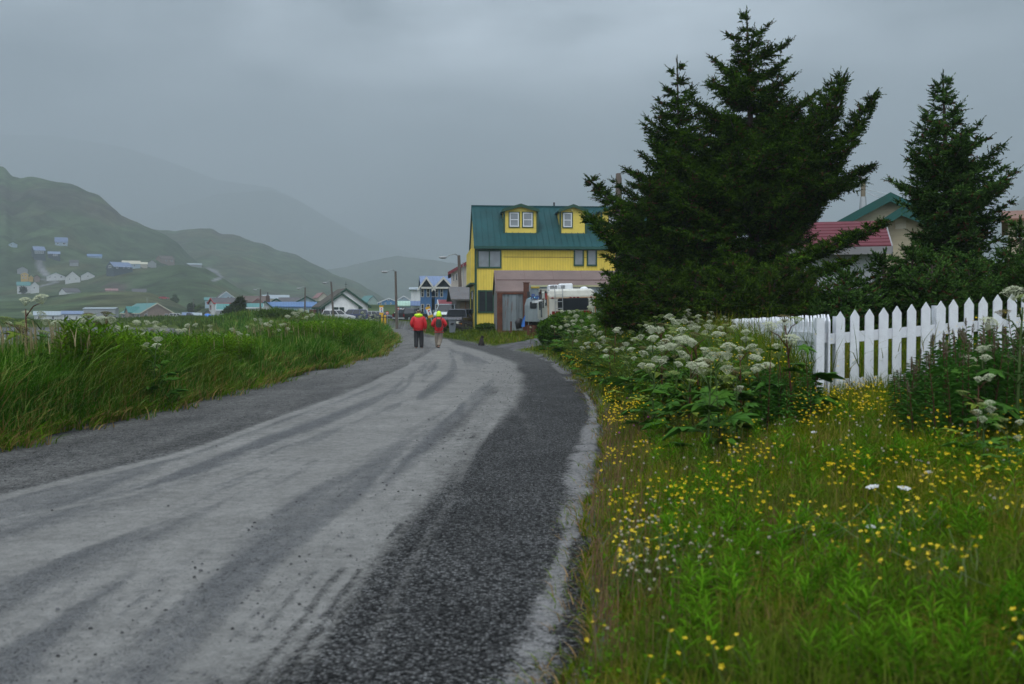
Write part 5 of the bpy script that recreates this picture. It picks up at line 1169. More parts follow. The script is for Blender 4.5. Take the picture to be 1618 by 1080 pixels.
# loose stones on the verges of the road
def scatter_mesh(name, tV, tF, P, S3, Rm, C, mat, parent=None):
    """tV (m,3), tF list of index arrays, P (n,3), S3 (n,) or (n,3), Rm (n,3,3)"""
    n = len(P); m = len(tV); V = np.einsum('nij,mj->nmi', Rm, tV)
    V = V*(S3[:, None, None] if S3.ndim == 1 else S3[:, None, :])+P[:, None, :]
    polys = [(t[None]+(np.arange(n)*m)[:, None, None]).reshape(-1, t.shape[1]) for t in tF]
    c = np.repeat(C[:, None, :], m, 1).reshape(-1, 3) if C.ndim == 2 else C.reshape(-1, 3)
    return npmesh(name, V.reshape(-1, 3), polys, c, mat, parent)
def rotz(a):
    c, s = np.cos(a), np.sin(a); z = np.zeros_like(a); o = np.ones_like(a)
    return np.stack([np.stack([c, -s, z], -1), np.stack([s, c, z], -1), np.stack([z, z, o], -1)], -2)
n = 6500; yy = 3.5+34*rng.random(n)**1.7; s = rng.random(n); side = rng.random(n)
s = np.where(side < .47, .0+.25*s**1.3, np.where(side < .95, 1.0-.35*s**1.2, s)); xx = EL(yy)+(ER(yy)-EL(yy))*s
ang = np.linspace(0, 2*math.pi, 6)[:-1]; sv = np.array([[math.cos(a), .8*math.sin(a), 0] for a in ang]+[[.5*math.cos(a+.4), .4*math.sin(a+.4), .55] for a in ang])
sf = [np.array([[i, (i+1) % 5, 5+(i+1) % 5, 5+i] for i in range(5)]), np.array([[5, 6, 7, 8, 9]])]
zz_ = .045*(1-(2*s-1)**2)-.004; g = .03+.11*rng.random(n)**2
o = scatter_mesh('loose_stones', sv, sf, np.stack([xx, yy, zz_], -1), (.004+.010*rng.random(n)**3)*(1+yy*.02), rotz(rng.random(n)*6.28), np.stack([g, g, g*1.05], -1), attr_mat('stone', .85, 0, .3)); tag(o, kind='stuff')

# ================================================================ grass
def blades(x, y, z, h, w, th, lean, col, seg=3, tipc=None):
    n = len(x); V = np.zeros((n, 2*seg+1, 3)); fa = th+rng.normal(0, .5, n)+math.pi/2
    for k in range(seg+1):
        s = k/seg; hd = lean*h*s**2; vz = h*(s-.42*lean*s**2.2)
        cx = x+np.cos(th)*hd; cy = y+np.sin(th)*hd; cz = z+vz
        if k < seg:
            ww = w*.5*(1-s**2*.85)
            V[:, 2*k] = np.stack([cx-np.cos(fa)*ww, cy-np.sin(fa)*ww, cz], -1); V[:, 2*k+1] = np.stack([cx+np.cos(fa)*ww, cy+np.sin(fa)*ww, cz+ww*.3], -1)
        else: V[:, 2*k] = np.stack([cx, cy, cz], -1)
    m = 2*seg+1; q = np.array([[2*k, 2*k+1, 2*k+3, 2*k+2] for k in range(seg-1)]); t = np.array([[2*seg-2, 2*seg-1, 2*seg]])
    off = (np.arange(n)*m)[:, None, None]
    C = np.repeat(col[:, None, :], m, 1)
    return V.reshape(-1, 3), [(q[None]+off).reshape(-1, 4), (t[None]+off).reshape(-1, 3)], C.reshape(-1, 3)
class Acc:
    def __init__(s): s.V = []; s.P = []; s.C = []; s.n = 0
    def add(s, V, P, C):
        s.V.append(V); s.P += [p+s.n for p in P]; s.C.append(C); s.n += len(V)
    def out(s, name, mat, parent=None, kind='stuff'):
        o = npmesh(name, np.concatenate(s.V), s.P, np.concatenate(s.C), mat, parent)
        if parent is None: tag(o, kind=kind)
        elif kind: tag(o, kind=kind)
        return o
def gcols(n, a, b, br=.25):
    t = rng.random((n, 1)); c = np.array(a)*(1-t)+np.array(b)*t
    if a[1] > a[0]*1.1: c = c*np.array([1, 1, .3])
    return c*(1+br*(rng.random((n, 1))-.5)*2)
# --- left verge
acc = Acc()
for (y0, y1, n, wmul) in ((11.5, 24, 46000, 1.), (24, 50, 34000, 1.6), (50, 120, 26000, 3.0)):
    y = y0+(y1-y0)*rng.random(n)**1.25; dlm = TH(y)+1.5; u = rng.random(n); d_ = .05+dlm*u**1.15; x = EL(y)-d_
    vis = (x > -.58*y-1.5); x = x[vis]; y = y[vis]; d_ = d_[vis]; n = len(x)
    ed = smooth(d_/.9); patch = fbm(x*.45, y*.3+7, 3)
    tall = fbm(x*.6+40, y*.35+11, 3); h = (.36+.62*ed)*(.45+1.1*tall)*(.7+.5*rng.random(n))*np.interp(y, [13, 15, 17, 20, 24, 30, 36], [1.34, 1.26, 1.08, .86, .84, .90, .97])
    th = rng.random(n)*6.28; out = (d_ < .9)
    th = np.where(out & (rng.random(n) < .35), rng.normal(-.5, .9, n), th)
    lean = np.clip(rng.normal(.38, .25, n)+.12*out, .05, 1.15)
    c = gcols(n, (.024, .092, .020), (.060, .165, .028)); blu = (rng.random(n) < .20)[:, None]; c = np.where(blu, gcols(n, (.15, .25, .16), (.26, .36, .28)), c)  # some blades paler: highlights on wet leaves put into their colour
    dry = ((rng.random(n) < .03+.12*(d_ < .5)))[:, None]; c = np.where(dry, gcols(n, (.22, .15, .045), (.30, .20, .07)), c)
    om = smooth((fbm(x*.5+80, y*.25+3, 3)-.46)/.12)[:, None]*(rng.random((n, 1)) < .4); c = c*(1-om*.8)+gcols(n, (.11, .125, .03), (.17, .16, .05))*om*.8
    c = c*(.75+.5*patch)[:, None]
    acc.add(*blades(x, y, G(x, y), h, (.009+.015*rng.random(n)**2)*wmul, th, lean, c, 5 if y0 < 20 else 3))
n = 5200; y = 11.5+70*rng.random(n)**1.5; x = EL(y)+.42*rng.random(n)**2.2*(vnoise(y*2.3, y*0+55) > .45)-.03
c = gcols(n, (.05, .12, .02), (.10, .19, .03)); dr_ = (rng.random(n) < .35)[:, None]; c = np.where(dr_, gcols(n, (.22, .15, .045), (.32, .22, .09)), c)
acc.add(*blades(x, y, G(x, y), .10+.30*rng.random(n), (.007+.008*rng.random(n))*(1+y*.02), rng.normal(-.3, 1.1, n), .5+.6*rng.random(n), c, 4))
acc.out('verge_grass', LEAF)
# --- far bank and village greens
acc = Acc(); n = 26000; y = 100+130*rng.random(n)**1.3; x = -.55*y+rng.random(n)*(.55*y+.02*y)-2; dl_ = EL(y)-x; k = (dl_ > 1) & (G(x, y) > -.05); x = x[k]; y = y[k]; n = len(x)
c = gcols(n, (.045, .09, .03), (.075, .12, .04)); acc.add(*blades(x, y, G(x, y), .35+.5*rng.random(n), .10+.1*rng.random(n), rng.random(n)*6.28, rng.random(n)*.8, c, 2))
n = 14000; y = 52+60*rng.random(n); x = ER(y)+.2+rng.random(n)*14; k = (x/y < .16); x = x[k]; y = y[k]; n = len(x)
c = gcols(n, (.05, .10, .02), (.11, .14, .03)); acc.add(*blades(x, y, G(x, y), .12+.30*rng.random(n)*smooth((x-ER(y))/1.5), .035+.03*rng.random(n), rng.random(n)*6.28, rng.random(n)*.8, c, 2))
acc.out('bank_grass', LEAF)
# --- right meadow
acc = Acc()
def veg_ok(x, y): return ~((y > 43.8) & (y < 50) & (x-ER(y) < 4.2))
for (y0, y1, n, wm, hm) in ((3.2, 6.5, 46000, .75, 1.), (6.5, 12, 42000, 1.1, 1.), (12, 26, 30000, 1.8, 1.5), (26, 60, 20000, 3.2, 1.6)):
    y = y0+(y1-y0)*rng.random(n)**1.1; d_ = .02+np.minimum(.57*y+1.2, 9+y*.15)*rng.random(n)**1.1; x = ER(y)+d_
    k = (x < .56*y+.6) & veg_ok(x, y); x = x[k]; y = y[k]; d_ = d_[k]; n = len(x)
    patch = fbm(x*1.1, y*.9+7, 3); ed = smooth(d_/.8)
    h = (.06+.19*ed*(.5+patch))*(.6+.8*rng.random(n))*hm
    h = h*np.where((y > 12), 1+1.0*smooth((d_-.5)/2)*(y < 45), 1); h = np.where((x > 3.75+(y-12)*.1) & (y > 12.3), .22*rng.random(n)+.08, h)
    c = gcols(n, (.065, .125, .015), (.155, .205, .022)); ol = (rng.random(n) < .26+.30*(patch > .48))[:, None]; c = np.where(ol, gcols(n, (.17, .150, .028), (.28, .245, .05)), c)
    rd = (rng.random(n) < .06*(d_ < 2))[:, None]; c = np.where(rd, gcols(n, (.10, .05, .035), (.15, .075, .05)), c)
    c = c*.90; c = np.where((patch > .54)[:, None], c*np.array([.6, .85, .7]), c)
    acc.add(*blades(x, y, G(x, y)-.01, h, (.0045+.005*rng.random(n))*wm, rng.random(n)*6.28, np.clip(rng.normal(.6, .35, n), .05, 1.3), c, 3))
n = 4200; y = 3.2+24*rng.random(n)**1.3; x = ER(y)-.22*rng.random(n)**2*(vnoise(y*2.9, y*0+75) > .42)+.05
c = gcols(n, (.07, .12, .02), (.13, .19, .03)); dr_ = (rng.random(n) < .4)[:, None]; c = np.where(dr_, gcols(n, (.20, .12, .045), (.30, .20, .09)), c)
acc.add(*blades(x, y, G(x, y), .04+.12*rng.random(n), (.004+.004*rng.random(n))*(1+y*.03), rng.normal(3.2, 1.1, n), .5+.8*rng.random(n), c, 3))
acc.out('meadow_grass', LEAF)
# --- forb leaves (small feather, clover and lance leaves), ground layer
def leaf_tpl(L=1., w=.3, fold=.1, droop=.25):
    return np.array([[0, 0, 0], [w*.5, L*.35, fold], [0, L*.45, 0], [-w*.5, L*.35, fold], [w*.3, L*.75, fold-droop*.4], [0, L*.8, -droop*.4], [-w*.3, L*.75, fold-droop*.4], [0, L, -droop]]), [np.array([[0, 1, 2, 2], [0, 2, 3, 3]])[:, :3], np.array([[1, 4, 5, 2], [2, 5, 6, 3]]), np.array([[4, 7, 5], [5, 7, 6]])]
def tilt_rot(az, el, roll=None):
    """local y axis -> direction with azimuth az, elevation el"""
    n = len(az); d = np.stack([np.cos(el)*np.cos(az), np.cos(el)*np.sin(az), np.sin(el)], -1)
    up = np.zeros((n, 3)); up[:, 2] = 1; xv = norm(np.cross(d, up)+1e-6); zv = np.cross(xv, d)
    return np.stack([xv, d, zv], -1)
def forb_plants(P, H, col, nl, ll, wl, el0, el1, mat, name, kind='stuff', jit=.25, whorl=False, stem=True, cap=None):
    n = len(P); A = Acc(); tV, tF = leaf_tpl(1, wl, .06, .2)
    t = (np.arange(nl)+.5)/nl; az = (np.arange(nl)*2.4)[None, :]+rng.random((n, 1))*6.28+rng.normal(0, jit, (n, nl)); lx_ = rng.normal(0, .10, (n, 2))
    pos = P[:, None, :]+np.stack([lx_[:, :1]*t*H[:, None], lx_[:, 1:]*t*H[:, None], t[None]*H[:, None]], -1)
    el = el0+(el1-el0)*t[None]+rng.normal(0, .2, (n, nl)); ln = ll*H[:, None]*(1.05-.55*t[None]**2)*(.7+.6*rng.random((n, nl)))
    Rm = tilt_rot(az.ravel(), el.ravel()); C = np.repeat(col[:, None, :], nl, 1).reshape(-1, 3)*(1+.25*(rng.random((n*nl, 1))-.5))
    m = len(tV); V = np.einsum('nij,mj->nmi', Rm, tV)*ln.ravel()[:, None, None]+pos.reshape(-1, 3)[:, None, :]
    off = (np.arange(n*nl)*m)[:, None, None]
    A.add(V.reshape(-1, 3), [(q[None]+off).reshape(-1, q.shape[1]) for q in tF], np.repeat(C, m, 0))
    if stem: A.add(*blades(P[:, 0], P[:, 1], P[:, 2], H, H*.02+.004, rng.random(n)*6.28, np.full(n, .05), np.tile(np.array([.09, .055, .03]), (n, 1)), 2))
    return A
# leafy forbs in the left verge
n = 3800; y = 12+50*rng.random(n)**1.5; d_ = .7+(TH(y)-1)*rng.random(n); x = EL(y)-d_; k = (fbm(x*.35+3, y*.22, 3) > .43) & (x > -.56*y-1); x = x[k]; y = y[k]; n = len(x)
A = forb_plants(np.stack([x, y, G(x, y)], -1), (.92+.34*rng.random(n))*np.interp(y, [13, 15, 17, 20, 24, 30, 36], [1.2, 1.12, .98, .80, .78, .82, .9]), gcols(n, (.045, .13, .018), (.11, .20, .035)), 40, .22, .26, -.1, .7, LEAF, 'x'); A.out('leafy_ground_cover', LEAF)
# feathery clumps in the foreground right
n = 2300; y = 3.3+7.5*rng.random(n)**1.1; d_ = .5+.6*y*rng.random(n); x = ER(y)+d_; k = ((fbm(x*1.3, y*1.1+3, 3) > .5) | (rng.random(n) < .12)) & (x < .56*y+.5); x = x[k]; y = y[k]; n = len(x)
A = forb_plants(np.stack([x, y, G(x, y)], -1), .14+.16*rng.random(n), gcols(n, (.05, .16, .020), (.11, .25, .04)), 34, .44, .11, -.15, .9, LEAF, 'x')
# clover leaves
n = 16000; y = 3.2+8*rng.random(n); x = ER(y)+.1+.6*y*rng.random(n); k = (x < .56*y+.5); x = x[k]; y = y[k]; n = len(x)
tV, tF = leaf_tpl(1, .8, .1, .1); Rm = tilt_rot(rng.random(n)*6.28, rng.normal(.2, .3, n)); P = np.stack([x, y, G(x, y)+.03+.09*rng.random(n)], -1); s = .012+.018*rng.random(n)
V = np.einsum('nij,mj->nmi', Rm, tV)*s[:, None, None]+P[:, None, :]; off = (np.arange(n)*8)[:, None, None]
A.add(V.reshape(-1, 3), [(q[None]+off).reshape(-1, q.shape[1]) for q in tF], np.repeat(gcols(n, (.035, .12, .018), (.08, .19, .03)), 8, 0)); A.out('leafy_ground_cover', LEAF)
# bushy forbs on the right bank around the parsnips and under the camper
n = 4600; y = 12.4+32*rng.random(n)**1.2; d_ = .45+4.8*rng.random(n)**1.1*np.interp(y, [12, 30, 45], [.9, 1.1, 1.4]); x = ER(y)+d_; fx_ = 3.7+(y-12)*.095; k = ((y < 42.5)) & (x < fx_-.15); x = x[k]; y = y[k]; d_ = d_[k]; n = len(x)
A = forb_plants(np.stack([x, y, G(x, y)], -1), (.40+.45*rng.random(n))*(.45+.8*smooth((d_-.3)/1.8))*(1-.68*smooth((x-3.7-(y-12)*.095+1.5)/1.1)*(y < 26)), gcols(n, (.035, .105, .018), (.080, .17, .03)), 34, .21, .26, -.2, .7, LEAF, 'x')
n = 700; y = 28+14*rng.random(n); x = ER(y)+1.0+2.6*rng.random(n)
A2 = forb_plants(np.stack([x, y, G(x, y)], -1), (.6+.6*rng.random(n))*smooth((x-ER(y)-.4)/1.4), gcols(n, (.035, .11, .018), (.065, .16, .028)), 34, .18, .3, -.2, .6, LEAF, 'x'); A.add(np.concatenate(A2.V), A2.P, np.concatenate(A2.C)); A.out('leafy_ground_cover', LEAF)
# lyme grass tussock spilling towards the road
acc = Acc(); n = 9000; y = 17+17*rng.random(n); x = ER(y)+.5+1.9*rng.random(n)**.8
c = gcols(n, (.08, .14, .07), (.16, .23, .13)); acc.add(*blades(x, y, G(x, y), .45+.45*rng.random(n), .014+.014*rng.random(n), rng.normal(3.5, .6, n), np.clip(rng.normal(.75, .2, n), .2, 1.2), c, 4))
n = 9000; y = 12.6+5*rng.random(n); x = 2.6+(.9+.1*(y-12))*rng.random(n)
c = gcols(n, (.045, .11, .03), (.10, .16, .06)); acc.add(*blades(x, y, G(x, y), .4+.35*rng.random(n), .010+.010*rng.random(n), rng.random(n)*6.28, np.clip(rng.normal(.6, .25, n), .1, 1.2), c, 4))
acc.out('tussock_grass', LEAF)
# seed spikes above the left verge
n = 520; px = np.concatenate([rng.uniform(-10, 185, 120), rng.uniform(185, 420, 60), rng.uniform(400, 615, 340)]); Ys = np.concatenate([rng.uniform(13.6, 16.2, 120), rng.uniform(19, 30, 60), rng.uniform(27, 60, 340)])
acc = Acc(); x = (px-CX)/F*Ys; k = x < EL(Ys)-.5; x = x[k]; Ys = Ys[k]; n = len(x); g0 = G(x, Ys); h = (1.10+.30*rng.random(n))*np.where(px[k] > 185, .86, 1.)
th = rng.normal(2.9, .6, n); ln = .10+.28*rng.random(n)
acc.add(*blades(x, Ys, g0, h, np.full(n, .005), th, ln, gcols(n, (.16, .13, .05), (.24, .18, .08)), 4))
for q in range(2):
    acc.add(*blades(x+np.cos(th)*ln*h*.6, Ys+np.sin(th)*ln*h*.6, g0+h*.74, h*.26, .011+.009*rng.random(n), th+q*1.5, ln*.9, gcols(n, (.22, .18, .09), (.34, .28, .16)), 3))
acc.out('grass_seed_spikes', LEAF)
# fine reddish seed grasses near the road edge right
acc = Acc(); n = 2600; y = 4+11*rng.random(n); x = ER(y)+.08+1.6*rng.random(n)**1.4
acc.add(*blades(x, y, G(x, y), .16+.20*rng.random(n), .003+.002*rng.random(n), rng.normal(.6, 1, n), .1+.3*rng.random(n), gcols(n, (.13, .075, .045), (.22, .13, .08)), 3)); acc.out('grass_seed_spikes', LEAF)
SKY_LO, SKY_HI, SUN_E = 3.2, 19.0, 1.5
HAZE_C, HAZE_D, EXPO = (.66, .735, .79, 1), .00043, -0.28
# ================================================================ cow parsnips
pw_ = pm('umbel_white', (.39, .42, .29), .7, var=.1, dirt=0, spec=.06); ps_ = pm('umbel_seed_green', (.17, .22, .07), .8, var=.3, vs=20, dirt=0, spec=.06); pb_ = pm('umbel_seed_brown', (.10, .085, .035), .8, var=.3, vs=20, dirt=0, spec=.06)
stm = pm('parsnip_stem_green', (.06, .10, .03), .6, dirt=0, spec=.06); stm2 = pm('parsnip_stem_red', (.085, .035, .025), .6, dirt=0, spec=.06)
lfm = [pm('parsnip_leaf', (.05, .13, .012), .6, var=.3, vs=6, dirt=0, spec=.06), pm('parsnip_leaf_dark', (.035, .10, .012), .6, var=.3, vs=6, dirt=0, spec=.06), pm('parsnip_leaf_yellow', (.16, .22, .03), .5, var=.3, vs=6, dirt=0, spec=.06)]
def umbel_mesh(r, mat, rs, flat=.35, nr=19):
    R_ = random.Random(rs); b = MB()
    for i in range(nr):
        a = i*2.4+R_.uniform(-.2, .2); q = math.sqrt((i+.5)/nr); rr = r*q; z = r*flat*(1-q*q)
        c = Vector((rr*math.cos(a), rr*math.sin(a), z)); b.cyl((0, 0, -r*.75), c-Vector((0, 0, .004)), .0022, .0018, 3)
        for k in range(9):
            a2 = k*2.4+i; q2 = math.sqrt((k+.5)/9)*r*.23; n_ = Vector((math.cos(a2)*q2, math.sin(a2)*q2, (r*.10)*(1-(q2/(r*.23))**2)))
            p = c+n_; s = r*.085*R_.uniform(.7, 1.2); u = Vector((R_.uniform(-1, 1), R_.uniform(-1, 1), R_.uniform(-.3, .3))).normalized(); v = u.cross(Vector((math.cos(a2)*.5, math.sin(a2)*.5, 1))).normalized()
            b.add([tuple(p+u*s), tuple(p+v*s), tuple(p-u*s), tuple(p-v*s), tuple(p+Vector((0, 0, s*.6)))], [(0, 1, 4), (1, 2, 4), (2, 3, 4), (3, 0, 4)])
    return b.build('umbel_tmp', mat, link=False).data
def lobed_leaf_mesh(L, mat, rs):
    R_ = random.Random(rs); V = [(0, 0, 0)]; out = []
    lob = [(-2.25, .42), (-1.85, .25), (-1.45, .72), (-1.05, .38), (-.75, .88), (-.35, .50), (0, 1.05), (.35, .5), (.75, .88), (1.05, .38), (1.45, .72), (1.85, .25), (2.25, .42)]
    for a, l in lob:
        l *= R_.uniform(.88, 1.1)
        if l > .6:
            for da, f in ((-.13, .78), (-.05, .9), (0, 1.), (.06, .88), (.14, .76)): out.append((a+da, l*f))
        else: out.append((a, l))
    for a, l in out: V.append((math.sin(a)*l*L*.6, .12*L+math.cos(a)*l*L*.6, -.22*L*l*l+R_.uniform(-.02, .02)*L+.05*L*abs(math.sin(a*3))))
    F_ = [(0, i, i+1) for i in range(1, len(V)-1)]
    me = bpy.data.meshes.new('leaf'); me.from_pydata(V, [], F_); me.materials.append(mat); return me
def parsnip_proto(kind):
    R_ = random.Random(kind); root = empty('cow_parsnip'); H_ = 1.35
    lean = (R_.uniform(-.08, .08), R_.uniform(-.08, .08))
    b = MB(); top = (lean[0]*H_, lean[1]*H_, H_*.93)
    pts = [(0, 0, 0), (lean[0]*.4, lean[1]*.4, .45), (lean[0]*.9, lean[1]*.9, .95), top]; b.tube(pts, [.017, .014, .011, .007], 6)
    mats = {0: [pw_]*4+[ps_, ps_], 1: [pb_, pw_, ps_, pw_, pw_], 2: [ps_, pw_, ps_, ps_, pw_], 3: [pw_, pb_, pw_, ps_], 4: [ps_, pw_, pb_, pw_, pw_, pw_, ps_]}[kind]
    heads = []
    for i, mm in enumerate(mats):
        if i == 0: tip = Vector((top[0], top[1], H_)); b0 = Vector(top)
        else:
            a = i*2.4+R_.random(); l = R_.uniform(.14, .30); z0 = R_.uniform(.62, .86)*H_; b0 = Vector((lean[0]*z0, lean[1]*z0, z0)); tip = Vector((b0.x+l*math.cos(a), b0.y+l*math.sin(a), z0+R_.uniform(.16, .30)))
            tip.z = min(tip.z, H_+.03); b.tube([b0, (b0+tip)/2+Vector((0, 0, .02)), tip-Vector((0, 0, .05))], [.008, .007, .005], 5)
        heads.append((tip, mm, R_.uniform(.065, .10)*(1 if mm is pw_ else .95)))
    b.build('stem', stm2 if kind in (1, 3) else stm, root, smooth=True)
    for i, (tip, mm, r) in enumerate(heads):
        o = bpy.data.objects.new('flower_head', umbel_mesh(r, mm, kind*10+i, .58 if mm is pw_ else .2)); COL.objects.link(o); o.parent = root; o.location = tip
        o.rotation_euler = (R_.uniform(-.35, .35), R_.uniform(-.35, .35), R_.uniform(0, 6))
    for i in range(11):
        a = i*2.4; z = .08+.95*i/11*R_.uniform(.7, 1.05); L = (.78 if i < 6 else .42)*R_.uniform(.7, 1.1); pet = L*.35
        o = bpy.data.objects.new('leaf', lobed_leaf_mesh(L*.85, lfm[1 if R_.random() < .45 else 0 if R_.random() < .9 else 2], kind*20+i)); COL.objects.link(o); o.parent = root
        o.location = (lean[0]*z+pet*math.cos(a), lean[1]*z+pet*math.sin(a), z+pet*.55); o.rotation_euler = (R_.uniform(-.1, .45), R_.uniform(-.3, .3), a-math.pi/2)
        bb = MB(); bb.tube([(0, 0, 0), (0, -pet*.5, -pet*.2), (0, -pet, -pet*.55)], [.004, .006, .008], 4); bb.build('leaf_stalk', stm, o)
    return root
protos = [parsnip_proto(k) for k in range(5)]; used = [False]*5
RP = [(915, 520, 27, 2), (930, 540, 23, 0), (950, 532, 22, 4), (965, 545, 19, 1), (985, 540, 18, 0), (1000, 560, 15.5, 2), (960, 500, 33, 4), (890, 500, 37, 2), (875, 515, 38, 3), (900, 490, 34, 0), (1050, 470, 30, 1), (1085, 478, 27, 0), (1110, 485, 24, 2), (1125, 492, 22, 4), (1020, 485, 26, 1), (940, 478, 36, 4), (965, 470, 34, 0), (1005, 510, 20, 2), (1065, 545, 12.4, 4), (1085, 570, 11, 0), (1165, 575, 9.6, 2), (1205, 560, 10.2, 0), (1220, 540, 11, 2),
      (1255, 494, 10.3, 1), (1140, 545, 9.6, 4), (1118, 556, 9.2, 0), (1088, 536, 11, 3), (1162, 528, 12, 2), (1106, 522, 12.5, 1), (1078, 503, 16, 0), (1060, 498, 18.5, 4), (1035, 497, 21, 2), (1020, 518, 15.5, 0), (1046, 545, 12.8, 3), (1030, 562, 11.8, 0), (1130, 503, 17, 2), (1100, 498, 19.5, 4),
      (1010, 474, 29, 0), (985, 473, 31, 4), (1060, 481, 25, 2), (1085, 489, 22.5, 4), (955, 498, 29, 1), (930, 498, 31, 2), (908, 505, 33, 0), (904, 522, 30.5, 3), (940, 514, 26.5, 4), (975, 503, 24.5, 2), (1000, 498, 22.5, 0), (1150, 508, 15.5, 1), (1142, 498, 20.5, 0), (970, 519, 20.5, 3), (1032, 532, 14.2, 4), (1190, 517, 11.9, 2),
      (920, 489, 35, 2), (1035, 474, 27, 2), (995, 488, 27, 3), (1115, 512, 14.5, 0), (1070, 520, 13.8, 4), (890, 512, 36, 0), (1048, 508, 17, 1), (1172, 546, 10.6, 3),
      (1608, 459, 8.3, 4), (1562, 545, 8.5, 0), (1546, 592, 7.9, 3), (1600, 655, 6.6, 2), (1558, 632, 7.1, 4), (838, 516, 47.5, 3)]
LP = [(42, 470, 15.0, 3), (58, 492, 15.6, 0), (143, 492, 17.2, 1), (166, 490, 17.8, 1), (98, 516, 16.5, 0), (120, 514, 17.3, 2), (200, 516, 18.8, 0), (212, 508, 20.5, 4), (232, 506, 21, 0), (248, 509, 22, 4), (300, 511, 22.5, 0), (318, 511, 24.5, 2), (240, 532, 16.8, 0), (345, 527, 25, 0), (370, 519, 26, 4), (395, 513, 29, 2), (408, 503, 32, 0), (440, 505, 33, 2),
      (462, 492, 39, 0), (474, 489, 41, 4), (486, 490, 42, 0), (545, 507, 44, 0), (552, 511, 40, 3), (572, 493, 60, 4), (590, 496, 62, 0), (582, 500, 58, 0), (425, 512, 30, 3), (520, 506, 38, 2), (335, 520, 27, 4), (455, 507, 34, 1), (15, 505, 17, 2), (182, 518, 18.2, 3)]
KW = {0: 'white-headed', 1: 'red-stemmed part-seeded', 2: 'greenish half-seeded', 3: 'dark-stemmed few-headed', 4: 'many-headed white'}
special = {(1255, 494): 'tall cow parsnip with opened white and brown heads standing against the white side fence', (1608, 459): 'cow parsnip with large creamy heads at the right edge before the picket fence', (42, 470): 'tallest cow parsnip on the left verge, white heads high above the far hillside',
           (143, 492): 'dark-stemmed cow parsnip with brown seed heads before the pale warehouse', (1140, 545): 'broad cow parsnip with white heads in front of the big lobed leaves', (838, 516): 'lone small cow parsnip by the two short rusty posts'}
def put_parsnip(px, py, Y, k, grp, where):
    global protos
    P = W(px, py, Y); gz = g1(P.x, P.y)
    o = protos[k] if not used[k] else copy_tree(protos[k]); used[k] = True
    s = max(.35, (P.z-gz)/1.38); o.location = (P.x, P.y, gz-.02); o.scale = (min(s, 1.25), min(s, 1.25), s); o.rotation_euler = (0, 0, random.uniform(0, 6.28))
    lb = special.get((px, py)); gg = None if lb else grp[1]
    tag(o, lb or '%s cow parsnip %s' % (KW[k], where), 'cow parsnip'); o['group'] = grp[0] if lb else grp[0]
    return o
for (px, py, Y, k) in RP:
    wh = 'at the right edge below the picket fence' if px > 1500 else 'in the near clump left of the white side fence' if Y < 18 else 'in the far part of the flowering bank below the big spruce'
    put_parsnip(px, py, Y, k, ('cow parsnips on the right bank', 1), wh)
for (px, py, Y, k) in LP:
    wh = 'on the near left verge in front of the beach' if Y < 24 else 'on the far left verge in front of the village'
    put_parsnip(px, py, Y, k, ('cow parsnips on the left verge', 1), wh)

# ================================================================ fireweed by the fence
fwg = pm('fireweed_leaf', (.045, .135, .018), .55, var=.3, vs=8, dirt=0, spec=.06); fwp = pm('fireweed_bud', (.085, .075, .04), .6, var=.3, vs=20, dirt=0)
def fireweed_proto(sd, H_):
    R_ = random.Random(sd); b = MB(); n = 46
    for i in range(n):
        t = .08+.80*i/n; a = i*2.4; L = .15*(1.1-.6*t); d = Vector((math.cos(a), math.sin(a), R_.uniform(.1, .75))).normalized(); sd_ = Vector((-math.sin(a), math.cos(a), 0)); p = Vector((0, 0, t*H_)); w = L*.11
        m = p+d*L*.5+Vector((0, 0, .01)); e = p+d*L-Vector((0, 0, L*.25)); b.add([tuple(p), tuple(m+sd_*w), tuple(e), tuple(m-sd_*w)], [(0, 1, 2), (0, 2, 3)])
    o = b.build('fireweed', fwg); c = MB(); c.tube([(0, 0, 0), (.01, 0, H_*.5), (0, .01, H_*.98)], [.006, .005, .003], 4); c.build('stem', stm2, o)
    c = MB()
    for i in range(9):
        a = i*2.4; z = H_*(.90+.10*i/9); c.cyl((0, 0, z), (math.cos(a)*.028*(1.2-i/9)*.7, math.sin(a)*.028*(1.2-i/9)*.7, z+.03), .005, .003, 4)
    c.build('flower_spike', fwp, o); return o
fws = [fireweed_proto(k, .95) for k in range(4)]; fu = [0, 0, 0, 0]
for ch_ in list(fws[3].children):
    if ch_.name.startswith('flower_spike'): bpy.data.objects.remove(ch_)
fws[3].data.materials[0] = pm('fireweed_leaf_light', (.05, .15, .02), .6, var=.4, vs=8, dirt=0, spec=.06)
def put_fw(px, pyt, Y, lab, grp, ks=(0, 1, 2)):
    k = random.choice(ks); P = W(px, pyt, Y); gz = g1(P.x, P.y); o = fws[k] if not fu[k] else copy_tree(fws[k]); fu[k] = 1
    s = max(.3, (P.z-gz)/.97); o.location = (P.x, P.y, gz-.01); o.scale = (1, 1, s); o.rotation_euler = (random.uniform(-.12, .12), random.uniform(-.12, .12), random.uniform(0, 6)); tag(o, lab, 'fireweed', grp)
for i in range(105):
    px = random.uniform(1425, 1625); Y = random.uniform(8.2, 11.6); base_top = np.interp(px, [1405, 1440, 1480, 1540, 1620], [578, 535, 505, 490, 488]); put_fw(px, base_top+random.uniform(0, 55)+(11.6-Y)*6, Y, 'dark leafy fireweed with purple bud spike before the right picket fence', 'fireweed before the picket fence')
for i in range(10): put_fw(random.uniform(1412, 1450), random.uniform(575, 605), random.uniform(9.5, 11.5), 'low fireweed stem at the left foot of the fireweed thicket before the pickets', 'low fireweed before the pickets', (0, 3))
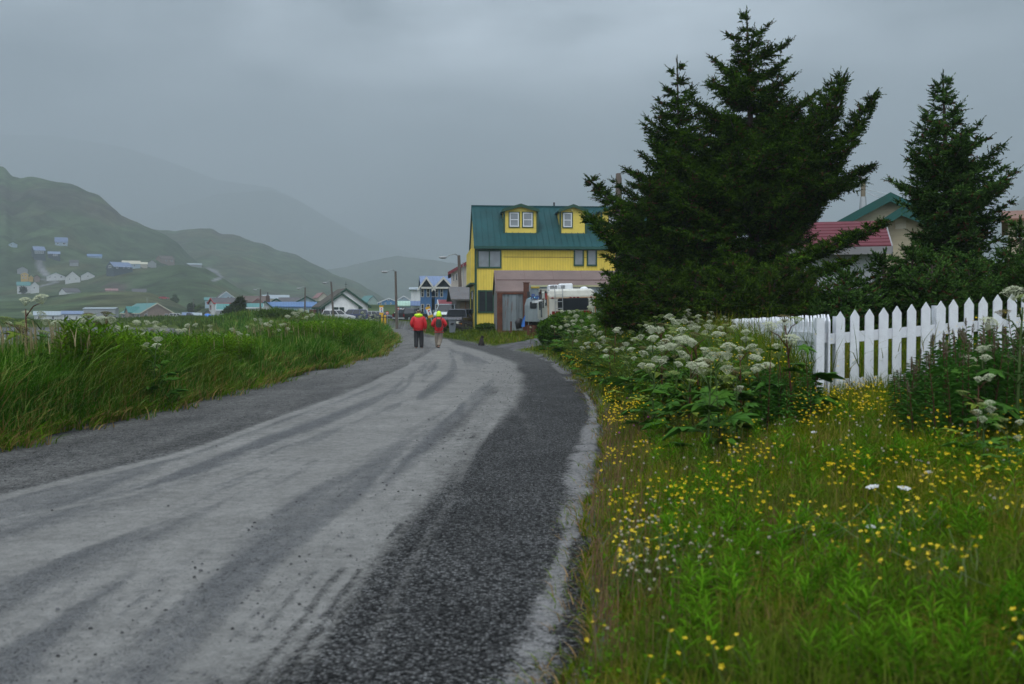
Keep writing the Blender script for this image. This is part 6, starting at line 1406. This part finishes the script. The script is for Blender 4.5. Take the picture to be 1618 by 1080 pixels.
for i in range(34): put_fw(random.uniform(1190, 1288), random.uniform(562, 605), random.uniform(9.8, 11.4), 'leafy fireweed in the corner left of the wide fence corner picket', 'fireweed at the fence corner', (3,))

# ================================================================ buttercups and small flowers
by = pm('buttercup_yellow', (.76, .55, .01), .45, var=.1, dirt=0); wc = pm('clover_white', (.46, .42, .33), .8, var=.25, vs=60, dirt=0); wy = pm('yarrow_white', (.55, .56, .55), .7, dirt=0); gs = pm('flower_stalk', (.07, .10, .025), .6, dirt=0); pc = pm('clover_purple', (.30, .06, .22), .7, dirt=0)
def cup_geo(r):
    V = []; T = []
    for k in range(5):
        a = k*2*math.pi/5; n0 = len(V)
        for rr, da, z in ((.1, 0, 0), (.75, -.42, .38), (1.0, -.2, .5), (1.0, .2, .5), (.75, .42, .38)): V.append((rr*r*math.cos(a+da), rr*r*math.sin(a+da), z*r))
        T += [(n0, n0+1, n0+2), (n0, n0+2, n0+3), (n0, n0+3, n0+4)]
    return V, T
def cup_proto(r, h):
    V, T = cup_geo(r); b = MB(); b.add(V, T); o = b.build('buttercup', by); c = MB(); c.tube([(0, 0, 0), (.008, 0, -h*.5), (.02, .01, -h)], .0016, 3); c.build('stem', gs, o); return o
N_B = 2300
yb = np.concatenate([3.4+9.5*rng.random(4800)**.95, 9+24*rng.random(4600)**1.0]); xb = ER(yb)+np.concatenate([.15+rng.random(4800)**1.0*(.58*yb[:4800]), .1+rng.random(4600)**1.4*3.2])
dens = fbm(xb*1.6+11, yb*1.3, 3); k = (xb < .54*yb) & (dens > np.where(yb < 7.5, .40, .44)) & ((yb < 43)) & ((xb < 2.9+(yb-12)*.07) | (yb < 11.8)); xb = xb[k]; yb = yb[k]
o_ = np.argsort(yb); xb = xb[o_]; yb = yb[o_]; gb = G(xb, yb); hb = .20+.16*rng.random(len(xb)); hb = np.where(yb > 11, hb+.45*smooth((xb-ER(yb)-.2)/1.5)*rng.random(len(xb))+.1*smooth((xb-ER(yb))/.6), hb)
cups = [cup_proto(.0118, .14), cup_proto(.0102, .14), cup_proto(.0088, .14)]; cu_ = [0]*3
for i in range(min(290, len(xb))):
    j = int(rng.integers(0, 3)); o = cups[j] if not cu_[j] else copy_tree(cups[j]); cu_[j] = 1
    o.location = (xb[i], yb[i], gb[i]+hb[i]); o.rotation_euler = (rng.normal(0, .5)+.25, rng.normal(0, .5), rng.random()*6); tag(o, 'small yellow buttercup on a thin stalk in the near roadside meadow', 'buttercup', 'buttercups in the near meadow')
xs_, ys_, gs_, hs_ = xb[290:], yb[290:], gb[290:], hb[290:]; n = len(xs_); V, T = cup_geo(1.0)
rx = rotz(rng.random(n)*6.28); tl = rng.normal(.3, .5, n); c_, s_ = np.cos(tl), np.sin(tl); z0 = np.zeros(n); o1 = np.ones(n)
RX = np.stack([np.stack([o1, z0, z0], -1), np.stack([z0, c_, -s_], -1), np.stack([z0, s_, c_], -1)], -2)
scatter_mesh('distant_buttercups', np.array(V), [np.array(T)], np.stack([xs_, ys_, gs_+hs_], -1), (.0088+.004*rng.random(n))*(1+np.clip(ys_-12, 0, 30)*.02), np.einsum('nij,njk->nik', RX, rx), gcols(n, (.80, .54, .01), (.84, .62, .02), .1), PETAL)['kind'] = 'stuff'
acc = Acc(); acc.add(*blades(xs_, ys_, gs_, hs_, np.full(n, .003), rng.random(n)*6, np.full(n, .02), gcols(n, (.07, .10, .02), (.1, .14, .03)), 2)); acc.out('buttercup_stalks', LEAF)
def clover_proto(mat, r, nm):
    b = MB(); 
    for i in range(26):
        t = (i+.5)/26; z = 1-1.7*t; q = math.sqrt(max(0, 1-z*z)); a = i*2.4; d = Vector((q*math.cos(a), q*math.sin(a), z)); b.cyl(d*r*.35, d*r, r*.20, r*.10, 3)
    o = b.build(nm, mat); c = MB(); c.tube([(0, 0, 0), (.004, 0, -.07), (0, .004, -.14)], .0014, 3); c.build('stem', gs, o); return o
cv = [clover_proto(wc, .0098, 'white_clover'), clover_proto(wc, .0082, 'white_clover')]; cvu = [0, 0]; k_ = 0
for (cx, cy, sx, sy, nn) in ((None, 6.3, .42, .8, 80), (None, 5.4, .35, .4, 45), (2.35, 9.0, .75, 1.1, 120), (3.1, 7.6, .9, 1.3, 30)):
    for i in range(nn):
        y = cy+rng.normal(0, sy); x = (float(ER(np.array([y]))[0])+.22+abs(rng.normal(0, sx))) if cx is None else cx+rng.normal(0, sx)
        if x < float(ER(np.array([y]))[0])+.1 or y < 3.4: continue
        j = i % 2; o = cv[j] if not cvu[j] else copy_tree(cv[j]); cvu[j] = 1; o.location = (x, y, g1(x, y)+.15+.10*rng.random()); o.rotation_euler = (rng.normal(0, .3), rng.normal(0, .3), rng.random()*6)
        tag(o, 'tiny white clover head low in the grass near the road edge' if cx is None else 'tiny white clover head low in the middle of the meadow', 'clover', 'white clover by the road edge' if cx is None else 'white clover in the middle meadow')
p_ = clover_proto(pc, .0125, 'red_clover')
for i in range(11):
    y = 13.2+rng.normal(0, 1.1); x = float(ER(np.array([y]))[0])+.25+.7*rng.random(); o = p_ if i == 0 else copy_tree(p_); o.location = (x, y, g1(x, y)+.2+.1*rng.random()); tag(o, 'purple clover head at the foot of the flowering bank by the pale road edge', 'clover', 'purple clovers at the road edge')
def yarrow_proto():
    b = MB(); R_ = random.Random(5)
    for i in range(26):
        a = i*2.4; q = math.sqrt((i+.5)/26)*.045; b.dome((q*math.cos(a), q*math.sin(a), -q*.15+R_.uniform(0, .004)), .0085, .006, 6, 2)
    o = b.build('yarrow', wy); c = MB(); c.tube([(0, 0, 0), (.01, 0, -.15), (0, .01, -.3)], .0022, 4); c.build('stem', gs, o); return o
ya = yarrow_proto()
for i, (px, py, Y, lb) in enumerate(((1378, 768, 6.2, 'flat white yarrow head in the middle of the meadow, left of a pair'), (1429, 770, 6.2, 'flat white yarrow head in the middle of the meadow, right of a pair'), (1452, 727, 7.2, 'white yarrow head above the pair in the meadow'), (1467, 745, 6.9, 'small white yarrow head just right above the pair in the meadow'), (1552, 802, 5.9, 'white yarrow head near the right edge of the meadow'), (1376, 831, 5.4, 'white yarrow head below the pair, beside a buttercup'), (1550, 737, 7.2, 'white yarrow head right of the pair in the upper meadow'), (1286, 682, 8.8, 'white yarrow head in the upper left of the meadow'))):
    o = ya if i == 0 else copy_tree(ya); P = W(px, py, Y); o.location = P; o.rotation_euler = (rng.normal(0, .08)+.1, rng.normal(0, .1), rng.random()*6); sc = (.85 if i < 2 else .55); o.scale = (sc, sc, 1); tag(o, lb, 'yarrow', 'white yarrows in the meadow')

# ================================================================ spruces
def spruce_axis(base, top, prof, nb, sd, A, tb, YL, step=.105, twl=.17, nl=.046, col=((.011, .030, .003), (.050, .105, .008)), droop=.12, elev=(-.12, .42), s0=.10, needles=9, zmin=None, stick=.011, az0=None):
    """prof rows: (t, left_m, right_m[, depth_m])"""
    rg = np.random.default_rng(sd); base = np.array(base, float); top = np.array(top, float); ax = top-base; H_ = np.linalg.norm(ax)
    pt = np.array([p[0] for p in prof]); pl = np.array([p[1] for p in prof]); pr = np.array([p[2] for p in prof]); pd = np.array([p[3] if len(p) > 3 else (p[1]+p[2])*.45 for p in prof])
    # more branches where the tree is wider
    tt = np.linspace(pt[0], .985, 400); wgt = .42+np.interp(tt, pt, (pl+pr)/2); cdf = np.cumsum(wgt); cdf /= cdf[-1]
    P_, D_, L_, B_ = [], [], [], []
    for i in range(nb):
        t = np.interp((i+rg.random())/nb, cdf, tt); phi = i*2.39996+rg.normal(0, .3) if az0 is None else az0+rg.normal(0, .8)
        c, s = math.cos(phi), math.sin(phi); rx_ = np.interp(t, pt, pr) if c > 0 else np.interp(t, pt, pl); rd = np.interp(t, pt, pd)
        r = math.sqrt((c*rx_)**2+(s*rd)**2)*(.60+.50*rg.random()**.8); r = max(r, .08)
        e = elev[0]+(elev[1]-elev[0])*t**1.3+rg.normal(0, .12); p0 = base+ax*t-np.array([0, 0, r*math.tan(e)*.75]); dh = np.array([c, s, 0.])
        ns = max(3, int(r/step)); sN = np.linspace(0, 1, 7); bz = lambda q: r*(math.tan(e)*q-droop*np.sin(math.pi*q)+.07*q**2.5)
        wv = rg.normal(0, .06, 2); lat = np.array([-s, c, 0.])
        pt_ = lambda q: p0[None]+dh[None]*(r*q)[:, None]+np.array([0, 0, 1.])[None]*bz(q)[:, None]+lat[None]*(np.sin(q*3)*r*wv[0])[:, None]
        pts = pt_(sN); tb.tube([tuple(p) for p in pts], list(.006+stick*(r**.8)*(1-sN*.92)), 4)
        q = s0+(1-s0)*(np.arange(ns)+rg.random(ns)*.5)/ns; q = np.clip(q, 0, 1); Pq = pt_(q); Tq = norm(pt_(np.minimum(q+.02, 1.02))-pt_(q-.02))
        for sg in (-1, 1):
            for rep in range(2):
                up = rg.normal(.0 if rep == 0 else .22, .22, ns)[:, None]; side = norm(np.cross(Tq, [0, 0, 1.]))
                dd = norm(Tq*(.55+.5*rg.random((ns, 1)))+side*sg*(.9 if rep == 0 else .35)+np.array([0, 0, 1.])*up)
                l2 = np.clip(.52*r*(1-q)+.13, .10, .75)*(.5+.6*rg.random(ns))*(1 if rep == 0 else .55)
                m = np.maximum(1, (l2/step).astype(int))
                for a in range(int(m.max())):
                    sel = m > a; f = (a+.6)/m[sel]; Pa = Pq[sel]+dd[sel]*(l2[sel]*f)[:, None]*.92
                    for s2 in (-1, 1, 0):
                        k = sel.sum(); sd2 = norm(np.cross(dd[sel], [0, 0, 1.])+rg.normal(0, .35, (k, 3)))
                        if s2 == 0 and a < m.max()-1: dv2 = norm(dd[sel]*.6+rg.normal(0, .7, (k, 3)))
                        elif s2 == 0: dv2 = dd[sel]
                        else: dv2 = norm(dd[sel]*.85+sd2*s2*.75)
                        P_.append(Pa); D_.append(dv2); L_.append(twl*(.45+.6*rg.random(k)+.7*(rg.random(k) < .10))*(1 if s2 else 1.1))
        P_.append(pt_(np.array([.97]))); D_.append(Tq[-1:]); L_.append(np.array([twl*1.5]))
        bt = .62+.85*rg.random(); B_.append(np.full(sum(len(p) for p in P_)-sum(len(b_) for b_ in B_), bt))
    # leader
    nlead = 34; q = np.linspace(.80, 1, nlead); P_.append(base+ax*q[:, None]); D_.append(norm(np.tile(ax/H_, (nlead, 1))+rg.normal(0, .12, (nlead, 3)))); L_.append(np.full(nlead, twl*1.2)); B_.append(np.full(nlead, 1.))
    P = np.concatenate(P_); Dd = np.concatenate(D_); L = np.concatenate(L_); Bt = np.concatenate(B_)[:, None]
    if zmin is not None: k = P[:, 2] > zmin; P, Dd, L = P[k], Dd[k], L[k]
    n = len(P); a_ = norm(np.cross(Dd, np.array([.3, .2, 1.]))); b_ = np.cross(Dd, a_); K = needles
    cb = np.array(col[0]); ct = np.array(col[1]); mixv = rg.random((n, 1))**1.6*1.1-.15+.35*(fbm(P[:, 0]*1.5+sd, P[:, 2]*1.5+P[:, 1], 3)[:, None]); C = (cb*(1-mixv)+ct*mixv)*Bt; dead = rg.random((n, 1)) < .05; C = np.where(dead, np.array([.075, .038, .02]), C)
    Vs = []; Cs = []
    for k in range(K):
        f = (k+.3)/K; an = k*2.4+rg.random(n)*.8; pe = a_*np.cos(an)[:, None]+b_*np.sin(an)[:, None]; o_ = P+Dd*(L*f)[:, None]; cr = np.cross(Dd, pe); ln_ = nl*(1.15-.45*f)
        tip = o_+(pe*.72+Dd*.72)*ln_; hw = nl*.36
        Vs.append(np.stack([o_+cr*hw-Dd*hw*.3, o_-cr*hw-Dd*hw*.3, tip], 1)); Cs.append(np.repeat(C[:, None]*(1 if k < K-1 else 1.25), 3, 1))  # last needle of each twig coloured lighter, a painted top-lit tip
    an = rg.random(n)*6.28; cr = a_*np.cos(an)[:, None]+b_*np.sin(an)[:, None]; Vs.append(np.stack([P+cr*nl*.22, P-cr*nl*.22, P+Dd*(L*1.06)[:, None]], 1)); Cs.append(np.repeat(C[:, None]*.9, 3, 1))
    V = np.concatenate(Vs).reshape(-1, 3); Cc = np.concatenate(Cs).reshape(-1, 3); A.add(V, [np.arange(len(V)).reshape(-1, 3)], Cc); return n
def spruce(name, label, axes, gz_pt, group=None):
    A = Acc(); tb = MB(); tot = 0
    bx, by_ = gz_pt; gz = g1(bx, by_); root = empty(name, (bx, by_, gz)); tag(root, label, 'spruce', group)
    for ax in axes:
        b0, t0 = Vector(ax['base']), Vector(ax['top']); k = dict(ax); nb = k.pop('nb'); sd = k.pop('sd'); prof = k.pop('prof'); r0 = k.pop('r0', .12); k.pop('base'); k.pop('top')
        if not k.pop('no_trunk', False): tb.tube([b0, b0*.5+t0*.5, t0], [r0, r0*.55, .008], 10)
        tot += spruce_axis(b0, t0, prof, nb, sd, A, tb, None, **k)
    o = tb.build('trunk', BARK, root); o.location = (-bx, -by_, -gz); c = A.out('crown', NEEDLE, root, None); c.location = (-bx, -by_, -gz); print(name, tot, 'twigs')
    return root
def prof_px(rowsp, Y, pyb, pyt, dk=.8):
    m = Y/F; return sorted([((pyb-r[0])/(pyb-pyt), r[1]*m, r[2]*m, (r[1]+r[2])/2*m*dk) for r in rowsp])
YA = 26.
big = [dict(base=W(1196, 505, YA), top=W(1180, 20, YA), r0=.2, nb=165, sd=1, prof=prof_px([(20, 3, 3), (40, 18, 22), (60, 36, 46), (100, 60, 76), (150, 90, 95), (200, 118, 135), (250, 138, 165), (300, 150, 172), (335, 160, 125), (362, 150, 48), (400, 160, 42), (440, 165, 95), (490, 150, 110)], YA, 505, 20)),
       dict(base=W(1205, 345, YA-.6), top=W(1334, 118, YA-.9), r0=.06, nb=120, sd=3, elev=(.2, .8), prof=[(0, 1.15, .85, .9), (.5, 1.0, .7, .7), (.8, .6, .48, .5), (1, .08, .08, .08)]),
       dict(base=W(1235, 380, YA-.2), top=W(1382, 148, YA-.4), r0=.055, nb=90, sd=4, elev=(.2, .8), prof=[(0, .75, .75, .6), (.4, .55, .6, .5), (.75, .28, .38, .3), (1, .07, .07, .07)]),
       dict(base=W(1240, 330, YA), top=W(1378, 262, YA+.4), r0=.04, nb=45, sd=5, elev=(.0, .4), prof=[(0, .6, .6, .5), (.6, .45, .4, .4), (1, .08, .08, .08)]),
       dict(base=W(1225, 425, YA-1.5), top=W(1398, 352, YA-1.8), r0=.045, nb=55, sd=6, elev=(-.1, .3), prof=[(0, .45, .45, .5), (.6, .35, .32, .4), (1, .08, .08, .08)]),
       dict(base=W(1220, 455, YA-1.8), top=W(1345, 410, YA-2), r0=.04, nb=40, sd=16, elev=(-.2, .2), prof=[(0, .5, .5, .5), (.7, .35, .35, .35), (1, .08, .08, .08)])]
spruce('spruce', 'biggest dark spruce with several upswept tops in front of the crimson-roofed outbuilding', big, (W(1196, 500, YA).x, YA))
YB = 27.6
left = [dict(base=W(1078, 505, YB), top=W(1070, 97, YB), r0=.13, nb=150, sd=7, prof=prof_px([(97, 3, 3), (120, 14, 14), (150, 40, 34), (175, 56, 42), (210, 66, 60), (240, 72, 80), (280, 100, 80), (310, 128, 90), (345, 140, 90), (380, 135, 90), (420, 138, 90), (460, 142, 100), (495, 135, 100)], YB, 505, 97, 1.0), elev=(-.12, .40)),
        dict(base=W(1040, 400, YB-.8), top=W(930, 282, YB-1.2), r0=.05, nb=40, sd=8, elev=(.0, .4), prof=[(0, .55, .5, .5), (.5, .42, .36, .4), (1, .06, .06, .06)]),
        dict(base=W(1040, 440, YB-1.4), top=W(926, 344, YB-1.8), r0=.05, nb=40, sd=9, elev=(-.1, .3), prof=[(0, .5, .5, .5), (.5, .34, .3, .35), (1, .06, .06, .06)])]
spruce('spruce', 'slimmer spruce with thin pointed spire left of the biggest spruce', left, (W(1078, 500, YB).x, YB))
def low(label, Y, spec, pyb, sd, colr, group=None, nl=.046, twl=.16):
    ax = []
    for i, (px, pyt, wpx) in enumerate(spec):
        b = W(px, pyb, Y+((i % 3)-1)*.5); t = W(px+random.uniform(-8, 8), pyt, Y+((i % 3)-1)*.5); m = Y/F*wpx
        ax.append(dict(base=b, top=t, r0=.05, nb=44, sd=sd+i, prof=[(0, m, m, m), (.35, m, m, m), (.7, m*.72, m*.72, m*.8), (1, .12, .12, .12)], elev=(-.1, .6), col=colr, nl=nl, twl=twl, needles=8))
    cx = sum(s[0] for s in spec)/len(spec); P = W(cx, 500, Y); return spruce('low_spruce', label, ax, (P.x, P.y), group)
low('low wide spruce thicket at the foot of the big spruce behind the flowering bank', 23.0, [(985, 438, 42), (1035, 425, 52), (1095, 418, 60), (1160, 412, 60), (1220, 418, 60), (1270, 428, 45)], 515, 30, ((.013, .032, .004), (.055, .105, .010)))
BL = ((.014, .038, .008), (.062, .125, .026))
low('low blue-green spruce thicket right behind the picket fence', 16.5, [(1345, 432, 62), (1392, 402, 62), (1440, 392, 66), (1475, 398, 80), (1530, 408, 78), (1590, 402, 80), (1650, 400, 80)], 520, 50, BL, nl=.036, twl=.12)
YR_ = 20.0
spruce('spruce', 'regular blue-green spruce at the right above the picket fence', [dict(base=W(1503, 500, YR_), top=W(1490, 122, YR_), r0=.13, nb=150, sd=12, col=BL, nl=.040, twl=.14, prof=prof_px([(122, 3, 3), (145, 16, 18), (180, 36, 36), (200, 44, 52), (230, 58, 66), (245, 76, 112), (270, 66, 90), (290, 80, 118), (310, 92, 125), (330, 56, 105), (350, 48, 112), (385, 48, 125), (430, 90, 110), (480, 90, 110)], YR_, 500, 122), elev=(-.12, .45))], (W(1503, 500, YR_).x, YR_))
low('dense spruce half cut off at the far right edge behind the picket fence', 18.5, [(1612, 352, 62), (1660, 340, 70)], 515, 70, BL, nl=.038, twl=.14)

# village trees and bushes
def bush(name, label, px, pyb, pyt, wpx, Y, shape, colr, sd, cat='tree', n=1500, ls=.45, group=None):
    rg = np.random.default_rng(sd); P = W(px, pyb, Y); H_ = W(px, pyt, Y).z-P.z; r = wpx/2*Y/F
    root = empty(name, P); tag(root, label, cat, group); c_ = rg.normal(0, 1, (n, 3)); c_ = norm(c_)*(rg.random((n, 1))**.4)
    z = (c_[:, 2]*.5+.5); rad = {'cone': 1.05-z, 'round': np.ones(n), 'lean': 1.0-z*.7}[shape]
    pos = np.stack([c_[:, 0]*r*rad, c_[:, 1]*r*rad, z*H_*1.0+.0], -1)
    if shape == 'lean': pos[:, 0] += z*r*.75
    lump = .8+.5*fbm(pos[:, 0]*1.1+sd, pos[:, 2]*1.1+pos[:, 1], 2); pos[:, :2] *= lump[:, None]
    A = Acc(); sz = ls*(.5+rg.random(n)); d = norm(rg.normal(0, 1, (n, 3))+np.array([0, 0, .3])); e = norm(np.cross(d, rg.normal(0, 1, (n, 3))))
    V = np.stack([pos-e*sz[:, None]*.35, pos+e*sz[:, None]*.35, pos+d*sz[:, None]], 1).reshape(-1, 3); C = np.repeat(gcols(n, colr[0], colr[1]), 3, 0); A.add(V, [np.arange(len(V)).reshape(-1, 3)], C); A.out('crown', LEAF, root, None)
    b = MB(); b.cyl((0, 0, -1), (0, 0, H_*.6), .12*max(1, r/2), .04, 6); b.build('trunk', BARK, root); return root
DK = ((.014, .028, .014), (.03, .05, .022)); MG = ((.035, .07, .03), (.055, .10, .04))
bush('spruce', 'dark wind-bent spruce in front of the white and red house', 368, 502, 470, 34, 176, 'lean', DK, 1, 'spruce', 3400, .55)
bush('shrub', 'low dark evergreen shrub at the foot of the wind-bent spruce', 372, 502.5, 483, 38, 172, 'round', DK, 2, 'shrub', 2200, .5)
bush('round_tree', 'small round dark tree alone right of the low green mound', 302.5, 493, 479.5, 14, 375, 'round', DK, 3, 'tree', 900, .7)
bush('shrub', 'dull dark bush on the slope right of the tiny red car', 276, 479, 465.5, 18, 470, 'cone', MG, 4, 'shrub', 800, .9)
bush('shrub', 'green bush beside the round dark tree', 318, 494, 484, 20, 360, 'round', MG, 5, 'shrub', 900, .8)
bush('shrub', 'dark bush against the wall of the lowest white hillside house', 37, 463, 453, 10, hill_hit(37, 463)-8, 'round', DK, 6, 'shrub', 500, 1.2)
bush('shrub', 'grassy green mound of shrubs before the long blue-roofed building', 436, 505, 489, 66, 104, 'round', MG, 7, 'shrub', 6000, .22)
bush('shrub', 'leafy shrubs at the foot of the yellow house wall', 768, 522, 511, 34, 68, 'round', ((.03, .07, .02), (.06, .11, .03)), 8, 'shrub', 2600, .13)
bush('shrub', 'green shrub between the walkers and the off-road car', 697, 524, 505, 22, 76, 'round', ((.03, .07, .02), (.06, .11, .03)), 9, 'shrub', 2200, .14)
bush('shrub', 'dense green shrub hiding the foot of the camper', 905, 524, 491, 80, 43.5, 'round', ((.03, .08, .018), (.055, .12, .028)), 10, 'shrub', 8000, .10)
bush('shrub', 'leafy shrub at the near end of the driveway left of the camper', 866, 545, 503, 36, 41.5, 'round', ((.03, .08, .018), (.055, .12, .028)), 12, 'shrub', 4200, .10)

# ================================================================ sky, sun, haze, camera
w = bpy.data.worlds.new('World'); scene.world = w; w.use_nodes = True; nt = w.node_tree; L = nt.links; bg = nt.nodes['Background']
SUN_EL, SUN_AZ = R(60), R(200)
sky = N(nt, 'ShaderNodeTexSky', sky_type='NISHITA'); sky.sun_disc = False; sky.sun_elevation = SUN_EL; sky.sun_rotation = SUN_AZ; sky.air_density = 1.; sky.dust_density = 3.; sky.altitude = 0
tc = N(nt, 'ShaderNodeTexCoord'); sx = N(nt, 'ShaderNodeSeparateXYZ'); L.new(tc.outputs['Generated'], sx.inputs[0])
mp = N(nt, 'ShaderNodeMapping'); mp.inputs['Scale'].default_value = (1., 1., 2.6); L.new(tc.outputs['Generated'], mp.inputs['Vector'])
nz = N(nt, 'ShaderNodeTexNoise'); nz.inputs['Scale'].default_value = 2.6; nz.inputs['Detail'].default_value = 5; nz.inputs['Roughness'].default_value = .5; L.new(mp.outputs[0], nz.inputs['Vector'])
def mr(src, a, b_, c=0., d=1.):
    n = N(nt, 'ShaderNodeMapRange'); n.inputs[1].default_value = a; n.inputs[2].default_value = b_; n.inputs[3].default_value = c; n.inputs[4].default_value = d; L.new(src, n.inputs[0]); return n.outputs[0]
def mul(a, b_):
    n = N(nt, 'ShaderNodeMath', operation='MULTIPLY'); L.new(a, n.inputs[0])
    if isinstance(b_, (int, float)): n.inputs[1].default_value = b_
    else: L.new(b_, n.inputs[1])
    return n.outputs[0]
grad = mr(sx.outputs[2], -.02, .9, SKY_LO, SKY_HI); cl = mr(nz.outputs[0], .38, .63, -.1, 2.4)
dp = N(nt, 'ShaderNodeVectorMath', operation='DOT_PRODUCT'); dp.inputs[1].default_value = Vector((.06, .93, .36)).normalized(); L.new(tc.outputs['Generated'], dp.inputs[0])
thin = mr(dp.outputs['Value'], .93, .999, 1.0, 1.75)   # thinner cloud lets more light through here
val = mul(mul(grad, cl), thin)
cr = N(nt, 'ShaderNodeVectorMath', operation='SCALE'); cr.inputs[0].default_value = (.88, .975, 1.08); L.new(val, cr.inputs['Scale'])
mx = N(nt, 'ShaderNodeMix', data_type='RGBA'); mx.inputs[0].default_value = .90; L.new(sky.outputs[0], mx.inputs[6]); L.new(cr.outputs[0], mx.inputs[7]); L.new(mx.outputs[2], bg.inputs['Color']); bg.inputs['Strength'].default_value = .12
sl = bpy.data.lights.new('sun', 'SUN'); sl.energy = SUN_E; sl.angle = R(25); sl.color = (1., .97, .93); so = bpy.data.objects.new('sun', sl); COL.objects.link(so)
dv_ = Vector((math.sin(SUN_AZ)*math.cos(SUN_EL), math.cos(SUN_AZ)*math.cos(SUN_EL), math.sin(SUN_EL))); so.rotation_euler = (-dv_).to_track_quat('-Z', 'Y').to_euler()
zmax = float(ZZ.max())+20
b = MB(); b.box(-16500, 16500, -60, 9700, float(ZZ.min())-1.2, zmax); hz_ = b.build('haze', None); tag(hz_, kind='stuff')
m = bpy.data.materials.new('haze_air'); m.use_nodes = True; nt = m.node_tree; nt.nodes.clear(); out = N(nt, 'ShaderNodeOutputMaterial'); pv = N(nt, 'ShaderNodeVolumePrincipled')
pv.inputs['Color'].default_value = HAZE_C; pv.inputs['Density'].default_value = HAZE_D; pv.inputs['Anisotropy'].default_value = 0.; nt.links.new(pv.outputs[0], out.inputs['Volume']); hz_.data.materials.append(m)
cam = bpy.data.cameras.new('camera'); co = bpy.data.objects.new('camera', cam); COL.objects.link(co); scene.camera = co
co.location = (0, 0, CH); co.rotation_euler = (math.pi/2-PT, 0, 0); cam.sensor_width = 36; cam.lens = F*36/1618; cam.clip_start = .1; cam.clip_end = 20000
cam.dof.use_dof = True; cam.dof.focus_distance = 42; cam.dof.aperture_fstop = 2.9
scene.view_settings.view_transform = 'Standard'; scene.view_settings.look = 'None'; scene.view_settings.gamma = 1; scene.view_settings.exposure = EXPO
scene.cycles.volume_bounces = 1; scene.cycles.max_bounces = 6; scene.cycles.diffuse_bounces = 3; scene.cycles.transparent_max_bounces = 4
